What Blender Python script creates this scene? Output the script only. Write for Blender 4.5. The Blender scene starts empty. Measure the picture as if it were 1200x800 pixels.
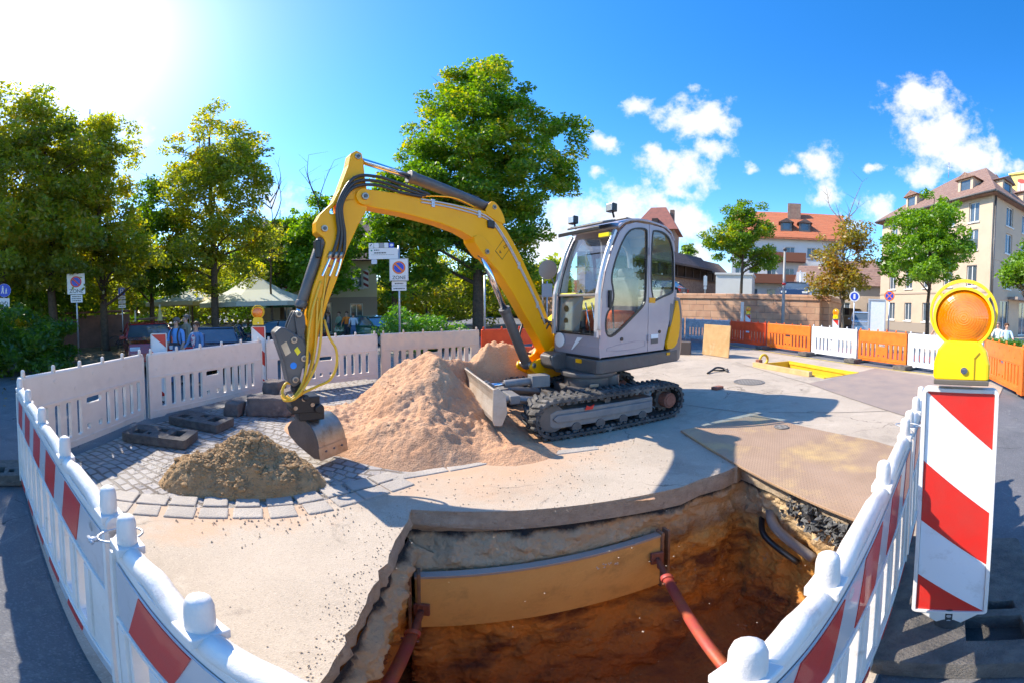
import bpy, bmesh, math, random
import numpy as np
from mathutils import Vector, Matrix, noise
from mathutils.geometry import tessellate_polygon
random.seed(7); rng = np.random.default_rng(11)
R = math.radians; PI = math.pi
scene = bpy.context.scene; COL = scene.collection
H_CAM = 1.52; PITCH = R(2.5); PPR = 450.0; H0 = 377.0
# survey helpers: bearings measured on a 1200x800 plan of the view, turned into world points at a real distance
def ray(x, y):
    az = (x - 600) / PPR; el = (H0 - y) / PPR
    X = math.sin(az) * math.cos(el); Y = math.cos(az) * math.cos(el); Z = math.sin(el)
    return Vector((X, Y * math.cos(PITCH) + Z * math.sin(PITCH), -Y * math.sin(PITCH) + Z * math.cos(PITCH)))
def at(x, r, y=357):
    d = ray(x, y); k = r / math.hypot(d.x, d.y); return Vector((d.x * k, d.y * k, H_CAM + d.z * k))
def sm(a, b, x):
    t = max(0., min(1., (x - a) / (b - a))); return t * t * (3 - 2 * t)
def terr(x, y):
    if x > -4.3: return 0.
    return -.45 * sm(4.3, 6.8, -x) * sm(.5, .85, y / (-x))

# ------------------------------------------------------------------ materials
MATS = {}
def M(name, col, rough=.6, metal=0., col2=None, scale=6., thr=(.35, .65), bump=0., bscale=40., coat=0., spec=.5, dirt=None, dscale=2., dthr=(.55, .75), sub=None):
    if name in MATS: return MATS[name]
    m = bpy.data.materials.new(name); m.use_nodes = True; nt = m.node_tree; N = nt.nodes; L = nt.links
    b = N['Principled BSDF']; b.inputs['Roughness'].default_value = rough; b.inputs['Metallic'].default_value = metal
    b.inputs['Coat Weight'].default_value = coat; b.inputs['Specular IOR Level'].default_value = spec
    b.inputs['Base Color'].default_value = (*col, 1)
    tc = N.new('ShaderNodeTexCoord'); out = None
    def nz(sc, det=6, rg=.6):
        n = N.new('ShaderNodeTexNoise'); n.inputs['Scale'].default_value = sc; n.inputs['Detail'].default_value = det; n.inputs['Roughness'].default_value = rg
        L.new(tc.outputs['Object'], n.inputs['Vector']); return n
    def mix(fac, a, bcol):
        x = N.new('ShaderNodeMix'); x.data_type = 'RGBA'; L.new(fac, x.inputs[0])
        if isinstance(a, tuple): x.inputs[6].default_value = (*a, 1)
        else: L.new(a, x.inputs[6])
        x.inputs[7].default_value = (*bcol, 1); return x.outputs[2]
    def rampf(src, lo, hi):
        r = N.new('ShaderNodeMapRange'); r.inputs[1].default_value = lo; r.inputs[2].default_value = hi; L.new(src, r.inputs[0]); return r.outputs[0]
    cur = col
    if col2: cur = mix(rampf(nz(scale).outputs[0], *thr), cur, col2)
    if dirt: cur = mix(rampf(nz(dscale, 10, .7).outputs[0], *dthr), cur, dirt)
    if cur is not col: L.new(cur, b.inputs['Base Color'])
    if bump:
        bp = N.new('ShaderNodeBump'); bp.inputs['Strength'].default_value = min(1, bump); bp.inputs['Distance'].default_value = .02 * max(1, bump)
        L.new(nz(bscale, 8, .65).outputs[0], bp.inputs['Height']); L.new(bp.outputs[0], b.inputs['Normal'])
    MATS[name] = m; return m
def brick_mat(name, c1, c2, mortar, w, h, msize=.012, coords='wall', bump=.5, rough=.85, dist=0., var=None, offset=.5):
    if name in MATS: return MATS[name]
    m = bpy.data.materials.new(name); m.use_nodes = True; nt = m.node_tree; N = nt.nodes; L = nt.links
    b = N['Principled BSDF']; b.inputs['Roughness'].default_value = rough
    tc = N.new('ShaderNodeTexCoord'); sx = N.new('ShaderNodeSeparateXYZ'); L.new(tc.outputs['Object'], sx.inputs[0])
    cx = N.new('ShaderNodeCombineXYZ')
    if coords == 'wall':
        ad = N.new('ShaderNodeMath'); L.new(sx.outputs[0], ad.inputs[0]); L.new(sx.outputs[1], ad.inputs[1]); L.new(ad.outputs[0], cx.inputs[0]); L.new(sx.outputs[2], cx.inputs[1])
    else:
        L.new(sx.outputs[0], cx.inputs[0]); L.new(sx.outputs[1], cx.inputs[1])
    vec = cx.outputs[0]
    if dist:
        n = N.new('ShaderNodeTexNoise'); n.inputs['Scale'].default_value = 1.3; L.new(vec, n.inputs['Vector'])
        va = N.new('ShaderNodeVectorMath'); va.operation = 'SCALE'; L.new(n.outputs[1], va.inputs[0]); va.inputs[3].default_value = dist
        vb = N.new('ShaderNodeVectorMath'); L.new(vec, vb.inputs[0]); L.new(va.outputs[0], vb.inputs[1]); vec = vb.outputs[0]
    br = N.new('ShaderNodeTexBrick'); L.new(vec, br.inputs['Vector']); br.inputs['Scale'].default_value = 1
    br.inputs['Brick Width'].default_value = w; br.inputs['Row Height'].default_value = h; br.inputs['Mortar Size'].default_value = msize; br.inputs['Mortar Smooth'].default_value = .3
    br.inputs['Color1'].default_value = (*c1, 1); br.inputs['Color2'].default_value = (*c2, 1); br.inputs['Mortar'].default_value = (*mortar, 1); br.offset = offset
    n2 = N.new('ShaderNodeTexNoise'); n2.inputs['Scale'].default_value = 3.; n2.inputs['Detail'].default_value = 8; L.new(tc.outputs['Object'], n2.inputs['Vector'])
    mx = N.new('ShaderNodeMix'); mx.data_type = 'RGBA'; mr = N.new('ShaderNodeMapRange'); mr.inputs[1].default_value = .4; mr.inputs[2].default_value = .75; mr.inputs[4].default_value = .6
    L.new(n2.outputs[0], mr.inputs[0]); L.new(mr.outputs[0], mx.inputs[0]); L.new(br.outputs[0], mx.inputs[6]); mx.inputs[7].default_value = (*(var or mortar), 1)
    L.new(mx.outputs[2], b.inputs['Base Color'])
    bp = N.new('ShaderNodeBump'); bp.inputs['Strength'].default_value = bump; bp.inputs['Distance'].default_value = .02
    inv = N.new('ShaderNodeMath'); inv.operation = 'SUBTRACT'; inv.inputs[0].default_value = 1; L.new(br.outputs[1], inv.inputs[1])
    n3 = N.new('ShaderNodeTexNoise'); n3.inputs['Scale'].default_value = 40; n3.inputs['Detail'].default_value = 5; L.new(tc.outputs['Object'], n3.inputs['Vector'])
    ad2 = N.new('ShaderNodeMath'); ad2.operation = 'MULTIPLY_ADD'; L.new(n3.outputs[0], ad2.inputs[0]); ad2.inputs[1].default_value = .5; L.new(inv.outputs[0], ad2.inputs[2])
    L.new(ad2.outputs[0], bp.inputs['Height']); L.new(bp.outputs[0], b.inputs['Normal'])
    MATS[name] = m; return m
def ground_mat(name, c1, c2, c3, speck=(.12, .11, .10), bump=.35, crack=True, spscale=95., sand=None):
    if name in MATS: return MATS[name]
    m = bpy.data.materials.new(name); m.use_nodes = True; nt = m.node_tree; N = nt.nodes; L = nt.links; b = N['Principled BSDF']; b.inputs['Roughness'].default_value = .88
    g = N.new('ShaderNodeNewGeometry'); P = g.outputs['Position']
    def nz(sc, det=6, rg=.6, dist=0):
        n = N.new('ShaderNodeTexNoise'); n.inputs['Scale'].default_value = sc; n.inputs['Detail'].default_value = det; n.inputs['Roughness'].default_value = rg; n.inputs['Distortion'].default_value = dist; L.new(P, n.inputs['Vector']); return n.outputs[0]
    def rm(src, a, b_, c=0, d=1):
        r = N.new('ShaderNodeMapRange'); r.inputs[1].default_value = a; r.inputs[2].default_value = b_; r.inputs[3].default_value = c; r.inputs[4].default_value = d; L.new(src, r.inputs[0]); return r.outputs[0]
    def mix(f, a, c):
        x = N.new('ShaderNodeMix'); x.data_type = 'RGBA'; L.new(f, x.inputs[0])
        for i, q in ((6, a), (7, c)):
            if isinstance(q, tuple): x.inputs[i].default_value = (*q, 1)
            else: L.new(q, x.inputs[i])
        return x.outputs[2]
    cur = mix(rm(nz(.9, 8, .65, .6), .35, .68), c1, c2); cur = mix(rm(nz(3.1, 10, .7), .56, .70, 0, .7), cur, c3)
    cur = mix(rm(nz(1.9, 9, .75, 1.5), .58, .66, 0, .5), cur, speck); cur = mix(rm(nz(.45, 10, .7, 2.5), .52, .60, 0, .38), cur, tuple(q * .62 for q in c2)); cur = mix(rm(nz(7, 8, .8, .5), .62, .70, 0, .4), cur, tuple(q * .5 for q in c2))
    v = N.new('ShaderNodeTexVoronoi'); v.inputs['Scale'].default_value = spscale; L.new(P, v.inputs['Vector']); sp = N.new('ShaderNodeSeparateXYZ'); L.new(v.outputs[1], sp.inputs[0])
    cur = mix(rm(sp.outputs[0], .8, .97, 0, .32), cur, speck); cur = mix(rm(sp.outputs[1], .8, .97, 0, .35), cur, tuple(min(.8, q * 1.25) for q in c1))
    if sand:
        for (sx_, sy_, r0, r1) in sand:
            d = N.new('ShaderNodeVectorMath'); d.operation = 'DISTANCE'; L.new(P, d.inputs[0]); d.inputs[1].default_value = (sx_, sy_, 0)
            a = N.new('ShaderNodeMath'); a.operation = 'MULTIPLY_ADD'; L.new(nz(2.4, 8, .7), a.inputs[0]); a.inputs[1].default_value = -1.6; L.new(d.outputs['Value'], a.inputs[2]); cur = mix(rm(a.outputs[0], r0 - .8, r1 - .8, .75, 0), cur, (.52, .32, .19))
    h = nz(70, 8, .7)
    if crack:
        ve = N.new('ShaderNodeTexVoronoi'); ve.feature = 'DISTANCE_TO_EDGE'; ve.inputs['Scale'].default_value = .55; wn = N.new('ShaderNodeTexNoise'); wn.inputs['Scale'].default_value = 2.5; wn.inputs['Detail'].default_value = 8; L.new(P, wn.inputs['Vector'])
        va = N.new('ShaderNodeVectorMath'); va.operation = 'MULTIPLY_ADD'; L.new(wn.outputs[1], va.inputs[0]); va.inputs[1].default_value = (.5, .5, .5); L.new(P, va.inputs[2]); L.new(va.outputs[0], ve.inputs['Vector'])
        ck = rm(ve.outputs[0], .0, .006, 1, 0); mk = rm(nz(.8, 4), .48, .56); mu = N.new('ShaderNodeMath'); mu.operation = 'MULTIPLY'; L.new(ck, mu.inputs[0]); L.new(mk, mu.inputs[1]); cur = mix(mu.outputs[0], cur, tuple(q * .35 for q in c2))
    L.new(cur, b.inputs['Base Color']); bp = N.new('ShaderNodeBump'); bp.inputs['Strength'].default_value = bump; bp.inputs['Distance'].default_value = .008
    ad = N.new('ShaderNodeMath'); ad.operation = 'MULTIPLY_ADD'; L.new(v.outputs[0], ad.inputs[0]); ad.inputs[1].default_value = .5; L.new(h, ad.inputs[2]); L.new(ad.outputs[0], bp.inputs['Height']); L.new(bp.outputs[0], b.inputs['Normal'])
    MATS[name] = m; return m
def leaf_mat(name, cols, trans=.35):
    m = bpy.data.materials.new(name); m.use_nodes = True; nt = m.node_tree; N = nt.nodes; L = nt.links
    N.remove(N['Principled BSDF']); out = N['Material Output']
    g = N.new('ShaderNodeNewGeometry'); r = N.new('ShaderNodeValToRGB'); L.new(g.outputs['Random Per Island'], r.inputs[0])
    tc = N.new('ShaderNodeTexCoord'); nz = N.new('ShaderNodeTexNoise'); nz.inputs['Scale'].default_value = .55; nz.inputs['Detail'].default_value = 3; L.new(tc.outputs['Object'], nz.inputs['Vector'])
    ma = N.new('ShaderNodeMath'); ma.operation = 'MULTIPLY_ADD'; L.new(nz.outputs[0], ma.inputs[0]); ma.inputs[1].default_value = 1.6; ma.inputs[2].default_value = -.55
    mb = N.new('ShaderNodeMath'); mb.operation = 'MULTIPLY_ADD'; L.new(g.outputs['Random Per Island'], mb.inputs[0]); mb.inputs[1].default_value = .55; L.new(ma.outputs[0], mb.inputs[2]); mb.use_clamp = True
    L.new(mb.outputs[0], r.inputs[0]); e = r.color_ramp.elements
    while len(e) < len(cols): e.new(.5)
    for i, c in enumerate(cols): e[i].position = i / (len(cols) - 1); e[i].color = (*c, 1)
    d = N.new('ShaderNodeBsdfDiffuse'); t = N.new('ShaderNodeBsdfTranslucent'); gl = N.new('ShaderNodeBsdfGlossy'); gl.inputs['Roughness'].default_value = .45
    hs = N.new('ShaderNodeHueSaturation'); hs.inputs['Hue'].default_value = .485; hs.inputs['Saturation'].default_value = 1.15; hs.inputs['Value'].default_value = 2.0; L.new(r.outputs[0], hs.inputs['Color'])
    L.new(r.outputs[0], d.inputs[0]); L.new(hs.outputs[0], t.inputs[0])
    m1 = N.new('ShaderNodeMixShader'); m1.inputs[0].default_value = trans; L.new(d.outputs[0], m1.inputs[1]); L.new(t.outputs[0], m1.inputs[2])
    m2 = N.new('ShaderNodeMixShader'); m2.inputs[0].default_value = .05; L.new(m1.outputs[0], m2.inputs[1]); L.new(gl.outputs[0], m2.inputs[2])
    L.new(m2.outputs[0], out.inputs[0]); MATS[name] = m; return m
def glass_mat(name, tint=(.9, .95, .95), refl=.12):
    m = bpy.data.materials.new(name); m.use_nodes = True; nt = m.node_tree; N = nt.nodes; L = nt.links
    N.remove(N['Principled BSDF']); t = N.new('ShaderNodeBsdfTransparent'); t.inputs[0].default_value = (*tint, 1); g = N.new('ShaderNodeBsdfGlossy'); g.inputs['Roughness'].default_value = .02
    f = N.new('ShaderNodeLayerWeight'); p_ = N.new('ShaderNodeMath'); p_.operation = 'POWER'; L.new(f.outputs['Facing'], p_.inputs[0]); p_.inputs[1].default_value = 4; a = N.new('ShaderNodeMath'); a.operation = 'MULTIPLY_ADD'; L.new(p_.outputs[0], a.inputs[0]); a.inputs[1].default_value = .6; a.inputs[2].default_value = refl * .5; a.use_clamp = True
    x = N.new('ShaderNodeMixShader'); L.new(a.outputs[0], x.inputs[0]); L.new(t.outputs[0], x.inputs[1]); L.new(g.outputs[0], x.inputs[2]); L.new(x.outputs[0], N['Material Output'].inputs[0]); MATS[name] = m; return m

concrete = ground_mat('concrete', (.48, .395, .305), (.385, .315, .24), (.55, .46, .36), (.21, .175, .14), .3, True, 170., [(-.7, 4.4, 1.2, 2.0), (-2.1, 2.3, .6, .95)])
asphalt = ground_mat('asphalt', (.15, .145, .15), (.11, .11, .115), (.21, .20, .185), (.28, .27, .26), .5, True, 120.)
slabedge = M('slab_edge', (.52, .41, .29), .9, col2=(.38, .29, .20), scale=9, bump=1.5, bscale=50, dirt=(.16, .12, .09), dscale=8, dthr=(.60, .72))
sandm = M('sand', (.61, .355, .205), .95, col2=(.51, .275, .15), scale=2.5, bump=1.2, bscale=34, dirt=(.62, .40, .25), dscale=6)
soilm = M('soil', (.52, .33, .16), .95, col2=(.38, .23, .105), scale=7, bump=1.4, bscale=45, dirt=(.42, .28, .15), dscale=12)
whitep = M('white_plastic', (.80, .68, .58), .5, col2=(.70, .59, .50), scale=5, thr=(.45, .8), dirt=(.40, .33, .27), dscale=3.2, dthr=(.64, .85), bump=.1, bscale=30)
whiteb = M('bright_white_plastic', (.8, .8, .8), .45, col2=(.72, .71, .70), scale=5, thr=(.5, .8))
whiten = M('near_white_plastic', (.74, .69, .645), .42, col2=(.64, .59, .545), scale=4, thr=(.4, .75), dirt=(.38, .31, .25), dscale=9, dthr=(.60, .82), bump=.2, bscale=55)
orangep = M('orange_plastic', (.85, .20, .02), .5, col2=(.78, .15, .015), scale=4)
redorp = M('red_orange_plastic', (.80, .085, .015), .5, col2=(.68, .06, .01), scale=4)
pinkp = M('sun_aged_plastic', (.80, .60, .44), .5, col2=(.66, .53, .43), scale=4, dirt=(.40, .28, .19), dscale=3, dthr=(.6, .8))
greyp = M('galvanised_sheet', (.36, .40, .46), .45, metal=.3, col2=(.55, .58, .62), scale=9, thr=(.4, .6))
redfoil = M('red_reflective', (.62, .02, .012), .38, coat=.3, col2=(.55, .03, .02), scale=12, bump=.08, bscale=200)
whitefoil = M('white_reflective', (.72, .73, .75), .35, coat=.3, dirt=(.50, .48, .46), dscale=7, bump=.05, bscale=200)
greyfoil = M('grey_reflective', (.50, .50, .52), .35, coat=.3, dirt=(.35, .33, .31), dscale=7)
rubber = M('black_rubber', (.035, .034, .034), .8, col2=(.08, .073, .065), scale=8, bump=.6, bscale=60)
recyc = M('recycled_rubber', (.09, .082, .076), .9, col2=(.17, .15, .13), scale=14, bump=1., bscale=70)
yellow = M('excavator_yellow', (.97, .43, .0), .42, coat=.08, spec=.3, col2=(.92, .39, .0), scale=3, dirt=(.40, .20, .03), dscale=4.5, dthr=(.68, .85))
yellow2 = M('lemon_yellow', (.90, .72, .01), .4, coat=.2)
lav = M('cab_grey', (.40, .345, .375), .38, coat=.3, metal=.1, col2=(.36, .31, .335), scale=2, dirt=(.36, .27, .22), dscale=5, dthr=(.68, .9))
silver = M('silver_grey', (.52, .52, .55), .32, metal=.4, coat=.3)
dkgrey = M('dark_grey_paint', (.085, .078, .076), .45, coat=.15, col2=(.14, .12, .11), scale=5, thr=(.45, .8), bump=.2, bscale=50)
midgrey = M('mid_grey_paint', (.16, .16, .17), .45, col2=(.24, .22, .20), scale=6, dirt=(.34, .24, .16), dscale=7, dthr=(.58, .8))
steel = M('worn_steel', (.50, .42, .35), .3, metal=.85, col2=(.36, .28, .22), scale=6, dirt=(.25, .14, .08), dscale=8, bump=.15, bscale=80)
chrome = M('chrome', (.75, .75, .78), .12, metal=1)
galv = M('galvanised_post', (.48, .49, .51), .4, metal=.5)
rust = M('rust', (.30, .11, .07), .8, col2=(.20, .07, .04), scale=12, bump=.4)
hosey = M('yellow_hose', (.80, .42, .01), .4, coat=.2)
hoseb = M('black_hose', (.04, .037, .037), .4)
black = M('black_trim', (.015, .015, .017), .4)
platem = M('blade_steel', (.50, .44, .37), .5, metal=.2, col2=(.40, .32, .25), scale=5, dirt=(.40, .28, .18), dscale=4, bump=.3)
trackm = M('track_rubber', (.06, .057, .055), .7, col2=(.25, .225, .20), scale=5, thr=(.5, .75), bump=.8, bscale=60)
wood = M('plywood', (.52, .33, .15), .75, col2=(.42, .25, .10), scale=3, bump=.3, bscale=25, dirt=(.60, .45, .28), dscale=2)
boardm = M('shoring_board', (.76, .47, .15), .65, col2=(.66, .38, .11), scale=2.2, thr=(.3, .75), dirt=(.42, .24, .08), dscale=3.5, dthr=(.52, .8), bump=.25, bscale=30)
strutm = M('strut_red', (.38, .05, .055), .5, col2=(.42, .10, .03), scale=6, dirt=(.25, .10, .05), dscale=10, bump=.2)
glassm = glass_mat('cab_glass'); winm = M('window_glass', (.05, .07, .09), .06, spec=.9, col2=(.10, .13, .16), scale=.5)
bark = M('bark', (.13, .09, .06), .9, col2=(.07, .05, .035), scale=9, bump=1, bscale=25)
barkl = M('light_bark', (.26, .21, .15), .9, col2=(.14, .11, .08), scale=9, bump=1, bscale=25)
def G(a, b=None, c=None): return [x for x in (a, b, c) if x]
lf_main = leaf_mat('foliage_green', [(.045, .12, .012), (.085, .20, .016), (.17, .28, .018), (.42, .36, .02)], .5)
lf_dark = leaf_mat('foliage_dark', [(.045, .10, .016), (.08, .16, .02), (.17, .26, .025)], .55)
lf_oliv = leaf_mat('foliage_olive', [(.11, .14, .03), (.18, .23, .035), (.29, .32, .045), (.46, .34, .05)], .66)
lf_brt = leaf_mat('foliage_bright', [(.08, .18, .012), (.13, .27, .018), (.21, .35, .022)], .45)
lf_brown = leaf_mat('foliage_autumn', [(.12, .17, .02), (.22, .21, .03), (.32, .23, .035), (.28, .12, .03)], .4)
lf_bush = leaf_mat('foliage_bush', [(.045, .14, .02), (.09, .23, .03), (.15, .30, .03)], .4)

# ------------------------------------------------------------------ mesh builder
class MB:
    def __init__(s): s.v = []; s.f = []; s.m = []; s.sm = []
    def add(s, vs, fs, mi=0, smooth=False):
        o = len(s.v); s.v += [Vector(v) for v in vs]; s.f += [tuple(i + o for i in f) for f in fs]; s.m += [mi] * len(fs); s.sm += [smooth] * len(fs); return s
    def box(s, c, d, rz=0., mi=0, rot=None):
        x, y, z = d[0] / 2, d[1] / 2, d[2] / 2; Mx = rot if rot is not None else Matrix.Rotation(rz, 3, 'Z'); c = Vector(c)
        vs = [c + Mx @ Vector((sx * x, sy * y, sz * z)) for sx in (-1, 1) for sy in (-1, 1) for sz in (-1, 1)]
        return s.add(vs, [(0, 1, 3, 2), (4, 6, 7, 5), (0, 4, 5, 1), (2, 3, 7, 6), (0, 2, 6, 4), (1, 5, 7, 3)], mi)
    def ext(s, loops, w0, w1, fn, mi=0, mi_side=None, smooth=False):
        """2D outline with holes, extruded between w0 and w1 and mapped by fn(u,v,w)"""
        tri = tessellate_polygon([[Vector((a, b, 0)) for a, b in lp] for lp in loops]); flat = [p for lp in loops for p in lp]; n = len(flat)
        ms = mi if mi_side is None else mi_side
        vs = [fn(a, b, w0) for a, b in flat] + [fn(a, b, w1) for a, b in flat]
        o = len(s.v); s.add(vs, [tuple(t) for t in tri] + [tuple(i + n for i in reversed(t)) for t in tri], mi)
        st = 0; fs = []
        for lp in loops:
            k = len(lp)
            for i in range(k):
                a = st + i; b = st + (i + 1) % k; fs.append((a + o, b + o, b + n + o, a + n + o))
            st += k
        s.f += fs; s.m += [ms] * len(fs); s.sm += [smooth] * len(fs); return s
    def tube(s, pts, r, seg=10, mi=0, cap=True):
        pts = [Vector(p) for p in pts]; n = len(pts); rs = r if isinstance(r, (list, tuple)) else [r] * n
        vs = []; up = None
        for i, p in enumerate(pts):
            t = (pts[min(i + 1, n - 1)] - pts[max(i - 1, 0)]).normalized()
            if up is None: up = Vector((0, 0, 1)) if abs(t.z) < .9 else Vector((1, 0, 0))
            a = (up - t * up.dot(t)).normalized(); b = t.cross(a); up = a
            vs += [p + (a * math.cos(2 * PI * k / seg) + b * math.sin(2 * PI * k / seg)) * rs[i] for k in range(seg)]
        fs = [(i * seg + k, i * seg + (k + 1) % seg, (i + 1) * seg + (k + 1) % seg, (i + 1) * seg + k) for i in range(n - 1) for k in range(seg)]
        s.add(vs, fs, mi, True)
        if cap: o = len(s.v) - n * seg; s.f += [tuple(o + k for k in reversed(range(seg))), tuple(o + (n - 1) * seg + k for k in range(seg))]; s.m += [mi] * 2; s.sm += [False] * 2
        return s
    def cyl(s, p0, p1, r, seg=16, mi=0, r1=None): return s.tube([p0, p1], [r, r if r1 is None else r1], seg, mi)
    def ball(s, c, r, seg=12, rings=8, mi=0, sc=(1, 1, 1)):
        c = Vector(c); vs = []; fs = []
        for i in range(rings + 1):
            th = PI * i / rings
            for k in range(seg): ph = 2 * PI * k / seg; vs.append(c + Vector((r * sc[0] * math.sin(th) * math.cos(ph), r * sc[1] * math.sin(th) * math.sin(ph), r * sc[2] * math.cos(th))))
        for i in range(rings):
            for k in range(seg): fs.append((i * seg + k, i * seg + (k + 1) % seg, (i + 1) * seg + (k + 1) % seg, (i + 1) * seg + k))
        return s.add(vs, fs, mi, True)
    def grid(s, f, nu, nv, mi=0, smooth=True):
        vs = [f(i / nu, j / nv) for i in range(nu + 1) for j in range(nv + 1)]
        fs = [(i * (nv + 1) + j, (i + 1) * (nv + 1) + j, (i + 1) * (nv + 1) + j + 1, i * (nv + 1) + j + 1) for i in range(nu) for j in range(nv)]
        return s.add(vs, fs, mi, smooth)
    def build(s, name, mats, parent=None, bevel=0., seg=2, label=None, cat=None, group=None, kind=None, loc=None, fix=True, rz=0.):
        me = bpy.data.meshes.new(name)
        off = Vector((0, 0, 0))
        if parent is not None:
            off = Vector(parent['org']) if 'org' in parent else off
        elif loc is not None: off = Vector(loc)
        me.from_pydata([tuple(v - off) for v in s.v], [], s.f)
        mats = mats if isinstance(mats, (list, tuple)) else [mats]
        for m in mats: me.materials.append(m)
        me.polygons.foreach_set('material_index', s.m); me.polygons.foreach_set('use_smooth', s.sm)
        if fix:
            bm = bmesh.new(); bm.from_mesh(me); bmesh.ops.remove_doubles(bm, verts=bm.verts, dist=1e-5); bmesh.ops.recalc_face_normals(bm, faces=bm.faces); bm.to_mesh(me); bm.free()
        me.update()
        o = bpy.data.objects.new(name, me); COL.objects.link(o)
        if parent is not None:
            o.parent = parent
            if 'org' in parent: o['org'] = tuple(parent['org'])
        elif loc is not None: o.location = off; o.rotation_euler.z = rz
        if bevel: b = o.modifiers.new('bevel', 'BEVEL'); b.width = bevel; b.segments = seg; b.limit_method = 'ANGLE'; b.angle_limit = R(35); b.harden_normals = False
        if label: o['label'] = label
        if cat: o['category'] = cat
        if group: o['group'] = group
        if kind: o['kind'] = kind
        return o
def empty(name, loc, label, cat, group=None, rz=0., world=False):
    """world=True: its parts are written in world coordinates"""
    o = bpy.data.objects.new(name, None); COL.objects.link(o); o.location = loc; o.rotation_euler.z = rz; o.empty_display_size = .2
    o['label'] = label; o['category'] = cat
    if group: o['group'] = group
    if world: o['org'] = tuple(loc)
    return o
def kids(o): return [c for c in o.children]
def copy_tree(o, parent=None):
    c = o.copy(); COL.objects.link(c)
    if parent is not None: c.parent = parent
    for ch in kids(o): copy_tree(ch, c)
    return c
def place(proto, used, loc, rz, label, group=None, sc=None):
    o = copy_tree(proto) if used else proto
    o.location = loc; o.rotation_euler.z = rz; o['label'] = label
    if group: o['group'] = group
    if sc: o.scale = sc
    return o
ID = lambda u, v, w: Vector((u, v, w))
WALL = lambda u, v, w: Vector((u, w, v))
def rect(x0, z0, x1, z1): return [(x0, z0), (x1, z0), (x1, z1), (x0, z1)]
def circ(cx, cy, r, n=24, ry=None): return [(cx + r * math.cos(2 * PI * k / n), cy + (ry or r) * math.sin(2 * PI * k / n)) for k in range(n)]
def rrect(x0, y0, x1, y1, r, n=4):
    out = []
    for cx, cy, a0 in ((x1 - r, y0 + r, -PI / 2), (x1 - r, y1 - r, 0), (x0 + r, y1 - r, PI / 2), (x0 + r, y0 + r, PI)):
        out += [(cx + r * math.cos(a0 + PI / 2 * k / n), cy + r * math.sin(a0 + PI / 2 * k / n)) for k in range(n + 1)]
    return out
def smooth_loop(pts, it=2):
    for _ in range(it):
        q = []
        for i in range(len(pts)):
            a = pts[i]; b = pts[(i + 1) % len(pts)]
            q += [(a[0] * .75 + b[0] * .25, a[1] * .75 + b[1] * .25), (a[0] * .25 + b[0] * .75, a[1] * .25 + b[1] * .75)]
        pts = q
    return pts
def spline(pts, n=8):
    pts = [Vector(p) for p in pts]; P = [pts[0]] + pts + [pts[-1]]; out = []
    for i in range(1, len(P) - 2):
        for k in range(n):
            t = k / n; a, b, c, d = P[i - 1], P[i], P[i + 1], P[i + 2]
            out.append(.5 * ((2 * b) + (c - a) * t + (2 * a - 5 * b + 4 * c - d) * t * t + (3 * b - a - 3 * c + d) * t ** 3))
    return out + [pts[-1]]
def text_mesh(body, size, name, mat, parent, loc, rot, ext=.001, align='CENTER'):
    cu = bpy.data.curves.new('t', 'FONT'); cu.body = body; cu.size = size; cu.align_x = align; cu.align_y = 'CENTER'; cu.extrude = ext
    to = bpy.data.objects.new('t', cu); COL.objects.link(to); dg = bpy.context.evaluated_depsgraph_get(); me = bpy.data.meshes.new_from_object(to.evaluated_get(dg)); bpy.data.objects.remove(to)
    me.materials.clear(); me.materials.append(mat); o = bpy.data.objects.new(name, me); COL.objects.link(o); o.parent = parent; o.location = loc; o.rotation_euler = rot; return o

# ================================================================== GROUND
random.seed(3)
def jit(a, n, amp):   # broken edge between two points
    out = []
    for i in range(len(a) - 1):
        p, q = Vector(a[i]), Vector(a[i + 1])
        for k in range(n):
            t = k / n; v = p.lerp(q, t); out.append((v.x + random.uniform(-amp, amp), v.y + random.uniform(-amp, amp)))
    out.append(a[-1]); return out
left_edge = jit([(-.46, .50), (-.52, .87), (-.60, 1.34), (-.655, 1.9), (-.69, 2.5)], 7, .018)
back_edge = [(-.69, 2.5), (0, 2.565), (.61, 2.63), (1.3, 2.70)] + jit([(1.5, 2.76), (1.91, 2.87), (2.05, 2.90)], 3, .02)
right_edge = jit([(2.05, 2.90), (2.07, 2.2), (2.09, 1.55)], 6, .03)
near_edge = jit([(2.09, 1.55), (1.2, .98), (.3, .64), (-.46, .50)], 5, .01)
PIT = left_edge[:-1] + back_edge[:-1] + right_edge[:-1] + near_edge[:-1]
TRENCH = [(6.2, 5.8), (7.45, 5.8), (7.45, 8.4), (6.2, 8.4)]
# terrain: one sheet out to the horizon
mb = MB()
mb.ext([rect(-4, -1.2, 9, 9), PIT, TRENCH], 0, 0, lambda u, v, w: Vector((u, v, -.016)))
mb.f = [f for f in mb.f if len(f) == 3]; half = len(mb.f) // 2; mb.f = mb.f[:half]; mb.m = [0] * half; mb.sm = [False] * half
xs = [-900, -400, -200, -120, -80, -60, -45, -35, -28, -22, -18] + [-16 + .75 * i for i in range(16)] + [-4] + [-1, 2, 5.5, 9] + [12, 15, 20, 26, 34, 45, 60, 90, 140, 250, 500, 900]
ys = [-900, -400, -150, -60, -30, -15, -6, -3, -1.2] + [-.2 + .85 * i for i in range(11)] + [9] + [9.8, 11, 12.5, 14, 16, 18, 21, 25, 30, 38, 50, 70, 100, 160, 300, 900]
vs = [(x, y, terr(x, y) - .016) for x in xs for y in ys]; fs = []
ny = len(ys)
for i in range(len(xs) - 1):
    for j in range(ny - 1):
        if -4 <= xs[i] < 9 and -1.2 <= ys[j] < 9: continue
        fs.append((i * ny + j, (i + 1) * ny + j, (i + 1) * ny + j + 1, i * ny + j + 1))
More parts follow.
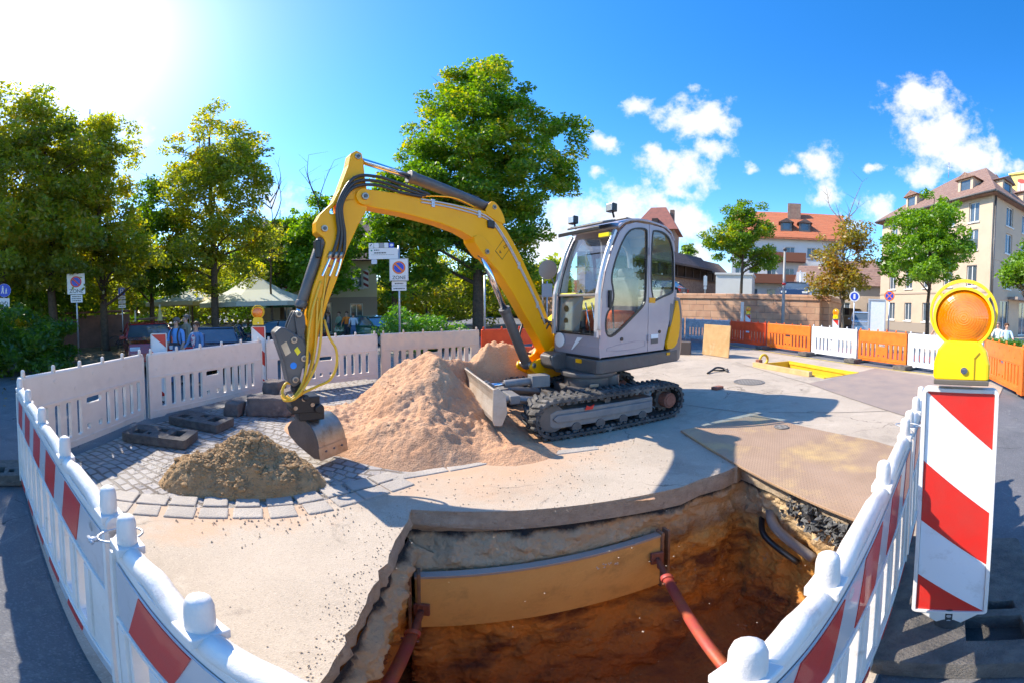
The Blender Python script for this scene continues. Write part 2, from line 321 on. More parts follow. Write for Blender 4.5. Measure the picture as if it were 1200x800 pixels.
mb.add(vs, fs, 0, True)
mb.build('ground', asphalt, kind='structure', fix=False)
# setts inside the ring, and the concrete apron
arc = spline([(-2.75, 1.25, 0), (-2.35, 1.52, 0), (-1.95, 1.86, 0), (-1.7, 2.06, 0), (-1.4, 2.33, 0), (-1.13, 2.72, 0), (-.75, 3.18, 0), (0, 3.6, 0), (1.0, 3.9, 0), (2.4, 4.7, 0), (3.9, 6.4, 0), (4.6, 8.3, 0), (4.7, 10, 0)], 6)
def sheet(name, loops, z, mat):
    m = MB(); m.ext(loops, 0, 0, lambda u, v, w: Vector((u, v, z))); tri = len([f for f in m.f if len(f) == 3]) // 2
    m.f = m.f[:tri]; m.m = [0] * tri; m.sm = [False] * tri; return m.build(name, mat, kind='structure', fix=False)
cob = brick_mat('setts', (.37, .335, .31), (.27, .245, .23), (.15, .12, .095), .13, .105, .014, 'floor', .9, .8, dist=.35, var=(.44, .40, .34), offset=.42)
sheet('paving', [[(p.x, p.y) for p in arc] + [(4.4, 12), (-4.0, 12), (-4.05, 5.2), (-4.15, 2.9), (-3.45, 1.1)]], -.009, cob)
conc_out = [(p.x, p.y) for p in arc[:37]] + [(.35, 4.0), (.2, 5.2), (1.0, 9.4), (3.5, 12), (8.3, 12), (8.5, 5), (9.2, 2.6), (6, 1.9), (2.35, 1.12), (1.6, .87), (.3, .33), (-.05, .24), (-.85, .44), (-3.0, .87)]
apron = sheet('concrete_apron', [conc_out, PIT, TRENCH], 0., concrete)
# slab edge: the sawn and broken rim of the concrete round the pit
mb = MB()
lp = PIT; n = len(lp)
def inward(i):
    a, b = Vector((*lp[i - 1], 0)), Vector((*lp[(i + 1) % n], 0)); t = (b - a).normalized(); return Vector((t.y, -t.x, 0))
vs = []
for i in range(n):
    p = Vector((*lp[i], 0)); inn = inward(i); broken = i < len(left_edge)
    dpt = .17 + (random.uniform(-.03, .05) if broken else random.uniform(-.006, .012))
    vs += [p + Vector((0, 0, .0)), p + inn * (.0 if not broken else random.uniform(-.005, .03)) + Vector((0, 0, -dpt * .55)), p - inn * (.0 if not broken else random.uniform(.0, .03)) + Vector((0, 0, -dpt)), p - inn * .12 + Vector((0, 0, -dpt - .005))]
fs = [(i * 4 + k, ((i + 1) % n) * 4 + k, ((i + 1) % n) * 4 + k + 1, i * 4 + k + 1) for i in range(n) for k in range(3)]
mb.add(vs, fs); mb.build('slab_edge', slabedge, kind='structure', fix=False)
# pit walls with their strata
def strata_mat():
    m = bpy.data.materials.new('pit_strata'); m.use_nodes = True; nt = m.node_tree; N = nt.nodes; L = nt.links; b = N['Principled BSDF']; b.inputs['Roughness'].default_value = .85
    tc = N.new('ShaderNodeTexCoord'); sx = N.new('ShaderNodeSeparateXYZ'); L.new(tc.outputs['Object'], sx.inputs[0])
    def noise_(sc, det=8, rg=.65, st=(1, 1, 1)):
        mp = N.new('ShaderNodeMapping'); mp.inputs['Scale'].default_value = st; L.new(tc.outputs['Object'], mp.inputs[0])
        q = N.new('ShaderNodeTexNoise'); q.inputs['Scale'].default_value = sc; q.inputs['Detail'].default_value = det; q.inputs['Roughness'].default_value = rg; L.new(mp.outputs[0], q.inputs['Vector']); return q
    n1 = noise_(4, 8); a = N.new('ShaderNodeMath'); a.operation = 'MULTIPLY_ADD'; L.new(n1.outputs[0], a.inputs[0]); a.inputs[1].default_value = .16; L.new(sx.outputs[2], a.inputs[2])
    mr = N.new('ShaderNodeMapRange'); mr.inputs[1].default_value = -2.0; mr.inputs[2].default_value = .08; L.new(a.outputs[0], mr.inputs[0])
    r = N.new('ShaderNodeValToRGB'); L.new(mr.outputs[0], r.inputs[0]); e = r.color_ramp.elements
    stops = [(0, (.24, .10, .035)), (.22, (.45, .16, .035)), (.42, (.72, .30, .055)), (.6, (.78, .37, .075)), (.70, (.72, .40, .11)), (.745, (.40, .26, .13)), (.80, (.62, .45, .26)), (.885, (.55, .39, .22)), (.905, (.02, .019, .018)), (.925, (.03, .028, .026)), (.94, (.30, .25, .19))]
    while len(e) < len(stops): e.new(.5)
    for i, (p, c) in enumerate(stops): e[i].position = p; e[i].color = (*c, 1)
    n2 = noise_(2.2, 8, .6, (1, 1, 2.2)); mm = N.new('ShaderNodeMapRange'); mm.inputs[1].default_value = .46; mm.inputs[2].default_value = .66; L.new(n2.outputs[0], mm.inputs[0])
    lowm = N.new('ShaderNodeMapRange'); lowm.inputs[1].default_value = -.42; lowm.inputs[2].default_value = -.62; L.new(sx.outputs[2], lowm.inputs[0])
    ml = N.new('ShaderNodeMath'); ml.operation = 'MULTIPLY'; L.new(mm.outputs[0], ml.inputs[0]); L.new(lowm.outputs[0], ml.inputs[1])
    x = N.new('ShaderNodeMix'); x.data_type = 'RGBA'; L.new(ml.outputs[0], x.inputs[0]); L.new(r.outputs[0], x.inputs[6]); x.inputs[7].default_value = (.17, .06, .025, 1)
    n4 = noise_(9, 8, .7); m4 = N.new('ShaderNodeMapRange'); m4.inputs[1].default_value = .62; m4.inputs[2].default_value = .74; L.new(n4.outputs[0], m4.inputs[0])
    x2 = N.new('ShaderNodeMix'); x2.data_type = 'RGBA'; L.new(m4.outputs[0], x2.inputs[0]); L.new(x.outputs[2], x2.inputs[6]); x2.inputs[7].default_value = (.55, .42, .28, 1)
    L.new(x2.outputs[2], b.inputs['Base Color'])
    n3 = noise_(26, 10, .7); v = N.new('ShaderNodeTexVoronoi'); v.inputs['Scale'].default_value = 28; L.new(tc.outputs['Object'], v.inputs['Vector'])
    ad = N.new('ShaderNodeMath'); ad.operation = 'MULTIPLY_ADD'; L.new(v.outputs[0], ad.inputs[0]); ad.inputs[1].default_value = -.5; L.new(n3.outputs[0], ad.inputs[2])
    bp = N.new('ShaderNodeBump'); bp.inputs['Strength'].default_value = 1; bp.inputs['Distance'].default_value = .03; L.new(ad.outputs[0], bp.inputs['Height']); L.new(bp.outputs[0], b.inputs['Normal'])
    return m
strata = strata_mat()
per = []
for i in range(n):
    a, b = Vector((*lp[i], 0)), Vector((*lp[(i + 1) % n], 0)); k = max(1, int((b - a).length / .022))
    inn0, inn1 = inward(i), inward((i + 1) % n)
    for j in range(k): t = j / k; per.append((a.lerp(b, t), inn0.lerp(inn1, t).normalized()))
NP = len(per); ND = 105; mb = MB()
def wallpt(i, j):
    p, inn = per[i % NP]; d = .165 + (2.05 - .165) * j / ND; z = -d
    back = (p.y > 2.3 and p.x < 2.0)
    gap = max(-.03, .25 - .25 * (p.x + .6) / 1.7) if back else 0.
    prof = -.02 + (gap - .03) * sm(.17, .44, d) * (1 - sm(1.0, 1.25, d)) + gap * sm(1.0, 1.25, d) + (.0 if d < .45 else .03 * (d - .45)) + (.30 * sm(1.05, 2.0, d) if back else .10 * sm(.8, 2, d))
    q = Vector((p.x * 1.0, p.y, z))
    if p.x < -.4 and p.y < 2.35: prof = .05 * sm(.17, .28, d) * (1 - sm(.36, .60, d)) - .05 * sm(.4, .7, d)
    rg = sm(.17, .24, d); nz = noise.noise(q * 2.1) * .12 * sm(.3, .8, d) + noise.noise(q * 6.3) * .06 * rg + abs(noise.noise(q * 13)) * .05 * rg + noise.noise(q * 24) * .022 * rg + noise.noise(q * 45) * .011 * rg
    if back and p.x < 1.2: nz *= 1 - .75 * sm(.36, .44, d) * (1 - sm(.95, 1.1, d))
    return p + inn * (prof + nz) + Vector((0, 0, z))
vs = [wallpt(i, j) for i in range(NP) for j in range(ND + 1)]
fs = [(i * (ND + 1) + j, ((i + 1) % NP) * (ND + 1) + j, ((i + 1) % NP) * (ND + 1) + j + 1, i * (ND + 1) + j + 1) for i in range(NP) for j in range(ND)]
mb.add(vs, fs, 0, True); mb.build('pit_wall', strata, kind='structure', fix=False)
mb = MB()
def fl(u, v):
    x = -1.2 + 3.8 * u; y = .1 + 3.4 * v; q = Vector((x, y, 3)); return Vector((x, y, -1.86 + .25 * sm(1.9, 2.7, y) + noise.noise(q * 1.5) * .13 + noise.noise(q * 5) * .06 + noise.noise(q * 14) * .025))
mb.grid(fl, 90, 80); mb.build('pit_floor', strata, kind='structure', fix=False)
# ring kerb: two rows of large setts and a flat kerb
ksm = M('kerb_stone', (.44, .385, .325), .8, col2=(.33, .29, .25), scale=2.2, bump=.5, bscale=60, dirt=(.48, .42, .34), dscale=5)
mb = MB(); random.seed(5)
L_ = 0; pts = [(p.x, p.y) for p in arc[:34]]
def along(pts, step):
    out = []; d = 0; prev = Vector((*pts[0], 0)); nxt = step / 2
    for q in pts[1:]:
        q = Vector((*q, 0)); l = (q - prev).length; t = (q - prev).normalized()
        while d + l > nxt: out.append((prev + t * (nxt - d), math.atan2(t.y, t.x))); nxt += step
        d += l; prev = q
    return out
for row, off in ((0, -.09), (1, .095)):
    for p, a in along(pts, .235):
        nrm = Vector((-math.sin(a), math.cos(a), 0)); w = .218 + random.uniform(-.04, .012)
        mb.box(p + nrm * off + Vector((0, 0, -.012)), (w, .165 + random.uniform(-.01, .01), .05), a + random.uniform(-.06, .06))
mb.build('kerb', ksm, bevel=.012, seg=2, kind='structure')
mb = MB()
for p, a in along([(-1.0, 3.0), (-.72, 3.2), (-.3, 3.47), (.35, 3.72), (.75, 3.8)], .52): mb.box(p + Vector((0, 0, -.015)), (.51, .11, .05), a)
mb.build('kerb', ksm, bevel=.01, kind='structure')
# road markings, cycle lane, far pavement
ylw = M('yellow_line', (.62, .46, .08), .8, dirt=(.3, .27, .2), dscale=9, dthr=(.45, .65)); redl = M('cycle_lane', (.40, .10, .09), .85, col2=(.33, .09, .08), scale=3)
def strip(name, a, b, w, z, mat):
    a = Vector((*a, 0)); b = Vector((*b, 0)); t = (b - a).normalized(); nn = Vector((-t.y, t.x, 0)) * w / 2
    m = MB(); m.add([a - nn + Vector((0, 0, z)), b - nn + Vector((0, 0, z)), b + nn + Vector((0, 0, z)), a + nn + Vector((0, 0, z))], [(0, 1, 2, 3)]); return m.build(name, mat, kind='structure', fix=False)
strip('road_marking', (8.35, 13.5), (8.6, 3.2), .10, .006, ylw)
strip('cycle_lane', (12.2, -8), (10.8, 22), 1.6, -.008, redl)
pavm = brick_mat('pavement_slabs', (.44, .36, .29), (.38, .31, .25), (.25, .21, .17), .4, .3, .01, 'floor', .3, .85, var=(.50, .41, .32))
mb = MB(); mb.add([(14.5, -10, .1), (60, -10, .1), (60, 11, .1), (16.2, 13.2, .1), (13, 12.0, .1), (14.5, 2, .1)], [(0, 1, 2, 3, 4, 5)]); mb.add([(14.5, -10, .1), (14.5, 2, .1), (13, 12, .1), (13, 12, -.02), (14.5, 2, -.02), (14.5, -10, -.02)], [(0, 1, 4, 5), (1, 2, 3, 4)])
mb.build('pavement', pavm, kind='structure', fix=False)
mb = MB(); mb.add([(4.6, 2.25, .004), (8.3, 3.1, .004), (8.4, 6.0, .004), (5.5, 5.6, .004)], [(0, 1, 2, 3)]); mb.build('road_patch', M('patch', (.27, .215, .19), .9, col2=(.34, .26, .21), scale=2, bump=.5, bscale=90), kind='structure', fix=False)
jm = M('tar_joint', (.13, .11, .09), .8, col2=(.24, .20, .16), scale=20)
for k_, pts_ in enumerate([[(3.45, 4.3), (5.3, 2.85)], [(5.3, 2.85), (8.3, 3.1)], [(3.3, 4.25), (2.3, 5.6), (1.9, 8.0), (2.6, 10.5)], [(4.6, 2.25), (5.5, 5.6), (5.9, 8.9)]]):
    for a_, b_ in zip(pts_[:-1], pts_[1:]): strip('road_joint', a_, b_, .018, .0035 + .0006 * k_, jm)
# iron covers and joint in the apron
def cover(p, r, lab):
    t = empty('manhole_cover', p, lab, 'manhole cover')
    m = MB(); m.ext([circ(0, 0, r, 32), circ(0, 0, r * .86, 32)], .0, .012, ID); m.build('rim', M('cast_iron', (.22, .20, .18), .6, metal=.4, bump=.3), t)
    m = MB(); m.ext([circ(0, 0, r * .84, 32)], .0, .010, ID)
    m.build('lid', brick_mat('iron_lid', (.30, .27, .23), (.27, .245, .21), (.15, .13, .11), .07, .07, .012, 'floor', .6, .7), t, label=None)
cover((4.55, 6.35, 0), .32, 'round manhole cover set flush in the pale concrete'); cover((3.05, 3.55, .035), .09, 'small round cap lying in the shade of the cab')
# HEAPS
def heap(name, label, cat, c, rx, ry, H, rot, mat, seedv, lumps, peaks, res=150, rough=1., mask=None):
    mb = MB(); cr, sr = math.cos(rot), math.sin(rot)
    def f(u, v):
        a = (u * 2 - 1) * 1.25; b = (v * 2 - 1) * 1.25; x = a * rx; y = b * ry; X = c[0] + x * cr - y * sr; Y = c[1] + x * sr + y * cr
        q = Vector((X, Y, seedv)); h = 0
        for (px, py, ph, pr) in peaks:
            d = math.hypot((a - px), (b - py)) / pr + noise.noise(q * 1.2) * .16; h = max(h, ph * (max(0, 1 - d) ** 1.0) * (1 - .3 * max(0, 1 - d) ** 2))
        if mask: h *= mask(X, Y)
        k = min(1, h * 6)
        h = h * H + (noise.noise(q * 2.5) * .09 + noise.noise(q * 5) * .06 * rough + abs(noise.noise(q * 10)) * .05 * rough + noise.noise(q * 16) * .026 * rough + abs(noise.noise(q * 26)) * .022 * rough + noise.noise(q * 55) * .009 * rough) * k
        return Vector((X, Y, h + (.0 if k > .02 else 0) - .03 * (1 - k)))
    mb.grid(f, res, res)
    rnd = random.Random(int(seedv)); base = len(mb.v)
    for _ in range(lumps):
        a = rnd.gauss(0, .42); b = rnd.gauss(0, .42)
        if abs(a) > 1 or abs(b) > 1: continue
        p = f((a / 1.25 + 1) / 2, (b / 1.25 + 1) / 2); s_ = rnd.uniform(.005, .018) * (2.2 if rnd.random() < .06 else 1)
        if p.z < -.02: continue
        ico = [(0, 0, 1), (.9, 0, .3), (.28, .85, .4), (-.72, .53, .3), (-.72, -.53, .4), (.28, -.85, .3), (.5, .4, -.6), (-.3, .6, -.7), (-.3, -.6, -.7), (.5, -.4, -.6)]
        vs = [p + Vector((x * s_ * rnd.uniform(.7, 1.3), y * s_ * rnd.uniform(.7, 1.3), z * s_ * .8)) for x, y, z in ico]
        mb.add(vs, [(0, 1, 2), (0, 2, 3), (0, 3, 4), (0, 4, 5), (0, 5, 1), (1, 6, 2), (2, 7, 3), (3, 8, 4), (4, 8, 5), (5, 9, 1), (1, 9, 6), (2, 6, 7), (3, 7, 8), (5, 8, 9)], 0, False)
    return mb.build(name, mat, label=label, cat=cat, loc=(c[0], c[1], 0), fix=False), f
def pushed(X, Y):    # sand scraped flat round the dozer blade and the tracks
    x, y = X - .46, Y - 4.08; a = -.945 * x - .328 * y; b = -.328 * x + .945 * y
    side = sm(-.25, .02, b) * (1 - sm(1.3, 1.55, b)); return 1 - side * (1 - (.22 + .30 * sm(.55, .70, a) + .48 * sm(.7, 1.25, a)))
heap('sand_heap', 'large heap of reddish building sand between the fence and the excavator blade', 'heap', (-.86, 4.72), 1.75, 1.45, 1.42, R(-8), sandm, 31., 200,
     [(.0, .1, 1.0, .9), (.34, .66, 1.0, .55), (-.45, -.35, .30, .7), (-.05, -.5, .36, .6), (-.72, -.25, .12, .55), (.42, -.45, .16, .42), (.72, 1.0, .95, .6), (.95, .8, .6, .45)], 230, .9, pushed)
heap('soil_heap', 'small heap of brown soil on the setts left of the bucket', 'heap', (-2.06, 2.36), .66, .42, .60, R(35), soilm, 12., 2600,
     [(.12, .1, 1.0, .95), (-.4, -.05, .7, .7), (.5, -.1, .6, .5)], 130, .9)

# crumbs and pebbles lying about
rnd = random.Random(77); mb = MB()
def crumb(x, y, z, s_):
    vs = [Vector((x, y, z)) + Vector((a * s_ * rnd.uniform(.6, 1.2), b * s_ * rnd.uniform(.6, 1.2), c * s_ * rnd.uniform(.5, .9))) for a, b, c in ((1, 0, 0), (0, 1, 0), (-1, 0, 0), (0, -1, 0), (0, 0, 1), (0, 0, -.6))]
    mb.add(vs, [(0, 1, 4), (1, 2, 4), (2, 3, 4), (3, 0, 4), (1, 0, 5), (2, 1, 5), (3, 2, 5), (0, 3, 5)])
for _ in range(900):   # along the pit rim
    i = rnd.randrange(len(PIT)); p = Vector((*PIT[i], 0)).lerp(Vector((*PIT[(i + 1) % len(PIT)], 0)), rnd.random()); o_ = -inward(i) * abs(rnd.gauss(0, .10)) ; q = p + o_
    if q.y < .6: continue
    crumb(q.x, q.y, .003, rnd.uniform(.002, .007))
for _ in range(1500):
    a = rnd.uniform(0, 2 * PI); r_ = 1.0 + abs(rnd.gauss(0, .35)); crumb(-.78 + 1.75 * r_ * math.cos(a), 4.5 + 1.4 * r_ * math.sin(a), .003, rnd.uniform(.003, .010))
for _ in range(800):
    a = rnd.uniform(0, 2 * PI); r_ = .9 + abs(rnd.gauss(0, .3)); crumb(-2.12 + .8 * r_ * math.cos(a + .6), 2.38 + .55 * r_ * math.sin(a + .6), .006, rnd.uniform(.003, .012))
for _ in range(500): crumb(rnd.uniform(-2.6, 5.5), rnd.uniform(1.1, 8), .002, rnd.uniform(.002, .007)) if True else 0
mb.v = [v for v in mb.v]; mb.build('pebbles', M('crumb_stone', (.50, .40, .29), .9, col2=(.36, .28, .20), scale=9), kind='stuff', fix=False)
# ================================================================== BARRIERS
def make_barrier(L, body_m, stud_m, label, band=0, near=False, group=None, studs=None):
    """local: x along, -y outer side. band: 0 none, -1/+1 side that carries the reflective bands"""
    t = empty('barrier_panel', (0, 0, 0), label, 'barrier', group)
    th = .022
    holes = []
    if near:
        x = .10; pitch = .2
        while x + .12 < L - .06: holes.append(rrect(x, .22, x + .115, .60, .02, 3)); x += pitch
    else:
        nx = 5; c = L / 2
        for i in range(nx):
            for s_ in (-1, 1):
                xc = c + s_ * (.25 + .165 * i)
                if .1 < xc < L - .1: holes.append(rrect(xc - .036, .21, xc + .036, .605, .018, 3))
        holes.append(rrect(c - .13, .53, c + .13, .60, .02, 3)); holes.append(rrect(c - .13, .24, c - .07, .30, .01, 2)); holes.append(rrect(c + .07, .24, c + .13, .30, .01, 2))
    mb = MB(); out = [(0, .06), (L * .1, .06), (L * .12, .085), (L * .88, .085), (L * .9, .06), (L, .06), (L, .93), (0, .93)]
    mb.ext([out] + holes, -th, th, WALL)
    for z, hh, dd in ((.635, .022, .062), (.155, .02, .058)): mb.box((L / 2, 0, z), (L - .01, dd, hh))
    for x in (.012, L - .012): mb.box((x, 0, .49), (.024, .066, .86))
    if near:
        x = .10 - .05
        while x < L - .04: mb.box((x + .007, 0, .405), (.05, .062, .42)); x += .2
    ry = [(.07, .88), (.07, .70), (.045, .12)]
    k = int(L / .28)
    for i in range(k):
        xx = (i + .5) * L / k
        for z in ((.86 if i % 2 else .74), .12):
            for sd in (-1, 1): mb.cyl((xx, sd * th, z), (xx, sd * (th + .006), z), .022, 10)
    mb.build('panel', body_m, t, bevel=.006 if near else .005, seg=2)
    # top rail, dished between the studs
    mb = MB(); ns = 6; w = .025 if near else .024
    def rail(u, v):
        x = u * L; ph = (u * (ns - 1)) % 1.0; z = .93 + ((.035 + .026 * min(1, min(abs(x - q) for q in studs) / .16) ** 2) if near else .03)
        a = v * 2 * PI; return Vector((x, w * math.cos(a) * (1.0), z - .03 + (.034) * math.sin(a) * (1.0)))
    nu = 80 if near else 20; mb.grid(rail, nu, 12)
    mb.f += [tuple(range(12, -1, -1)), tuple(nu * 13 + i for i in range(13))]; mb.m += [0, 0]; mb.sm += [False, False]
    rl = mb.build('top_rail', body_m, t)
    for x in (studs or [.055 + (L - .11) * i / (ns - 1) for i in range(ns)]):
        mb = MB()
        if near:
            mb.tube([(x, 0, .93), (x, 0, 1.035), (x, 0, 1.055), (x, 0, 1.062)], [.026, .024, .020, .009], 12)
            mb.box((x, 0, .955), (.068, .068, .03))
        else:
            mb.tube([(x, 0, .94), (x, 0, 1.01), (x, 0, 1.022)], [.022, .02, .013], 8)
        mb.build('stud', stud_m, t, bevel=.004 if near else 0)
    if band:
        y = band * (th + .004)
        for z0, z1, nm in ((.665, .895, 'upper_band'), (.085, .14, 'lower_band')):
            mb = MB(); mb.ext([rect(.04, z0, L - .04, z1)], y - .002, y + .002, WALL, 0); hh = (z1 - z0)
            x = .12; sl_ = hh * .35
            while x < L - .2:
                mb.ext([[(x, z0 + .004), (x + .22, z0 + .004), (min(L - .05, x + .22 + sl_), z1 - .004), (min(L - .05, x + sl_), z1 - .004)]], y - .0045, y + .0045, WALL, 1); x += .40
            mb.build('reflective_' + nm, [greyfoil, redfoil], t)
    return t
def set_between(o, a, b):
    o.location = (a[0], a[1], 0); o.rotation_euler.z = math.atan2(b[1] - a[1], b[0] - a[0])
WN = 'white barrier panels round the site'
# near left run (camera side face carries the bands)
f1 = make_barrier(2.28, whiten, whiten, 'white barrier with red and grey stripes running away along the left edge of the site', -1, True, WN, [.05, .58, 1.14, 1.70, 2.23]); f1.scale.z = .95; set_between(f1, (-3.13, .90), (-.85, .495))
f1b = make_barrier(.84, whiten, whiten, 'short white striped barrier in the near left corner, closest to the viewer', -1, True, WN, [.05, .40, .79]); f1b.scale.z = .95; set_between(f1b, (-.805, .47), (-.0, .262))
f2 = make_barrier(1.59, whiten, whiten, 'white striped barrier at the near right, in front of the steel road plate', -1, True, WN, [.10, .39, .965, 1.54]); f2.scale.z = .95; set_between(f2, (.17, .305), (1.62, .955))
f2b = make_barrier(.80, whiten, whiten, 'short white striped barrier standing right behind the striped warning board', -1, True, WN, [.05, .40, .75]); f2b.scale.z = .95; set_between(f2b, (1.67, .975), (2.40, 1.30))
# far left run
def far(L, m, lab, a, b, grp, sm_=None):
    o = make_barrier(L, m, sm_ or m, lab, 0, False, grp); set_between(o, a, b); return o
far(2.1, whitep, 'white barrier running back from the left end of the striped barrier, setts at its foot', (-3.42, .98), (-4.22, 2.88), WN)
far(2.30, whitep, 'white barrier with the two walkers in blue behind it', (-4.2, 2.98), (-4.07, 5.26), WN)
far(2.30, whitep, 'white barrier behind the excavator bucket and yellow hoses', (-4.02, 5.36), (-2.66, 7.22), WN)
far(2.30, pinkp, 'sun-yellowed white barrier behind the sand heap, left of the red-orange one', (-2.6, 7.28), (-.76, 8.66), WN)
ON = 'orange barrier panels round the site'
far(2.30, redorp, 'red-orange barrier behind the sand heap and under the boom', (-.70, 8.7), (1.45, 9.5), ON)
far(2.30, redorp, 'red-orange barrier hidden mostly behind the tracks and the cab', (1.5, 9.52), (3.7, 10.1), ON)
gs = [((6.2, 17.6), (7.6, 15.75)), ((7.65, 15.7), (8.7, 13.7))]
for i, (a, b) in enumerate(gs):
    far(2.30, greyp, ('grey-blue barrier right behind the plywood sheet, next to the red one', 'grey-blue barrier just right of the cab counterweight')[1 - i], a, b, 'grey barrier panels beyond the cab')
far(2.1, redorp, 'deep red-orange barrier between the grey barrier and the lighter orange one', (8.72, 13.6), (9.0, 11.5), ON)
far(2.2, orangep, 'orange barrier left of the white one, below the lamp post', (9.0, 11.42), (9.12, 9.22), ON)
far(1.95, whiteb, 'bright white barrier between the two orange ones on the far side', (9.12, 9.15), (9.1, 7.2), WN)
far(1.75, orangep, 'orange barrier between the two bright white ones on the far side', (9.1, 7.13), (9.0, 5.4), ON)
far(2.25, whiteb, 'bright white barrier on the far side, left of the big warning lamp', (9.0, 5.33), (8.75, 3.1), WN)
far(2.25, orangep, 'orange barrier end-on at the right behind the big warning lamp', (8.7, 3.02), (6.95, 1.66), ON)
# rubber feet
def make_foot(label, L=.8, W=.40, H=.11, group='rubber barrier feet'):
    t = empty('rubber_base', (0, 0, 0), label, 'rubber base', group)
    holes = [rect(-L * .36, -W * .32, -L * .20, W * .02), rect(-L * .15, -W * .3, -L * .09, -W * .12), rect(L * .2, -W * .2, L * .36, W * .3), rect(-L * .05, W * .08, L * .08, W * .34)]
    mb = MB(); mb.ext([rrect(-L / 2, -W / 2, L / 2, W / 2, .03, 3)] + holes, .004, H, ID); mb.build('slab', recyc, t, bevel=.012)
    mb = MB(); mb.ext([rrect(-L / 2 + .05, -W / 2 + .05, L / 2 - .05, W / 2 - .05, .02, 3)], .005, .03, ID); mb.build('underside', rubber, t)
    return t
ft = make_foot('black rubber foot on the setts by the left fence corner, nearer the viewer'); ft.location = (-3.50, 2.62, 0); ft.rotation_euler.z = R(25)
used = [True]
def foot(x, y, a, lab): place(ft, True, (x, y, 0), a, lab, 'rubber barrier feet')
foot(-3.62, 3.38, R(8), 'black rubber foot on the setts by the left fence corner, further back of the pair'); foot(-3.3, .95, R(70), 'black rubber foot under the left end of the striped barrier')
foot(-.72, 8.6, R(120), 'black rubber foot under the joint of the yellowed and the red-orange barriers'); foot(9.0, 11.46, 0, 'black rubber foot under the joint of the two orange barriers'); foot(9.1, 9.2, 0, 'black rubber foot at the left end of the bright white barrier between orange ones')
foot(9.08, 7.17, 0, 'black rubber foot at the right end of the bright white barrier between orange ones'); foot(8.98, 5.37, 0, 'black rubber foot left of the last bright white barrier'); foot(8.7, 3.05, 0, 'black rubber foot right of the last bright white barrier')
bf = make_foot('large worn black rubber foot carrying the striped warning board, holes in its top', 1.05, .62, .12); bf.location = (1.52, .56, 0); bf.rotation_euler.z = R(24)
# ------------------------------------------------------------------ warning boards and lamps
lens = M('amber_lens', (.95, .27, .0), .16, coat=1., col2=(.90, .17, .0), scale=9, thr=(.4, .6)); lampy = M('lamp_yellow', (.95, .60, .0), .35, coat=.3)
def make_lamp(label, group=None):
    """warning lamp, base at its origin, faces -y"""
    t = empty('warning_lamp', (0, 0, 0), label, 'warning lamp', group)
    mb = MB(); out = [(-.098, 0), (.098, 0), (.098, .055), (.085, .105), (.062, .135), (-.062, .135), (-.085, .105), (-.098, .055)]
    mb.ext([out], -.045, .045, WALL); mb.build('housing', lampy, t, bevel=.012, seg=3)
    mb = MB(); mb.box((0, 0, -.008), (.19, .10, .018)); mb.build('foot_plate', M('lamp_foot', (.12, .10, .08), .7), t, bevel=.003)
    mb = MB(); c = .215; mb.ext([circ(0, c, .107, 48), circ(0, c, .097, 48)], -.034, .034, WALL); mb.build('lens_ring', lampy, t, bevel=.004)
    for sd, nm in ((-1, 'lens'), (1, 'lens')):
        mb = MB()
        def dome(u, v):
            r = .101 * u; a = v * 2 * PI; rip = .0005 * math.cos(u * 75) * (1 if u < .95 else 0); fac = .0004 * math.cos(a * 40) * u
            return Vector((r * math.cos(a), sd * (.014 + .034 * math.sqrt(max(0, 1 - u * u)) ** 1.2 + rip + fac), c + r * math.sin(a)))
        mb.grid(dome, 40, 120); mb.build(nm, lens, t)
    mb = MB(); mb.ext([[(x * 1.0, z) for x, z in circ(0, c + .016, .121, 48)], circ(0, c + .012, .113, 48)], -.010, .010, WALL); hn = mb.build('carrying_ring', lampy, t, bevel=.003)
    for a in (40, 140):
        mb = MB(); mb.box((.111 * math.cos(R(a)), 0, c + .01 + .111 * math.sin(R(a))), (.02, .016, .012), rot=Matrix.Rotation(-R(a), 3, 'Y')); mb.build('ring_web', lampy, t)
    mb = MB(); mb.cyl((.008, -.045, .035), (.008, -.052, .035), .012, 16); mb.cyl((.008, -.052, .035), (.008, -.055, .035), .007, 6); mb.build('lock', chrome, t)
    mb = MB(); mb.box((.043, -.0465, .04), (.003, .003, .075)); mb.box((.05, -.0465, .088), (.003, .003, .03), rot=Matrix.Rotation(R(40), 3, 'Y')); mb.build('seam', M('seam_dark', (.35, .22, .0), .6), t)
    return t
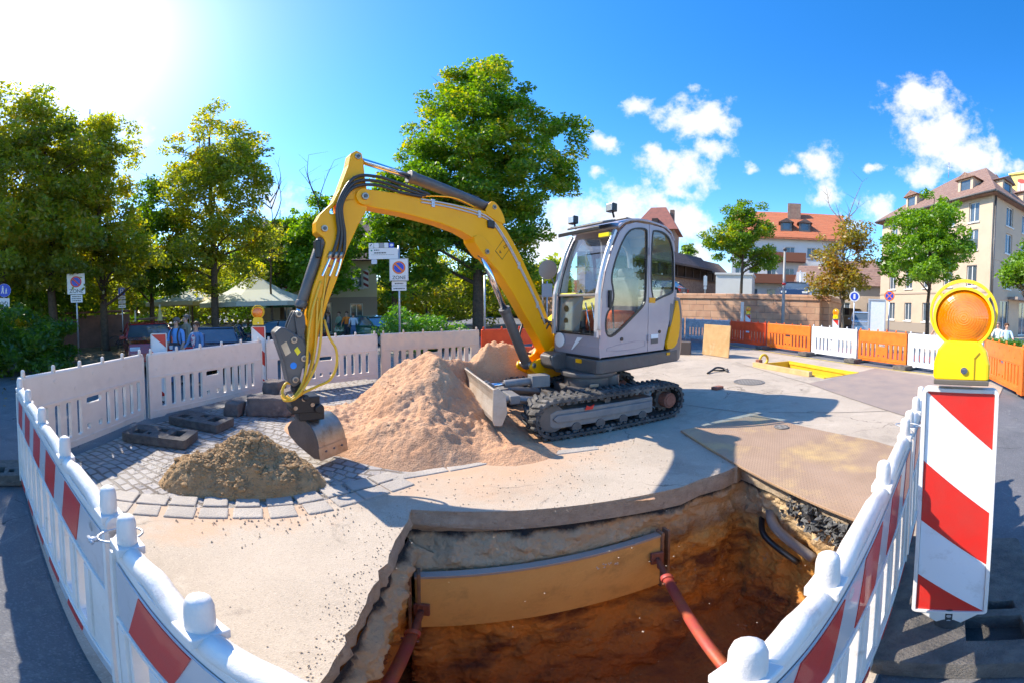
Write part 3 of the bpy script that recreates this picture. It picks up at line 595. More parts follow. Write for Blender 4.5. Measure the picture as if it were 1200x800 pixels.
def make_board(label, slope=1, group=None, W=.27, Hh=1.06, z0=.20):
    """striped board on a stem, faces -y, origin on the ground"""
    t = empty('warning_board', (0, 0, 0), label, 'warning board', group)
    mb = MB(); o = rrect(-W / 2, z0, W / 2, z0 + Hh, .02, 4); i_ = rrect(-W / 2 + .014, z0 + .014, W / 2 - .014, z0 + Hh - .014, .008, 3)
    mb.ext([o, i_], -.026, .026, WALL); mb.build('frame', whiten, t, bevel=.006)
    fw = W - .03; fh = Hh - .03; x0 = -fw / 2; zb = z0 + .015; mats = [whitefoil, redfoil]; mb = MB(); mb.ext([rect(x0, zb, x0 + fw, zb + fh)], -.014, .014, WALL, 0)
    # falling diagonals
    k = fh / 1.03
    def st(a, b):   # red stripe between heights a..b on the left edge, falling by .25 to the right
        dz = .215 * k
        L0, L1 = zb + a, zb + b; poly = [(x0, L0), (x0 + fw, L0 - dz), (x0 + fw, L1 - dz), (x0, L1)]
        out = []
        for j in range(4):
            p, q = poly[j], poly[(j + 1) % 4]
            for lo, sg in ((zb, 1), (zb + fh, -1)): pass
            out.append(p)
        # clip to the face
        def clip(P, f, inter):
            o_ = []
            for j in range(len(P)):
                p, q = P[j], P[(j + 1) % len(P)]
                if f(p): o_.append(p)
                if f(p) != f(q): o_.append(inter(p, q))
            return o_
        ix = lambda zz: (lambda p, q: (p[0] + (q[0] - p[0]) * (zz - p[1]) / (q[1] - p[1]), zz))
        out = clip(out, lambda p: p[1] >= zb, ix(zb)); out = clip(out, lambda p: p[1] <= zb + fh, ix(zb + fh))
        if len(out) > 2:
            for s_ in (-1, 1): mb.ext([[(x * slope, z) for x, z in out]], s_ * .0140, s_ * .0165, WALL, 1)
    st(-.05 * k, .215 * k); st(.50 * k, .76 * k); st(1.03 * k, 1.33 * k)
    mb.build('striped_face', mats, t)
    mb = MB(); mb.ext([[(-.115, z0 + .002), (.115, z0 + .002), (.04, z0 - .075), (-.04, z0 - .075)]], -.016, .016, WALL); mb.build('bracket', whiten, t, bevel=.004)
    mb = MB(); mb.cyl((0, 0, .02), (0, 0, z0 + .02), .021, 16); mb.tube([(0, 0, .11), (0, 0, .13), (0, 0, .15)], [.055, .05, .024], 20); mb.build('stem', rubber, t)
    mb = MB()
    for z in (z0 - .02, z0 - .055): mb.cyl((.0, -.017, z), (.0, -.024, z), .009, 8)
    mb.build('bolt', galv, t)
    return t
bd = make_board('large red and white striped warning board under the big amber lamp at the right'); bd.location = (1.262, .525, 0); bd.rotation_euler = (0, 0, R(-67.5))
lp_ = make_lamp('large amber warning lamp in a yellow housing, on the striped board at the right', None); lp_.location = (1.262, .525, 1.295); lp_.rotation_euler = (0, 0, R(-67.5))
# red wire tie and steel clips on the joints
def clip(p, lab, a):
    mb = MB(); mb.tube([Vector((.035 * math.cos(k * PI / 8), .06 * math.sin(k * PI / 8), 0)) for k in range(17)], .0035, 6); mb.cyl((-.0, -.06, 0), (0, -.085, 0), .009, 6); mb.cyl((-.02, -.078, 0), (.02, -.078, 0), .005, 6)
    mb.build('wire_clip', galv, label=lab, cat='clip', loc=(0, 0, 0), group=None); o = bpy.data.objects[[x.name for x in bpy.data.objects if x.name.startswith('wire_clip')][-1]]; o.location = p; o.rotation_euler.z = a
clip((-.825, .48, .90), 'steel wire clip with wing nut joining the two near left barriers', R(-12)); clip((1.645, .965, .95), 'thin steel wire clip joining the two near right barriers', R(24))
def small_board(p, rz, lab, lablamp, lamp=True, lean=0.):
    b = make_board(lab, 1, 'striped boards round the site edge', .25, 1.0); b.location = p; b.rotation_euler = (0, lean, rz)
    if lamp:
        l_ = make_lamp(lablamp, 'amber lamps round the site edge'); q = Matrix.Rotation(lean, 3, 'Y'); l_.location = Vector(p) + Matrix.Rotation(rz, 3, 'Z') @ (q @ Vector((0, 0, 1.225))); l_.rotation_euler = (0, lean, rz)
small_board((-4.22, 5.42, 0), R(28), 'striped board at the fence joint left of the excavator bucket', 'amber lamp above the white fence, left of the excavator bucket')
small_board((-4.75, 3.6, -.02), R(50), 'striped board without a lamp, behind the fence left of the walker with a belt bag', '', False)
small_board(tuple(at(980, 13.4)[:2]) + (0,), R(-75), 'striped board behind the far orange and white barriers', 'amber lamp behind the far barriers, near the thin autumn tree')
small_board(tuple(at(877, 17.5)[:2]) + (0,), R(-30), 'striped board behind the red-orange barriers, by the sandstone wall', 'amber lamp low in front of the sandstone wall')
small_board((7.6, 1.75, 0), R(-75), 'slim leaning striped board at the far right edge of the view', 'amber lamp on the leaning board at the far right edge', True, R(7))
foot(7.6, 1.75, R(20), 'black rubber foot under the leaning board at the far right')
# ------------------------------------------------------------------ in the pit
bx = lambda mb, a, b, z0, z1, th: mb
t = empty('shoring_board', (.26, 2.46, -.7), 'long ochre shoring board along the back wall of the pit', 'shoring board', None, world=True)
A_, B_ = Vector((-.60, 2.24, 0)), Vector((1.12, 2.69, 0)); tt = (B_ - A_).normalized(); nn = Vector((tt.y, -tt.x, 0)); LB = (B_ - A_).length
f_ = lambda u, v, w: A_ + tt * u + nn * w + Vector((0, 0, v))
mb = MB(); mb.ext([rect(0, -.99, LB, -.43)], 0, .055, f_); mb.build('board', boardm, t, bevel=.006)
mb = MB(); mb.ext([rect(-.005, -.43, LB + .005, -.405)], -.004, .062, f_); mb.build('top_edge', M('edge_iron', (.42, .36, .30), .6, metal=.3, bump=.2), t, bevel=.003)
for x in (-.045, .012, LB - .03, LB + .03):
    mb = MB(); mb.ext([rect(x, -1.02, x + .022, -.37 if x < .5 else -.38)], -.01, .075, f_); mb.build('edge_post', M('rusty_post', (.30, .20, .13), .7, metal=.3, col2=(.22, .11, .06), scale=9), t, bevel=.003)
mb = MB()
for x in (.03, LB - .06):
    mb = MB(); c_ = f_(x, -.72, .09); mb.tube([c_ + tt * .018 * math.cos(k * PI / 6) + Vector((0, 0, .04 * math.sin(k * PI / 6))) for k in range(13)], .006, 6); mb.build('chain_link', rust, t)
mb = MB(); random.seed(2)
for k in range(14): mb.ball(f_(1.20 + random.uniform(0, .17) + (0 if k < 6 else .0), -.53 - random.uniform(0, .05), .056), random.uniform(.006, .012), 6, 4, sc=(1, .4, 1))
mb.build('mortar_splash', M('mortar', (.62, .50, .36), .9), t)
def strut(p, q, lab):
    p = Vector(p); q = Vector(q); d = (q - p).normalized(); t = empty('trench_strut', p, lab, 'trench strut', 'red screw struts bracing the pit', world=True)
    mb = MB(); mb.tube([p + d * .26, q], .036, 20); mb.build('tube', strutm, t)
    mb = MB(); mb.tube([p, p + d * .3], .018, 12)
    for k in range(14): mb.tube([p + d * (.05 + k * .014), p + d * (.056 + k * .014)], [.024, .024], 12)
    mb.build('screw', rust, t)
    mb = MB(); mb.tube([p + d * .25, p + d * .29], [.046, .046], 20); mb.build('collar', strutm, t, bevel=.004)
    mb = MB(); mb.box(p, (.10, .03, .12)); mb.build('end_plate', rust, t, bevel=.004)
    mb = MB(); mb.tube([p + d * .33 + Vector((-.05, 0, .01)), p + d * .33 + Vector((.05, 0, -.01))], .009, 8); mb.build('handle', rust, t)
strut((-.545, 2.18, -.75), (-.475, .62, -.80), 'dark red strut at the left end of the shoring board'); strut((1.06, 2.58, -.62), (.84, .72, -.80), 'bright red strut at the right end of the shoring board')
mb = MB(); mb.tube(spline([(2.15, 2.62, -.42), (2.0, 2.35, -.46), (2.05, 1.95, -.62)], 6), .045, 14); mb.build('buried_pipe', M('pipe_grey', (.22, .19, .17), .7, bump=.4), label='grey buried pipe crossing the right wall of the pit', cat='pipe', loc=(2, 2.3, -.5))
mb = MB(); mb.tube(spline([(2.12, 2.70, -.56), (1.97, 2.45, -.60), (2.03, 2.1, -.74)], 6), .028, 12); mb.build('buried_cable', black, label='black buried cable below the grey pipe in the right wall of the pit', cat='cable', loc=(2, 2.3, -.6))
random.seed(9); mb = MB()
for k in range(120):
    c_ = Vector((2.02 + random.uniform(-.05, .03), random.uniform(1.6, 2.25), random.uniform(-.30, -.07))); s_ = random.uniform(.02, .05)
    vs = [c_ + Vector((random.uniform(-1, 1), random.uniform(-1, 1), random.uniform(-1, 1))).normalized() * s_ for _ in range(6)]
    mb.add(vs, [(0, 1, 2), (0, 2, 3), (0, 3, 4), (0, 4, 5), (1, 2, 5), (2, 3, 5), (3, 4, 1), (1, 4, 5)])
mb.build('broken_asphalt', M('tar_lumps', (.05, .052, .055), .5, col2=(.14, .14, .14), scale=30, bump=.5), label='crust of broken black asphalt on the pit edge under the steel plate', cat='asphalt', loc=(2, 1.9, -.2))
# ------------------------------------------------------------------ steel plate, boards, stones, odds and ends
mb = MB(); PL = [(1.93, 4.05), (1.965, 1.45), (3.45, 1.85), (3.5, 2.5), (3.15, 4.22)]
mb.ext([PL], .006, .032, ID)
def plate_mat():
    m = M('plate_rust', (.43, .285, .185), .6, metal=.1, col2=(.35, .225, .14), scale=1.6, dirt=(.60, .40, .17), dscale=1.1, dthr=(.5, .68)); nt = m.node_tree; N = nt.nodes; L = nt.links
    tc = N.new('ShaderNodeTexCoord'); mp = N.new('ShaderNodeMapping'); mp.inputs['Rotation'].default_value = (0, 0, R(40)); L.new(tc.outputs['Object'], mp.inputs[0])
    b = N.new('ShaderNodeTexBrick'); b.inputs['Scale'].default_value = 1; b.inputs['Brick Width'].default_value = .05; b.inputs['Row Height'].default_value = .025; b.inputs['Mortar Size'].default_value = .006; b.inputs['Mortar Smooth'].default_value = .6; L.new(mp.outputs[0], b.inputs['Vector'])
    bp = N.new('ShaderNodeBump'); bp.inputs['Strength'].default_value = .6; bp.inputs['Distance'].default_value = .005; bp.invert = True; L.new(b.outputs[1], bp.inputs['Height']); L.new(bp.outputs[0], N['Principled BSDF'].inputs['Normal'])
    return m
mb.build('steel_plate', plate_mat(), label='large rusty steel road plate covering the right end of the pit', cat='steel plate', loc=(2.6, 3, 0), bevel=.004)
def plank(name, lab, cat, c, d, rz, mat, tilt=0., **k):
    mb = MB(); mb.box((0, 0, 0), d); o = mb.build(name, mat, label=lab, cat=cat, loc=(0, 0, 0), bevel=.006, **k); o.location = c; o.rotation_euler = (tilt, 0, rz); return o
plank('plywood_sheet', 'upright sheet of stained plywood standing left of the orange barriers', 'plywood sheet', (6.05, 10.25, .49), (1.15, .03, .96), R(-75), wood, R(-4))
plank('crate_block', 'dark wooden block behind the plywood sheet by the counterweight', 'wooden block', (5.2, 11.2, .2), (.8, .5, .4), R(-30), M('dark_wood', (.12, .09, .07), .8))
plank('timber_beam', 'squared pale timber lying along the near side of the yellow trench', 'timber', (6.02, 7.1, .06), (1.9, .12, .12), R(-84), M('timber', (.62, .43, .20), .7, col2=(.52, .33, .14), scale=5))
plank('wood_offcut', 'small brown wood offcut on the concrete behind the tracks', 'wood offcut', (3.62, 6.05, .03), (.22, .12, .05), R(20), rust)
t = empty('trench_box', (6.8, 7.1, 0), 'yellow steel lining inside the small trench beyond the apron', 'trench lining', None, world=True)
for (a, b, c, d) in ((7.42, 7.1, .05, 2.58), (6.23, 7.1, .05, 2.58)):
    mb = MB(); mb.box((a, b, -.55), (c, d, 1.14))
    for z in (-.05, -.25, -.45, -.65): mb.box((a + (-.03 if a > 7 else .03), b, z), (.03, d, .05))
    mb.build('side_plate', M('trench_yellow', (.80, .52, .02), .5, col2=(.66, .40, .03), scale=3), t, bevel=.004)
for y in (5.83, 8.37): mb = MB(); mb.box((6.83, y, -.55), (1.15, .04, 1.12)); mb.build('end_plate', MATS['trench_yellow'], t)
mb = MB(); mb.box((6.825, 7.1, -.9), (1.2, 2.55, .05)); mb.build('trench_floor', soilm, kind='structure')
t = empty('pipe_clamp', (6.35, 8.2, .0), 'yellow ring clamp at the back corner of the small trench', 'pipe clamp', None, world=True)
mb = MB(); mb.tube([Vector((6.35 + .13 * math.cos(k * PI / 10), 8.2, .14 + .13 * math.sin(k * PI / 10))) for k in range(21)], .035, 8); mb.build('ring', MATS['trench_yellow'], t); mb = MB(); mb.box((6.15, 8.15, .08), (.12, .16, .16)); mb.build('bolt_block', rust, t, bevel=.01)
mb = MB(); mb.tube(spline([(4.25, 7.55, .02), (4.45, 7.7, .05), (4.6, 7.75, .10), (4.75, 7.7, .08), (4.8, 7.55, .02)], 6), .025, 8); mb.tube(spline([(4.6, 7.9, .02), (4.8, 7.7, .03), (5.0, 7.9, .02)], 6), .02, 8); mb.build('loose_hose', black, label='loose black hose curled on the concrete near the plywood sheet', cat='hose', loc=(4.7, 7.7, 0))
stone_m = M('old_stone', (.20, .155, .13), .9, col2=(.12, .10, .09), scale=7, bump=1, bscale=30, dirt=(.34, .27, .22), dscale=5)
def stone(lab, c, d, rz, sd, grp='loose old kerb stones by the fence'):
    rnd = random.Random(sd); mb = MB()
    n_ = 8
    def fc(ax, s_):
        def f(u, v):
            a, b = u * 2 - 1, v * 2 - 1; p = [0, 0, 0]; p[ax] = s_; p[(ax + 1) % 3] = a; p[(ax + 2) % 3] = b; P = Vector(p); q = P.normalized() * 1.25; P = P.lerp(q, .22); P = Vector((P.x * d[0] / 2, P.y * d[1] / 2, P.z * d[2] / 2))
            return P * (1 + noise.noise(P * 7 + Vector((sd, 0, 0))) * .16) + Vector((0, 0, d[2] / 2 - .01))
        return f
    for ax in range(3):
        for s_ in (-1, 1): mb.grid(fc(ax, s_), n_, n_)
    o = mb.build('loose_stone', stone_m, label=lab, cat='stone', group=grp, loc=(0, 0, 0)); o.location = c; o.rotation_euler.z = rz
stone('small square stone lying left of the longer ones by the fence', (-3.62, 4.05, 0), (.24, .22, .2), R(10), 1); stone('long old kerb stone lying by the fence left of the bucket', (-3.22, 4.32, 0), (.62, .26, .28), R(25), 2)
stone('rough stone behind the bucket, right of the long kerb stone', (-2.98, 4.62, 0), (.34, .3, .36), R(50), 3); stone('stone perched on the ones behind it by the fence', (-3.42, 4.75, .16), (.28, .26, .26), R(5), 4, None); stone('broad flat stone at the back of the pile by the fence', (-3.30, 4.85, 0), (.5, .4, .2), R(5), 6)
# ================================================================== EXCAVATOR
EX = empty('excavator', (1.07, 5.06, 0), 'yellow and grey mini excavator with a glazed cab, its boom reaching left over the sand', 'excavator', None, world=True)
# ---- undercarriage: frame a forward (to the blade), b away from the viewer
Fv = Vector((-.945, -.328, 0)).normalized(); Nv = Vector((-Fv.y, Fv.x, 0)) * -1
Nv = Vector((-.328, .945, 0)).normalized(); O_ = Vector((.46, 4.08, 0))
UF = lambda a, b, z: O_ + Fv * a + Nv * b + Vector((0, 0, z))
def stadium(a0, a1, r, cz, n=16, r2=None):
    r2 = r2 or r; out = []
    for k in range(n + 1): t = -PI / 2 + PI * k / n; out.append((a1 + r * math.cos(t), cz + r * math.sin(t)))
    for k in range(n + 1): t = PI / 2 + PI * k / n; out.append((a0 + r2 * math.cos(t), cz + (r - r2) * 0 + r2 * math.sin(t)))
    return out
def resample(loop, step):
    out = []; n = len(loop); d = 0; nxt = 0
    for i in range(n):
        p, q = Vector(loop[i]), Vector(loop[(i + 1) % n]); l = (q - p).length
        if l < 1e-6: continue
        while d + l > nxt: t = (nxt - d) / l; out.append((p.lerp(q, t), (q - p).normalized())); nxt += step
        d += l
    return out
for b0, b1, nmx in ((0, .36, 'near'), (1.09, 1.45, 'far')):
    mid = (b0 + b1) / 2; outer = stadium(-1.70, .0, .225, .25); inner = stadium(-1.70, .0, .190, .25)
    mb = MB(); mb.ext([outer, inner], b0, b1, lambda u, v, w: UF(u, w, v), smooth=False)
    for (p, d) in resample(outer, .0865):
        nrm = Vector((d.y, -d.x)); ang = math.atan2(d.y, d.x)
        for side in (-1, 1):
            wdt = .165; c2 = p + nrm * .012; cb = mid + side * (.36 / 2 - wdt / 2 + .0); sh = side * .5
            # slanted lug
            vs = []
            for (u, v_, w_) in [(-.026, -.012, -1), (.026, -.012, -1), (.018, .014, -1), (-.018, .014, -1), (-.026, -.012, 1), (.026, -.012, 1), (.018, .014, 1), (-.018, .014, 1)]:
                uu = u + (.022 * w_ * side); q = c2 + d * uu + nrm * v_; vs.append(UF(q.x, cb + w_ * wdt / 2, q.y))
            mb.add(vs, [(0, 1, 2, 3), (7, 6, 5, 4), (0, 4, 5, 1), (1, 5, 6, 2), (2, 6, 7, 3), (3, 7, 4, 0)])
    # inner drive teeth seen along the belt's inside
    for (p, d) in resample(inner, .0865):
        nrm = Vector((d.y, -d.x)); q = p - nrm * .016
        for bb in (b0 + .03, b1 - .03): mb.box(UF(q.x, bb, q.y), (.05, .03, .03), rot=Matrix((( Fv.x, Nv.x, 0), (Fv.y, Nv.y, 0), (0, 0, 1))) @ Matrix.Rotation(-math.atan2(d.y, d.x), 3, 'Y'))
    tr = mb.build('track_belt', trackm, EX, bevel=.004, seg=1)
    mb = MB(); mb.ext([[(-1.42, .13), (-.02, .13), (.03, .17), (.03, .31), (-.05, .345), (-1.42, .345)]], b0 + .055, b1 - .055, lambda u, v, w: UF(u, w, v))
    mb.ext([[(-1.40, .20), (-.05, .20), (-.0, .25), (-.05, .295), (-1.40, .295)]], b0 + .03, b0 + .06, lambda u, v, w: UF(u, w, v)); mb.build('track_frame', midgrey, EX, bevel=.012)
    for a in (-.3, -.62, -.95, -1.25): mb = MB(); mb.cyl(UF(a, b0 + .04, .115), UF(a, b1 - .04, .115), .062, 20); mb.build('bottom_roller', dkgrey, EX, bevel=.006)
    mb = MB(); mb.cyl(UF(-.75, b0 + .1, .385), UF(-.75, b1 - .1, .385), .045, 16); mb.build('top_roller', dkgrey, EX)
    mb = MB(); mb.cyl(UF(0, b0 + .06, .25), UF(0, b1 - .06, .25), .165, 32); mb.build('idler', dkgrey, EX, bevel=.01)
    mb = MB(); teeth = []
    for k in range(44): r_ = .172 if k % 4 < 2 else .148; teeth.append((-1.70 + r_ * math.cos(2 * PI * k / 44), .25 + r_ * math.sin(2 * PI * k / 44)))
    mb.ext([teeth], mid - .03, mid + .03, lambda u, v, w: UF(u, w, v)); sp = mb.build('sprocket', dkgrey, EX)
    mb = MB(); mb.cyl(UF(-1.70, b0 + .028, .25), UF(-1.70, b1 - .05, .25), .105, 28); mb.cyl(UF(-1.70, b0 + .018, .25), UF(-1.70, b0 + .03, .25), .075, 28)
    for k in range(9): c_ = UF(-1.70 + .09 * math.cos(k * 2 * PI / 9), b0 + .022, .25 + .09 * math.sin(k * 2 * PI / 9)); mb.cyl(c_, c_ - Nv * .006, .01, 6)
    hb = mb.build('hub', rust, EX, bevel=.004)
for dz, mt in ((0, redfoil),): mb = MB(); mb.ext([[(-.50, .315), (-.40, .315), (-.42, .37), (-.46, .35), (-.52, .37)]], .028, .04, lambda u, v, w: UF(u, w, v)); mb.build('red_mark', mt, EX)
mb = MB(); mb.box(UF(-.78, .72, .36), (.62, .62, .24), math.atan2(Fv.y, Fv.x)); mb.box(UF(-.35, .72, .33), (1.0, .16, .14), math.atan2(Nv.y, Nv.x))
mb.box(UF(-1.2, .72, .31), (.8, .18, .14), math.atan2(Nv.y, Nv.x)); mb.build('centre_frame', dkgrey, EX, bevel=.02)
mb = MB(); mb.cyl(UF(-.85, .72, .46), UF(-.85, .72, .60), .33, 40); mb.cyl(UF(-.85, .72, .60), UF(-.85, .72, .66), .38, 40); mb.build('slew_ring', dkgrey, EX, bevel=.01)
mb = MB(); mb.cyl(UF(-1.05, .5, .48), UF(-1.05, .5, .62), .12, 20); mb.build('slew_motor', dkgrey, EX, bevel=.01); mb = MB(); mb.box(UF(-.72, .36, .50), (.13, .012, .07), math.atan2(Fv.y, Fv.x)); mb.build('maker_plate', steel, EX, bevel=.003)
# ---- dozer blade
mb = MB(); BW = (0.0, 1.45)
prof = [(.62, .27), (.66, .27), (.675, .33), (.655, .42), (.645, .50), (.66, .58), (.69, .655), (.665, .66), (.625, .60), (.605, .50), (.61, .40), (.625, .33)]
mb.ext([[(a, z) for a, z in prof]], BW[0], BW[1], lambda u, v, w: UF(u, w, v)); mb.build('dozer_blade', platem, EX, bevel=.004)
for b in BW:
    mb = MB(); mb.ext([[(.69, .66), (.64, .67), (.56, .60), (.54, .40), (.60, .26), (.68, .27), (.70, .33)]], b - .012, b + .012, lambda u, v, w: UF(u, w, v)); mb.build('blade_end', platem, EX, bevel=.003)
for b in (.40, 1.05):
    mb = MB(); mb.tube([UF(.60, b, .45), UF(.35, b, .44), UF(-.35, b, .33)], .05, 4); mb.build('blade_arm', midgrey, EX, bevel=.008)
mb = MB(); mb.box(UF(.33, .72, .44), (.12, .78, .10), math.atan2(Fv.y, Fv.x)); mb.build('blade_crossbar', midgrey, EX, bevel=.01)
mb = MB(); mb.tube([UF(.56, .72, .54), UF(.30, .72, .56)], .028, 14); mb.build('blade_rod', chrome, EX)
mb = MB(); mb.tube([UF(.34, .72, .555), UF(-.02, .72, .57)], .05, 16); mb.box(UF(-.12, .72, .57), (.24, .17, .15), math.atan2(Fv.y, Fv.x)); mb.build('blade_cylinder', midgrey, EX, bevel=.008)
for b in (.655, .785):
    mb = MB(); mb.ext([[(.62, .44), (.62, .58), (.54, .60), (.48, .56), (.5, .46)]], b - .012, b + .012, lambda u, v, w: UF(u, w, v)); mb.build('blade_bracket', midgrey, EX, bevel=.004)
# ---- house: s to the rear, b away from the viewer
Q_ = Vector((1.08, 4.62, 0)); Us = Vector((.85, .527, 0)).normalized(); Vs = Vector((-.527, .85, 0)).normalized(); HA = math.atan2(Us.y, Us.x)
HF = lambda s, b, z: Q_ + Us * s + Vs * b + Vector((0, 0, z))
HS = lambda u, v, w: HF(u, w, v)
HM = Matrix(((Us.x, Vs.x, 0), (Us.y, Vs.y, 0), (0, 0, 1)))
def hb_(mb, s, b, z, ds, db, dz, mi=0): return mb.box(HF(s, b, z), (ds, db, dz), rot=HM, mi=mi)
CW = .90
# deck skirt and belly
mb = MB()
plan = [(-.03, .03), (.0, -.015), (1.70, -.015), (1.88, .06), (1.98, .35), (2.02, .8), (1.97, 1.15), (1.8, 1.45), (1.5, 1.55), (.15, 1.55), (.02, 1.35), (-.03, .95)]
mb.ext([plan], .655, .845, lambda u, v, w: HF(u, v, w)); mb.build('deck_skirt', dkgrey, EX, bevel=.02)
mb = MB(); mb.ext([[(.2, .2), (1.5, .2), (1.6, .75), (1.4, 1.3), (.2, 1.3), (-.1, .75)]], .60, .66, lambda u, v, w: HF(u, v, w)); mb.build('belly_plate', dkgrey, EX, bevel=.01)
# nose casting with swing bracket
mb = MB(); mb.ext([[(.1, .60), (-.20, .66), (-.27, .72), (-.27, .84), (-.20, .88), (-.02, .88)]], .62, .90, HS); mb.build('nose_casting', dkgrey, EX, bevel=.02)
# counterweight
mb = MB(); cwp = [(1.50, -.02), (1.80, -.012), (1.93, .05), (2.02, .20), (2.07, .45), (2.09, .76), (2.07, 1.07), (1.96, 1.36), (1.80, 1.5), (1.5, 1.54), (1.5, 1.2), (1.60, .76), (1.5, .3)]
lev = [(.655, .93, 1.), (.70, .97, 1.), (.86, .995, 1.), (1.3, 1.0, 1.), (1.50, .985, 1.), (1.60, .95, 1.), (1.66, .90, 1.)]
def cwf(i, j):
    z, k, _ = lev[j]; s_, b_ = cwp[i]; return HF(1.5 + (s_ - 1.5) * k, .76 + (b_ - .76) * (k if k > .95 else .97), z)
nC = len(cwp); vs = [cwf(i, j) for i in range(nC) for j in range(len(lev))]; nl = len(lev)
mb.add(vs, [(i * nl + j, ((i + 1) % nC) * nl + j, ((i + 1) % nC) * nl + j + 1, i * nl + j + 1) for i in range(nC) for j in range(nl - 1)] + [tuple(i * nl + nl - 1 for i in range(nC)), tuple(i * nl for i in reversed(range(nC)))], 0, False)
cw = mb.build('counterweight', M('counterweight_grey', (.19, .165, .16), .45, coat=.2, col2=(.15, .13, .125), scale=2, dirt=(.30, .22, .17), dscale=6, dthr=(.66, .88)), EX, bevel=.02)
mb = MB(); hb_(mb, 1.99, .28, 1.30, .03, .06, .10); mb.build('tail_lamp', orangep, EX, bevel=.005)
# body fill behind and right of the cab
mb = MB(); mb.ext([[(.10, .855), (1.52, .855), (1.55, 1.60), (1.35, 1.66), (.5, 1.45), (.16, 1.22)]], CW + .03, 1.50, HS); mb.build('engine_hood', M('hood_yellow', (.88, .60, .01), .38, coat=.3), EX, bevel=.04, seg=3)
mb = MB(); mb.ext([[(.95, .86), (1.50, .86), (1.50, 1.60), (.95, 1.45)]], .05, CW, HS); mb.build('seat_base', dkgrey, EX)
# ---- cab
sil = smooth_loop([(0, .86), (.0, 1.30), (.015, 1.66), (.09, 1.95), (.20, 2.25), (.33, 2.50), (.45, 2.63), (.66, 2.71), (.95, 2.745), (1.33, 2.73), (1.50, 2.66), (1.60, 2.50), (1.64, 2.28), (1.665, 1.70), (1.56, 1.40), (1.40, .98), (1.36, .86)], 1)
door_o = [(.02, .87), (.012, 1.30), (.03, 1.66), (.10, 1.95), (.21, 2.25), (.34, 2.49), (.46, 2.605), (.66, 2.675), (.958, 2.695), (.958, .87)]
g1 = smooth_loop([(.18, 1.86), (.24, 2.07), (.36, 2.33), (.50, 2.53), (.66, 2.60), (.90, 2.63), (.925, 2.55), (.915, 1.65), (.88, 1.53), (.74, 1.43), (.28, 1.13), (.14, 1.11), (.085, 1.22), (.10, 1.41), (.19, 1.50), (.235, 1.60), (.225, 1.72)], 2)
rear_o = [(.968, .87), (.968, 2.70), (1.30, 2.70), (1.48, 2.63), (1.575, 2.48), (1.615, 2.27), (1.64, 1.71), (1.54, 1.42), (1.39, 1.0), (1.35, .87)]
g2 = smooth_loop([(1.01, 2.60), (1.10, 2.64), (1.30, 2.645), (1.46, 2.585), (1.55, 2.44), (1.59, 2.25), (1.605, 1.79), (1.57, 1.715), (1.30, 1.65), (1.01, 1.545)], 2)
mb = MB(); mb.ext([door_o, g1], .0, .035, HS); door = mb.build('door', lav, EX, bevel=.004)
mb = MB(); mb.ext([rear_o, g2], .0, .035, HS); rear = mb.build('side_panel', lav, EX, bevel=.004)
def inset(loop, k, n=None):
    cx = sum(p[0] for p in loop) / len(loop); cy = sum(p[1] for p in loop) / len(loop); out = []; m = len(loop)
    for i in range(m):
        a = Vector(loop[i - 1]); b = Vector(loop[(i + 1) % m]); t = (b - a).normalized(); nr = Vector((t.y, -t.x)); p = Vector(loop[i])
        if (p - nr * .01 - Vector((cx, cy))).length > (p + nr * .01 - Vector((cx, cy))).length and False: nr = -nr
        out.append(tuple(p + nr * k))
    return out
def area(l): return sum(l[i - 1][0] * l[i][1] - l[i][0] * l[i - 1][1] for i in range(len(l)))
for par, gl in ((door, g1), (rear, g2)):
    sg = 1 if area(gl) > 0 else -1
    mb = MB(); mb.ext([inset(gl, .004 * sg), inset(gl, -.020 * sg)], -.006, .014, HS); mb.build('rubber_seal', black, par)
    mb = MB(); mb.ext([inset(gl, -.012 * sg)], .012, .017, HS); mb.build('pane', glassm, par)
mb = MB(); hb_(mb, .155, -.018, 1.60, .045, .03, .22); hb_(mb, .155, -.032, 1.63, .03, .012, .10); mb.build('handle', black, door, bevel=.008)
for s_, z_ in ((.40, 1.08), (.0, 0)):
    if s_: mb = MB(); mb.cyl(HF(s_, 0, z_), HF(s_, -.012, z_), .025, 20); mb.build('lock', black, door)
mb = MB(); mb.cyl(HF(1.24, 0, 1.14), HF(1.24, -.012, 1.14), .025, 20); mb.build('lock', black, rear)
for z in (1.06, 2.30): mb = MB(); hb_(mb, .962, -.012, z, .03, .024, .10); mb.build('hinge', lav, door, bevel=.004)
mb = MB(); hb_(mb, 1.12, -.002, 1.08, .17, .006, .06, 0); hb_(mb, 1.12, -.002, 1.01, .17, .006, .07, 1); mb.build('type_plate', [whiteb, M('sticker_grey', (.09, .09, .09), .5)], rear)
mb = MB(); hb_(mb, 1.05, -.004, 1.60, .14, .006, .075); mb.build('amber_sticker', M('amber_sticker', (.85, .35, .0), .5), rear)
mb = MB(); mb.ext([smooth_loop([(.12, .93), (.90, .93), (.90, 1.05), (.12, 1.0)], 1), smooth_loop([(.125, .934), (.895, .934), (.895, 1.045), (.125, .996)], 1)], -.003, .003, HS); mb.build('door_crease', M('crease', (.25, .22, .26), .6), door)
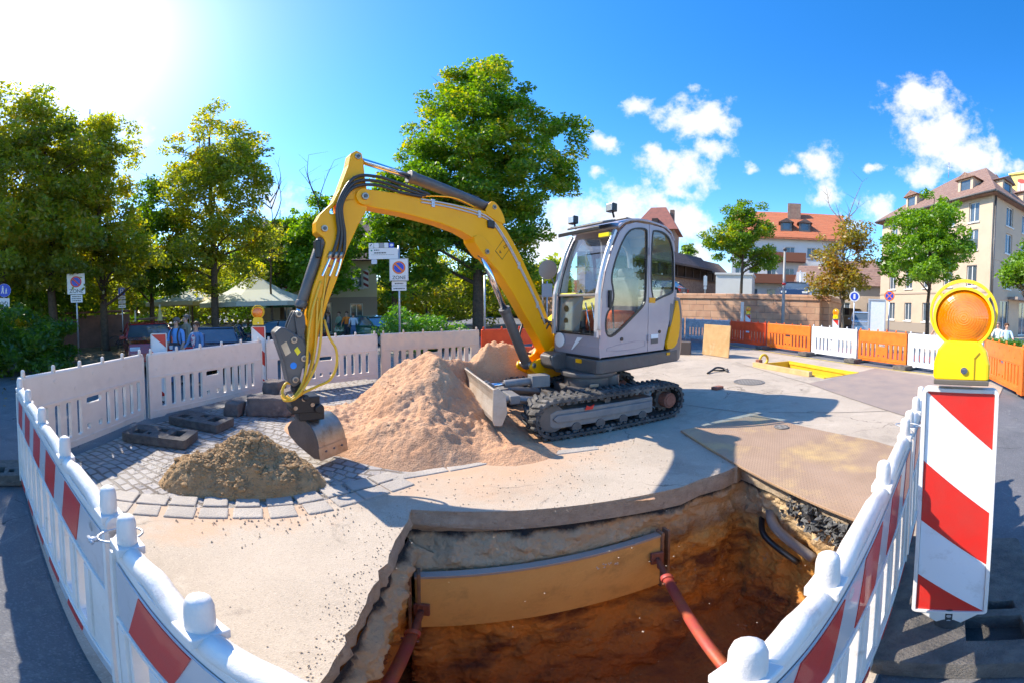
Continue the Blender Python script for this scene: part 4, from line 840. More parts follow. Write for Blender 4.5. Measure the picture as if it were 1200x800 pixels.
# far side of the cab
mb = MB(); g3 = smooth_loop([(.16, 1.35), (.24, 2.05), (.36, 2.30), (.52, 2.50), (.85, 2.56), (.90, 2.5), (.90, 1.45), (.8, 1.35)], 2); g4 = smooth_loop([(1.0, 2.55), (1.45, 2.52), (1.54, 2.25), (1.56, 1.75), (1.0, 1.60)], 2)
mb.ext([sil, g3, g4], CW - .035, CW, HS); fs_ = mb.build('far_side_frame', lav, EX, bevel=.004)
mb = MB(); mb.ext([g3], CW - .02, CW - .015, HS); mb.build('pane', glassm, fs_); mb = MB(); mb.ext([g4], CW - .02, CW - .015, HS); mb.build('pane', glassm, fs_)
# roof and rear skin swept across
def skin(path, b0, b1, th, name, mat, par=EX):
    mb = MB(); n_ = len(path); vs = []
    for i in range(n_):
        a = Vector(path[max(0, i - 1)]); c = Vector(path[min(n_ - 1, i + 1)]); t = (c - a).normalized(); nr = Vector((t.y, -t.x)); p = Vector(path[i]); q = p + nr * th
        vs += [HF(p.x, b0, p.y), HF(p.x, b1, p.y), HF(q.x, b1, q.y), HF(q.x, b0, q.y)]
    fs = [(i * 4 + k, (i + 1) * 4 + k, (i + 1) * 4 + (k + 1) % 4, i * 4 + (k + 1) % 4) for i in range(n_ - 1) for k in range(4)] + [(3, 2, 1, 0), tuple((n_ - 1) * 4 + k for k in range(4))]
    mb.add(vs, fs); return mb.build(name, mat, par, bevel=.004)
roofp = [(.30, 2.56), (.42, 2.655), (.54, 2.705), (.72, 2.74), (.95, 2.757), (1.2, 2.752), (1.36, 2.738), (1.50, 2.68), (1.60, 2.56)]
skin(roofp, -.01, CW + .01, .03, 'roof', lav)
mb = MB(); hb_(mb, .95, .45, 2.775, .5, .5, .03); mb.build('roof_hatch', dkgrey, EX, bevel=.012)
mb = MB(); mb.ext([smooth_loop([(.42, .1), (.42, .8), (.16, .84), (.10, .74), (.10, .10), (.16, .04)], 1)], 2.575, 2.605, lambda u, v, w: HF(u, v, w + (u - .1) * .28)); mb.build('sun_visor', dkgrey, EX, bevel=.008)
mb = MB(); mb.ext([rect(.14, .16, .38, .74)], 2.606, 2.612, lambda u, v, w: HF(u, v, w + (u - .1) * .28)); mb.build('visor_window', M('tinted_glass', (.10, .16, .20), .08, spec=.8), EX)
skin([(1.655, 1.66), (1.652, 1.78)], 0, CW, .03, 'rear_frame', lav); skin([(1.60, 2.38), (1.57, 2.50), (1.50, 2.62)], 0, CW, .03, 'rear_frame', lav)
skin([(1.652, 1.78), (1.64, 2.1), (1.60, 2.38)], .04, CW - .04, .006, 'rear_window', glassm)
# windscreen
wp1 = [(.03, 1.66), (.095, 1.93), (.19, 2.2), (.31, 2.46)]; wp0 = [(.0, 1.15), (.005, 1.4), (.03, 1.64)]
skin(wp1, .05, CW - .05, .005, 'windscreen', glassm); skin(wp0, .05, CW - .05, .005, 'lower_windscreen', glassm)
for b_ in (.0, CW - .05):
    skin([(-.02, 1.12), (-.02, 1.3), (-.005, 1.66), (.07, 1.95), (.175, 2.25), (.30, 2.5)], b_, b_ + .05, -.04, 'front_pillar', silver)
    skin([(.012, 1.15), (.03, 1.66), (.095, 1.93), (.19, 2.2), (.31, 2.46)], b_ + (.05 if b_ < .1 else -.015), b_ + (.065 if b_ < .1 else .0), .012, 'pillar_seal', black)
skin([(.0, .86), (-.01, 1.0), (.0, 1.15)], .0, CW, .03, 'front_panel', lav)
mb = MB(); hb_(mb, .02, CW / 2, 1.65, .035, CW - .08, .03); mb.build('windscreen_bar', midgrey, EX, bevel=.006)
mb = MB(); hb_(mb, .0, CW / 2, 1.145, .02, CW - .06, .02); hb_(mb, -.012, CW / 2, .865, .02, CW, .02); mb.build('front_seal', black, EX)
mb = MB(); c_ = HF(-.02, CW - .14, 1.04); mb.cyl(c_, c_ - Us * .012, .10, 28); mb.build('front_badge', whiteb, EX)
mb = MB(); mb.ext([[(.30, 1.10), (.40, 1.10), (.52, .93), (.50, .93)]], -.006, -.002, lambda u, v, w: HF(-.016 + w, u, v)); mb.build('front_sticker', whiteb, EX)
# grab bar at the door pillar
mb = MB(); mb.tube(spline([HF(-.045, -.03, 1.22), HF(-.06, -.035, 1.30), HF(-.045, -.035, 1.75), HF(.04, -.035, 2.1), HF(.14, -.035, 2.35), HF(.17, -.02, 2.40)], 6), .022, 12); mb.build('grab_bar', silver, EX)
# work lamps
def wlamp(s_, b_, z_):
    mb = MB(); hb_(mb, s_, b_, z_, .09, .13, .12); o = mb.build('work_lamp', black, EX, bevel=.012); mb = MB(); hb_(mb, s_ - .047, b_, z_, .006, .105, .095); mb.build('lamp_glass', M('lamp_glass', (.6, .62, .62), .12, metal=.4, spec=.9), o, bevel=.004)
    mb = MB(); mb.tube([HF(s_ + .02, b_, z_ - .05), HF(s_ + .05, b_, z_ - .13)], .014, 8); mb.build('bracket', black, o)
wlamp(.33, .14, 2.84); wlamp(.26, .82, 2.76)
# mirror disc beyond the windscreen
mb = MB(); c_ = HF(-.05, CW + .10, 2.02); d_ = (Us * -.9 + Vs * -.45).normalized(); mb.cyl(c_, c_ + d_ * .02, .14, 32); mb.tube([c_, HF(.02, CW, 1.75)], .012, 8); mb.build('mirror', M('mirror_back', (.16, .16, .17), .35, metal=.4), EX)
# inside
mb = MB(); hb_(mb, .62, .42, 1.30, .50, .56, .30); mb.build('seat', M('seat_reflection_orange', (.85, .12, .02), .8, col2=(.5, .07, .02)), EX, bevel=.05, seg=3)  # orange painted on the seat stands in for a reflection in the door glass
mb = MB(); hb_(mb, .96, .45, 1.58, .15, .46, .72); hb_(mb, .98, .45, 2.0, .10, .28, .16); mb.build('seat_backrest', M('seat_grey', (.20, .19, .19), .85, col2=(.10, .10, .10), scale=5), EX, bevel=.05, seg=3)
for b_ in (.14, .76):
    mb = MB(); hb_(mb, .58, b_, 1.32 if b_ > .5 else 1.08, .50, .14, .26); o = mb.build('console', M('console_grey', (.17, .165, .165), .6), EX, bevel=.03); mb = MB(); mb.tube([HF(.40, b_, 1.2), HF(.36, b_, 1.66)], .014, 8); mb.ball(HF(.355, b_, 1.70), .035, 12, 8, sc=(.8, .8, 1.3)); mb.build('joystick', black, o)
mb = MB(); mb.ext([[(.03, 1.16), (.16, 1.16), (.24, 1.62), (.20, 1.66), (.05, 1.62)]], .56, .84, HS); dash = mb.build('dashboard', M('console_light', (.30, .295, .29), .6), EX, bevel=.02)
for z in (1.47, 1.30): mb = MB(); mb.cyl(HF(.06, .70, z), HF(.035, .70, z), .045, 18); mb.build('vent', black, dash)
mb = MB(); hb_(mb, .1, .66, 1.67, .16, .34, .02); mb.build('yellow_cloth', yellow2, EX, bevel=.01)
for b_ in (.3, .42): mb = MB(); mb.tube([HF(.28, b_, .95), HF(.14, b_, 1.55)], .010, 8); mb.build('travel_lever', chrome, EX)
mb = MB(); hb_(mb, .55, .45, .89, 1.0, .82, .03); mb.build('cab_floor', M('floor_mat', (.14, .09, .07), .9), EX)
mb = MB(); hb_(mb, .02, .45, 2.50, .02, .80, .05); mb.build('header', black, EX, bevel=.004)
mb = MB(); mb.box(HF(.19, .12, 2.44), (.05, .18, .05), rot=HM); mb.build('yellow_tag', yellow2, EX)
# yellow side panel
mb = MB(); mb.ext([smooth_loop([(1.37, .87), (1.60, .87), (1.73, .97), (1.79, 1.24), (1.77, 1.45), (1.68, 1.66), (1.60, 1.45), (1.50, 1.20)], 1)], -.028, .02, lambda u, v, w: HF(u, w + max(0, (u - 1.5)) ** 1.5 * .09, v)); mb.build('yellow_panel', yellow, EX, bevel=.008)
mb = MB(); hb_(mb, 1.45, -.02, .80, .08, .012, .04); mb.build('yellow_tab', yellow, EX); mb = MB(); hb_(mb, -.04, .35, .80, .02, .10, .05); mb.build('yellow_tab', yellow, EX)
# ---- boom
bA = Vector((.45, 5.48, 0)); bB = Vector((-1.70, 3.21, 0)); bd_ = (bB - bA).normalized(); bn = Vector((bd_.y, -bd_.x, 0)) * -1
if bn.y > 0: bn = -bn    # bn points to the viewer
BF = lambda u, v, w: bA + bd_ * u + bn * w + Vector((0, 0, v))
def bplate(name, loops, w0, w1, mat, par=EX, bev=.006): mb = MB(); mb.ext(loops, w0, w1, BF); return mb.build(name, mat, par, bevel=bev)
up = [(2.80, 2.62), (2.76, 2.675), (2.70, 2.69), (2.3, 2.685), (1.86, 2.672), (1.39, 2.668), (1.12, 2.655), (.96, 2.58), (.82, 2.45), (.60, 2.20), (.39, 1.91), (.12, 1.53), (-.08, 1.20), (-.20, .98), (-.20, .84), (-.10, .78), (.02, .82)]
lo = [(.20, 1.05), (.45, 1.34), (.74, 1.69), (.96, 1.92), (1.13, 2.04), (1.20, 2.10), (1.27, 2.22), (1.40, 2.30), (1.56, 2.36), (1.86, 2.42), (2.31, 2.475), (2.66, 2.50), (2.76, 2.53)]
bpts = up + lo
mb = MB(); mb.ext([bpts], -.085, .085, BF); boom = mb.build('boom', yellow, EX, bevel=.012, seg=3)
bplate('boom_eye', [circ(2.74, 2.60, .085, 28)], -.10, .10, yellow, boom, .01)
def pin(u, v, w, r=.032, par=EX): mb = MB(); mb.cyl(BF(u, v, -w), BF(u, v, w), r, 24); o = mb.build('pin', steel, par, bevel=.004); mb = MB(); mb.cyl(BF(u, v, w), BF(u, v, w + .008), r * .55, 12); mb.build('pin_cap', dkgrey, o); return o
for w0 in (-.095, .075): bplate('cylinder_lug', [smooth_loop([(1.22, 2.64), (1.12, 2.80), (1.03, 2.80), (.90, 2.66), (.86, 2.52), (1.10, 2.58)], 1)], w0, w0 + .02, yellow, boom, .004)
bplate('lower_lug', [smooth_loop([(1.42, 2.30), (1.24, 2.10), (1.16, 2.08), (1.08, 2.14), (1.10, 2.24), (1.30, 2.36)], 1)], -.10, .10, yellow, boom, .008)
pin(1.06, 2.73, .105); pin(1.19, 2.155, .115); pin(2.74, 2.60, .125, .036)
mb = MB(); mb.box(BF(1.12, 2.50, .10), (.11, .03, .10), math.atan2(bd_.y, bd_.x)); mb.build('boom_lamp', black, EX, bevel=.02, seg=3)
mb = MB(); fr = [(.78, 2.24), (.90, 2.34), (1.04, 2.18), (.92, 2.08)]; ctr = (.91, 2.21); inn = [(ctr[0] + (a - ctr[0]) * .95, ctr[1] + (b - ctr[1]) * .95) for a, b in fr]
mb.ext([fr, inn], .084, .088, BF); mb.build('decal_frame', black, boom)
mb = MB(); mb.ext([[(.93, 2.16), (.97, 2.16), (.96, 2.20)]], .084, .088, BF); mb.ext([[(.84, 2.25), (.86, 2.28), (.90, 2.25), (.88, 2.22)], [(.85, 2.25), (.865, 2.27), (.89, 2.25), (.88, 2.235)]], .084, .088, BF); mb.build('decal_pictogram', M('decal_dark', (.25, .10, .0), .5), boom)
# boom root bracket
for w0 in (-.14, .10): bplate('swing_bracket', [smooth_loop([(-.30, .50), (-.25, .86), (-.12, .95), (.02, .90), (.10, .80), (.32, .78), (.44, .72), (.42, .64), (.20, .54), (-.05, .48)], 1)], w0, w0 + .04, yellow, EX, .01)
mb = MB(); mb.cyl(BF(-.22, .50, 0), BF(-.22, 1.0, 0), .09, 24); mb.box(BF(0.05, .60, 0), (.40, .20, .10), math.atan2(bd_.y, bd_.x)); mb.build('swing_post', yellow, EX, bevel=.01)
pin(-.10, .87, .15, .05); pin(.37, .71, .15, .038)
# cylinders
def cyl(name, p, q, r, split, rr, mat=dkgrey):
    """barrel from p to the split point, rod on to q"""
    P_, Q2 = Vector(p), Vector(q); d = Q2 - P_; sp_ = P_ + d * split
    mb = MB(); mb.tube([P_, sp_], r, 24); o = mb.build(name, mat, EX, bevel=.004); mb = MB(); mb.tube([sp_ - d.normalized() * .05, sp_ + d.normalized() * .012], r * 1.12, 24); mb.build('gland', mat, o, bevel=.004)
    mb = MB(); mb.tube([sp_, Q2], rr, 20); mb.build('rod', chrome, o); mb = MB(); mb.ball(P_, r * 1.15, 16, 10); mb.build('barrel_eye', mat, o); mb = MB(); mb.ball(Q2, rr * 1.7, 16, 10); mb.build('rod_eye', mat, o)
cyl('boom_cylinder', BF(.37, .72, 0), BF(1.19, 2.155, 0), .068, .52, .040)
cyl('arm_cylinder', BF(1.09, 2.735, 0), BF(2.79, 3.035, 0), .066, .64, .034)
mb = MB(); mb.tube([BF(1.22, 2.80, .02), BF(1.26, 2.83, .02), BF(1.42, 2.845, .02), BF(1.44, 2.83, .02)], .016, 8); mb.build('cylinder_port', black, EX)
# dipper arm
arm = [(2.80, 3.105), (2.86, 3.06), (2.885, 2.93), (2.98, 2.66), (3.05, 2.52), (3.17, 2.40), (3.215, 2.32), (3.215, 2.22), (3.15, 2.17), (3.13, 2.12), (3.18, 1.90), (3.265, 1.68), (3.315, 1.45), (3.33, 1.24), (3.34, 1.10), (3.30, 1.03), (3.25, 1.07), (3.205, 1.30), (3.12, 1.55), (3.02, 1.78), (2.92, 2.05), (2.80, 2.30), (2.70, 2.48), (2.685, 2.60), (2.715, 2.80), (2.73, 2.98), (2.745, 3.08)]
hole = [(3.0, 2.52), (3.08, 2.44), (3.08, 2.40), (3.0, 2.42)]
mb = MB(); mb.ext([arm, hole], -.07, .07, BF); am = mb.build('dipper_arm', yellow, EX, bevel=.01, seg=3)
pin(2.79, 3.035, .085); pin(3.14, 2.255, .09)
mb = MB(); mb.tube([BF(3.13 + .012 * math.sin(k), 2.0 - .62 * k / 30 * 1.0 + .0, .0715) if False else BF(3.07 + .13 * (k / 30) + .03 * math.sin(k / 30 * PI), 1.86 - .62 * k / 30, .072) for k in range(31)], .006, 6); mb.build('weld_seam', M('weld', (.20, .10, .01), .8), am)
for (u, v, r_) in ((3.06, 1.98, .03), (3.0, 1.95, .022), (3.10, 1.90, .018)): mb = MB(); mb.ext([circ(u, v, r_, 10, r_ * .7)], .0705, .0725, BF); mb.build('red_paint_mark', redfoil, am)
# bucket cylinder and linkage
cyl('bucket_cylinder', BF(3.15, 2.13, .0), BF(3.40, 1.43, 0), .052, .86, .03)
mb = MB(); mb.box(BF(3.20, 2.06, .03), (.05, .10, .17), math.atan2(bd_.y, bd_.x)); mb.build('valve_block', black, EX, bevel=.01)
for w_ in (-.085, .060):
    bplate('tipping_link', [smooth_loop([(3.40, 1.50), (3.35, 1.46), (3.34, 1.36), (3.36, 1.26), (3.33, 1.14), (3.36, 1.06), (3.43, 1.10), (3.42, 1.26), (3.44, 1.40), (3.44, 1.46)], 1)], w_, w_ + .025, dkgrey, EX, .005)
    bplate('bucket_link', [smooth_loop([(3.40, 1.50), (3.35, 1.44), (3.40, 1.36), (3.47, 1.16), (3.53, 1.18), (3.52, 1.32), (3.45, 1.48)], 1)], w_ + .026 if w_ < 0 else w_ - .026, w_ + .05 if w_ < 0 else w_ - .001, dkgrey, EX, .005)
bplate('coupler_plate', [[(3.64, 1.30), (3.58, 1.35), (3.53, 1.34), (3.37, 1.24), (3.30, 1.09), (3.31, 1.01), (3.38, .97), (3.42, .82), (3.47, .80), (3.52, .85), (3.55, 1.02)]], -.10, .10, dkgrey, EX, .015)
mb = MB(); mb.ext([[(3.49, 1.12), (3.53, 1.22), (3.58, 1.19), (3.54, 1.09)]], .10, .104, BF); mb.build('type_plate', steel, EX)
mb = MB(); mb.ext([circ(3.47, 1.00, .03, 20)], .10, .105, BF); mb.build('blue_sticker', M('sticker_blue', (.0, .22, .75), .4), EX)
mb = MB(); mb.ext([[(3.40, 1.12), (3.43, 1.17), (3.46, 1.14), (3.43, 1.09)]], .10, .105, BF); mb.build('yellow_sticker', yellow2, EX)
for (u, v) in ((3.46, 1.23), (3.37, 1.06), (3.455, .87), (3.41, 1.46)): pin(u, v, .115, .03)
# rotator / quick hitch between coupler plate and bucket
mb = MB(); mb.cyl(BF(3.44, .86, 0), BF(3.40, .70, 0), .05, 20); mb.cyl(BF(3.42, .76, -.07), BF(3.42, .76, .07), .045, 16); mb.build('swivel_neck', black, EX, bevel=.006)
mb = MB(); mb.box(BF(3.36, .62, 0), (.27, .20, .16), math.atan2(bd_.y, bd_.x)); mb.box(BF(3.30, .52, .02), (.24, .14, .12), math.atan2(bd_.y, bd_.x)); mb.cyl(BF(3.24, .58, -.12), BF(3.24, .58, .14), .045, 16); mb.cyl(BF(3.46, .60, -.10), BF(3.46, .60, .10), .045, 16); mb.cyl(BF(3.30, .62, -.10), BF(3.30, .62, .10), .035, 16); mb.cyl(BF(3.38, .68, .05), BF(3.36, .70, .13), .03, 12); mb.build('quick_hitch', black, EX, bevel=.012)
for (u, v, w_) in ((3.46, .60, .10), (3.30, .62, .10), (3.38, .68, .10), (3.36, .56, .07)): mb = MB(); mb.cyl(BF(u, v, w_), BF(u, v, w_ + .01), .02, 10); mb.build('hitch_bolt', steel, EX)
P3 = lambda x, y, w=.12: (lambda d: (lambda t: Vector((0, 0, H_CAM)) + d * t)(((bA + bn * w).xy.dot(bn.xy)) / (d.x * bn.x + d.y * bn.y)))(ray(x, y))
# bucket: a curved shell, hung obliquely; axes measured from the view
bc = at(378, 3.62, 505) ; bc = BF(3.22, .33, .0)
rr_ = ray(378, 508); er = Vector((rr_.y, -rr_.x, 0)).normalized(); eu = er.cross(rr_).normalized(); ef = rr_
bc = P3(378, 505, 0.)
upv = (er * -.42 + eu * .88 + ef * .12).normalized(); ax = er * .66 + eu * .30 + ef * .70; ax = (ax - upv * ax.dot(upv)).normalized()
fwd = ax.cross(upv).normalized()
if fwd.dot(ef) > 0: fwd = -fwd
def KF(a, f, z): return bc + ax * a * .92 + fwd * (f - .08) * .9 + upv * z * .80
mb = MB(); prof = [(-.16, .24), (-.06, .27), (.05, .26), (.13, .20), (.175, .10), (.18, .0), (.165, -.10), (.13, -.20), (.07, -.31)]
th_ = .012; n_ = len(prof); vs = []
for (f0, z0) in prof: vs += [KF(-.20, f0, z0), KF(.20, f0, z0)]
for (f0, z0) in prof: vs += [KF(-.20, f0 - th_ * (1 if f0 > 0 else .4), z0 - th_ * .8), KF(.20, f0 - th_ * (1 if f0 > 0 else .4), z0 - th_ * .8)]
fs = []
for i in range(n_ - 1): a = 2 * i; fs += [(a, a + 1, a + 3, a + 2), (a + 2 * n_, a + 2 + 2 * n_, a + 3 + 2 * n_, a + 1 + 2 * n_)]
fs += [(0, 2 * n_, 2 * n_ + 1, 1), (2 * n_ - 2, 2 * n_ - 1, 4 * n_ - 1, 4 * n_ - 2)]
mb.add(vs, fs, 0, True); bk = mb.build('bucket', steel, EX)
for a in (-.20, .20):
    mb = MB(); mb.ext([prof + [(.0, -.27), (-.14, -.02), (-.19, .14)]], a - .008, a + .008, lambda u, v, w: KF(w, u, v)); mb.build('bucket_side', steel if a > 0 else dkgrey, bk, bevel=.003)
mb = MB(); mb.add([KF(-.21, .142, -.19), KF(.21, .142, -.19), KF(.21, .075, -.335), KF(-.21, .075, -.335), KF(-.21, .125, -.20), KF(.21, .125, -.20), KF(.21, .065, -.33), KF(-.21, .065, -.33)], [(0, 1, 2, 3), (7, 6, 5, 4), (0, 4, 5, 1), (2, 6, 7, 3), (1, 5, 6, 2), (0, 3, 7, 4)]); mb.build('cutting_edge', steel, bk, bevel=.003)
for a in (-.12, .0, .12):
    mb = MB(); mb.cyl(KF(a, .112, -.25), KF(a, .121, -.247), .012, 10); mb.build('edge_bolt', dkgrey, bk)
for a in (-.09, .07): mb = MB(); mb.ext([[(-.14, .23), (-.12, .33), (-.04, .36), (.05, .33), (.08, .25)]], a - .01, a + .01, lambda u, v, w: KF(w, u, v)); mb.build('bucket_ear', dkgrey, bk, bevel=.004)
# hoses: black over the joint, yellow down to the hitch
def hose(name, pts, r, mat): mb = MB(); mb.tube(spline([BF(*p) for p in pts], 8), r, 10); mb.build(name, mat, EX)
for dx, dz in ((0, 0), (.045, -.045), (-.05, .05)):
    hose('black_hose', [(2.05 + dx, 2.70 + dz * .4, .10), (2.35, 2.74 + dz, .10), (2.62, 2.78 + dz, .10), (2.86, 2.72 + dz, .12), (3.00 - dx * .4, 2.48, .12), (2.98 + dx * -.6, 2.22, .10), (3.00 - dx, 2.06, .09), (3.03 - dx * 1.1, 1.98, .08)], .017, hoseb)
    hose('steel_pipe', [(3.03 - dx * 1.1, 1.99, .082), (3.06 - dx * 1.3, 1.90, .08), (3.10 - dx * 1.4, 1.80, .075)], .013, chrome)
    mb = MB(); mb.tube([BF(3.03 - dx * 1.1, 2.03, .088), BF(3.045 - dx * 1.15, 1.97, .085)], .02, 10); mb.build('hose_fitting', steel, EX)
for k, dz in enumerate((.0, .035)):
    mb = MB(); mb.tube(spline([BF(2.10, 2.655 - dz, .094), BF(1.6, 2.645 - dz, .094), BF(1.15, 2.58 - dz, .094), BF(.88, 2.36 - dz, .094), BF(.60, 2.02 - dz, .094), BF(.30, 1.62 - dz, .094), BF(.08, 1.28 - dz, .094)], 6), .0095, 8); mb.build('steel_pipe', silver, EX)
for (u, v) in ((1.95, 2.63), (1.30, 2.60), (.62, 2.03), (.25, 1.52)): mb = MB(); mb.box(BF(u, v, .092), (.04, .018, .09), math.atan2(bd_.y, bd_.x)); mb.build('pipe_clamp', silver, EX, bevel=.003)
for k in range(3): hose('black_hose', [(.16 - .06 * k, 1.34 - .08 * k, .08), (.0 - .03 * k, 1.28, .09), (-.16, 1.12, .08 - .05 * k), (-.20, .96, .05 - .05 * k), (-.16, .82, .0)], .014, hoseb)
hose('black_hose', [(.40, 1.25, -.05), (.52, 1.05, .0), (.45, .9, .02), (.3, .85, .02)], .016, hoseb)
mb = MB(); mb.tube(spline([BF(2.06, 2.70, .03), BF(1.9, 2.74, .02), BF(1.6, 2.76, .03), BF(1.3, 2.70, .02)], 6), .008, 8); mb.build('grease_line', hosey, EX)
def hosep(pts, r=.0125):   # yellow hoses, through measured points
    mb = MB(); mb.tube(spline(pts, 8), r, 10); mb.build('yellow_hose', hosey, EX)
P3_ = lambda x, y, w=.12: (lambda d: (lambda t: Vector((0, 0, H_CAM)) + d * t)(((bA + bn * w).xy.dot(bn.xy)) / (d.x * bn.x + d.y * bn.y)))(ray(x, y))
hosep([P3(376, 330, .075), P3(366, 365, .10), P3(361, 400), P3(359, 430), P3(353, 452), P3(341, 467, .14), P3(331, 461, .12), P3(335, 449, .08), P3(347, 450, .04)])
hosep([P3(377, 350, .075), P3(376, 395, .12), P3(371, 425, .14), P3(360, 448, .16), P3(346, 466, .16), P3(334, 469, .12), P3(330, 463, .06)])
hosep([P3(380, 375, .075), P3(386, 395, .14), P3(394, 410, .16), P3(394, 430, .18), P3(386, 445, .18), P3(372, 452, .16), P3(355, 460, .14), P3(343, 468, .12), P3(336, 464, .06)])
hosep([P3(372, 350, .075), P3(370, 400, .10), P3(365, 430, .10), P3(356, 449, .08), P3(349, 458, .05)])
hosep([P3(384, 300, .075), P3(380, 340, .080), P3(374, 375, .09), P3(366, 420, .09), P3(358, 448, .07)], .010)
# ================================================================== BUILDINGS
render_m = M('render_beige', (.55, .42, .30), .9, col2=(.48, .37, .27), scale=.8, bump=.2, bscale=30)
render_w = M('render_white', (.74, .73, .70), .9, col2=(.68, .67, .64), scale=.6)
render_c = M('render_cream', (.60, .52, .33), .9, col2=(.52, .45, .29), scale=.7)
render_y = M('render_yellow', (.75, .58, .18), .9)
tile_b = brick_mat('roof_tiles_brown', (.27, .15, .11), (.21, .12, .09), (.10, .06, .05), .22, .30, .02, 'wall', .8, .8, var=(.33, .22, .16))
tile_o = brick_mat('roof_tiles_orange', (.52, .15, .06), (.43, .12, .05), (.22, .07, .03), .3, .32, .02, 'wall', .8, .8, var=(.40, .15, .07))
tile_d = brick_mat('roof_tiles_dark', (.13, .085, .075), (.10, .07, .06), (.05, .035, .03), .3, .3, .02, 'wall', .6, .8, var=(.17, .11, .09))
sandst = brick_mat('sandstone_blocks', (.64, .36, .21), (.48, .24, .14), (.26, .16, .11), .85, .33, .014, 'wall', .8, .9, var=(.66, .42, .26))
brickr = brick_mat('old_brick', (.34, .20, .14), (.26, .14, .10), (.20, .15, .12), .3, .1, .012, 'wall', .4, .9, var=(.42, .28, .20))
winfr = M('window_frame', (.66, .66, .64), .5); dkwood = M('gallery_wood', (.07, .04, .03), .8)
def facade(t, L, H, wins, mat, fn, depth=.3, name='wall', plinth=None):
    """wall in its own frame; wins: (x, z, w, h)"""
    holes = [rect(x, z, x + w, z + h) for x, z, w, h in wins]
    mb = MB(); mb.ext([rect(0, 0, L, H)] + holes, 0, depth, fn); wl = mb.build(name, mat, t)
    for x, z, w, h in wins:
        mb = MB(); b = .07
        mb.ext([rect(x, z, x + w, z + h), rect(x + b, z + b, x + w - b, z + h - b)], .10, .16, fn); mb.ext([rect(x + w / 2 - .035, z + b, x + w / 2 + .035, z + h - b)], .10, .15, fn)
        mb.ext([rect(x - .08, z - .10, x + w + .08, z - .02)], -.08, .05, fn); o = mb.build('window', winfr, t)
        mb = MB(); mb.ext([rect(x + .02, z + .02, x + w - .02, z + h - .02)], .13, .14, fn); mb.build('pane', winm, o)
    rr_ = random.Random(len(wins))
    return wl
def frame_fn(o, ax, inward):
    o = Vector(o); ax = Vector(ax).normalized(); inward = Vector(inward).normalized()
    return lambda u, v, w: o + ax * u + inward * w + Vector((0, 0, v))
def house(name, label, cat, o, left, right, LL, LR, H, winsL, winsR, wall, roofm, ridge, over=.5, roof=True):
    """corner o; facades run along left and right"""
    o = Vector((*o, 0)); l = Vector((*left, 0)).normalized(); r = Vector((*right, 0)).normalized()
    t = empty(name, tuple(o), label, cat, None, world=True)
    facade(t, LL, H, winsL, wall, frame_fn(o, l, r)); facade(t, LR, H, winsR, wall, frame_fn(o + r * .301, r, l))
    mb = MB(); fb = lambda u, v, w: o + l * u + r * v + Vector((0, 0, w)); mb.ext([[(LL - .3, .3), (LL, .3), (LL, LR), (0.31, LR), (.31, LR - .3), (LL - .3, LR - .3)]], 0, H, fb); mb.ext([rect(.35, .35, LL - .35, LR - .35)], 0, .02, fb); mb.build('rear_wall', wall, t)
    mb = MB(); a = over
    p = [fb(-a, -a, H), fb(LL + a, -a, H), fb(LL + a, LR + a, H), fb(-a, LR + a, H), fb(LR * .42, LR / 2, H + ridge), fb(LL - LR * .42, LR / 2, H + ridge)]
    q = [v - Vector((0, 0, .22)) for v in p[:4]]
    mb.add(p + q, [(0, 1, 5, 4), (1, 2, 5), (2, 3, 4, 5), (3, 0, 4), (0, 6, 7, 1), (1, 7, 8, 2), (2, 8, 9, 3), (3, 9, 6, 0), (9, 8, 7, 6)]); rf = mb.build('roof', roofm, t)
    return t, fb, rf, l, r
# beige corner block at the right
flz = [.9, 3.5, 6.0, 8.0]
wL = [(1.2 + 2.35 * i, z, .95, 1.45) for i in range(5) for z in flz]; wR = [(1.6 + 2.5 * i, z, 1.0, 1.45) for i in range(4) for z in flz[1:]] + [(1.2, .15, 1.3, 2.5), (4.2, .15, 1.6, 2.5), (7.6, .15, 1.6, 2.5)]
t, fb, rf, l, r = house('apartment_block', 'big beige corner building with a brown tiled hip roof at the right', 'building', (23.6, 8.1), (.38, .925), (.98, -.2), 13., 12., 9.9, wL, wR, render_m, tile_b, 5.2)
def dormer(par, o, ax, inw, w=1.5, h=1.3, dep=2.6, mat=render_m, rm=tile_b):
    f = frame_fn(o, ax, inw); mb = MB(); mb.ext([rect(-w / 2, 0, w / 2, h), rect(-w / 2 + .25, .25, w / 2 - .25, h - .12)], 0, dep, f); d_ = mb.build('dormer', mat, par)
    mb = MB(); mb.ext([rect(-w / 2 + .22, .2, w / 2 - .22, h - .1)], .06, .10, f); mb.build('pane', winm, d_)
    mb = MB(); mb.ext([[(-w / 2 - .25, h - .02), (w / 2 + .25, h - .02), (0, h + .5)]], -.2, dep + .6, f); mb.build('dormer_roof', rm, d_)
for u in (3.2, 9.6): dormer(rf, fb(u, .7, 10.5), l, r)
for v in (3.0, 6.4, 9.8): dormer(rf, fb(.7, v, 10.5), r, l)
mb = MB(); c_ = fb(5.6, 8.2, 14.2); mb.box(c_, (.7, .7, 2.0)); mb.build('chimney', brickr, rf)
mb = MB(); c_ = fb(2.8, 9.3, 13.6); mb.box(c_, (.9, .7, 1.2)); mb.build('chimney', render_w, rf)
mb = MB(); c_ = fb(2.2, 7.8, 13.6); mb.tube([c_, c_ + Vector((-.04, -.06, .1)), c_ + Vector((-.12, -.1, .16))], [.05, .3, .38], 20); mb.tube([c_ - Vector((0, 0, 1)), c_], .03, 6); mb.build('satellite_dish', M('dish_red', (.55, .08, .05), .5), rf)
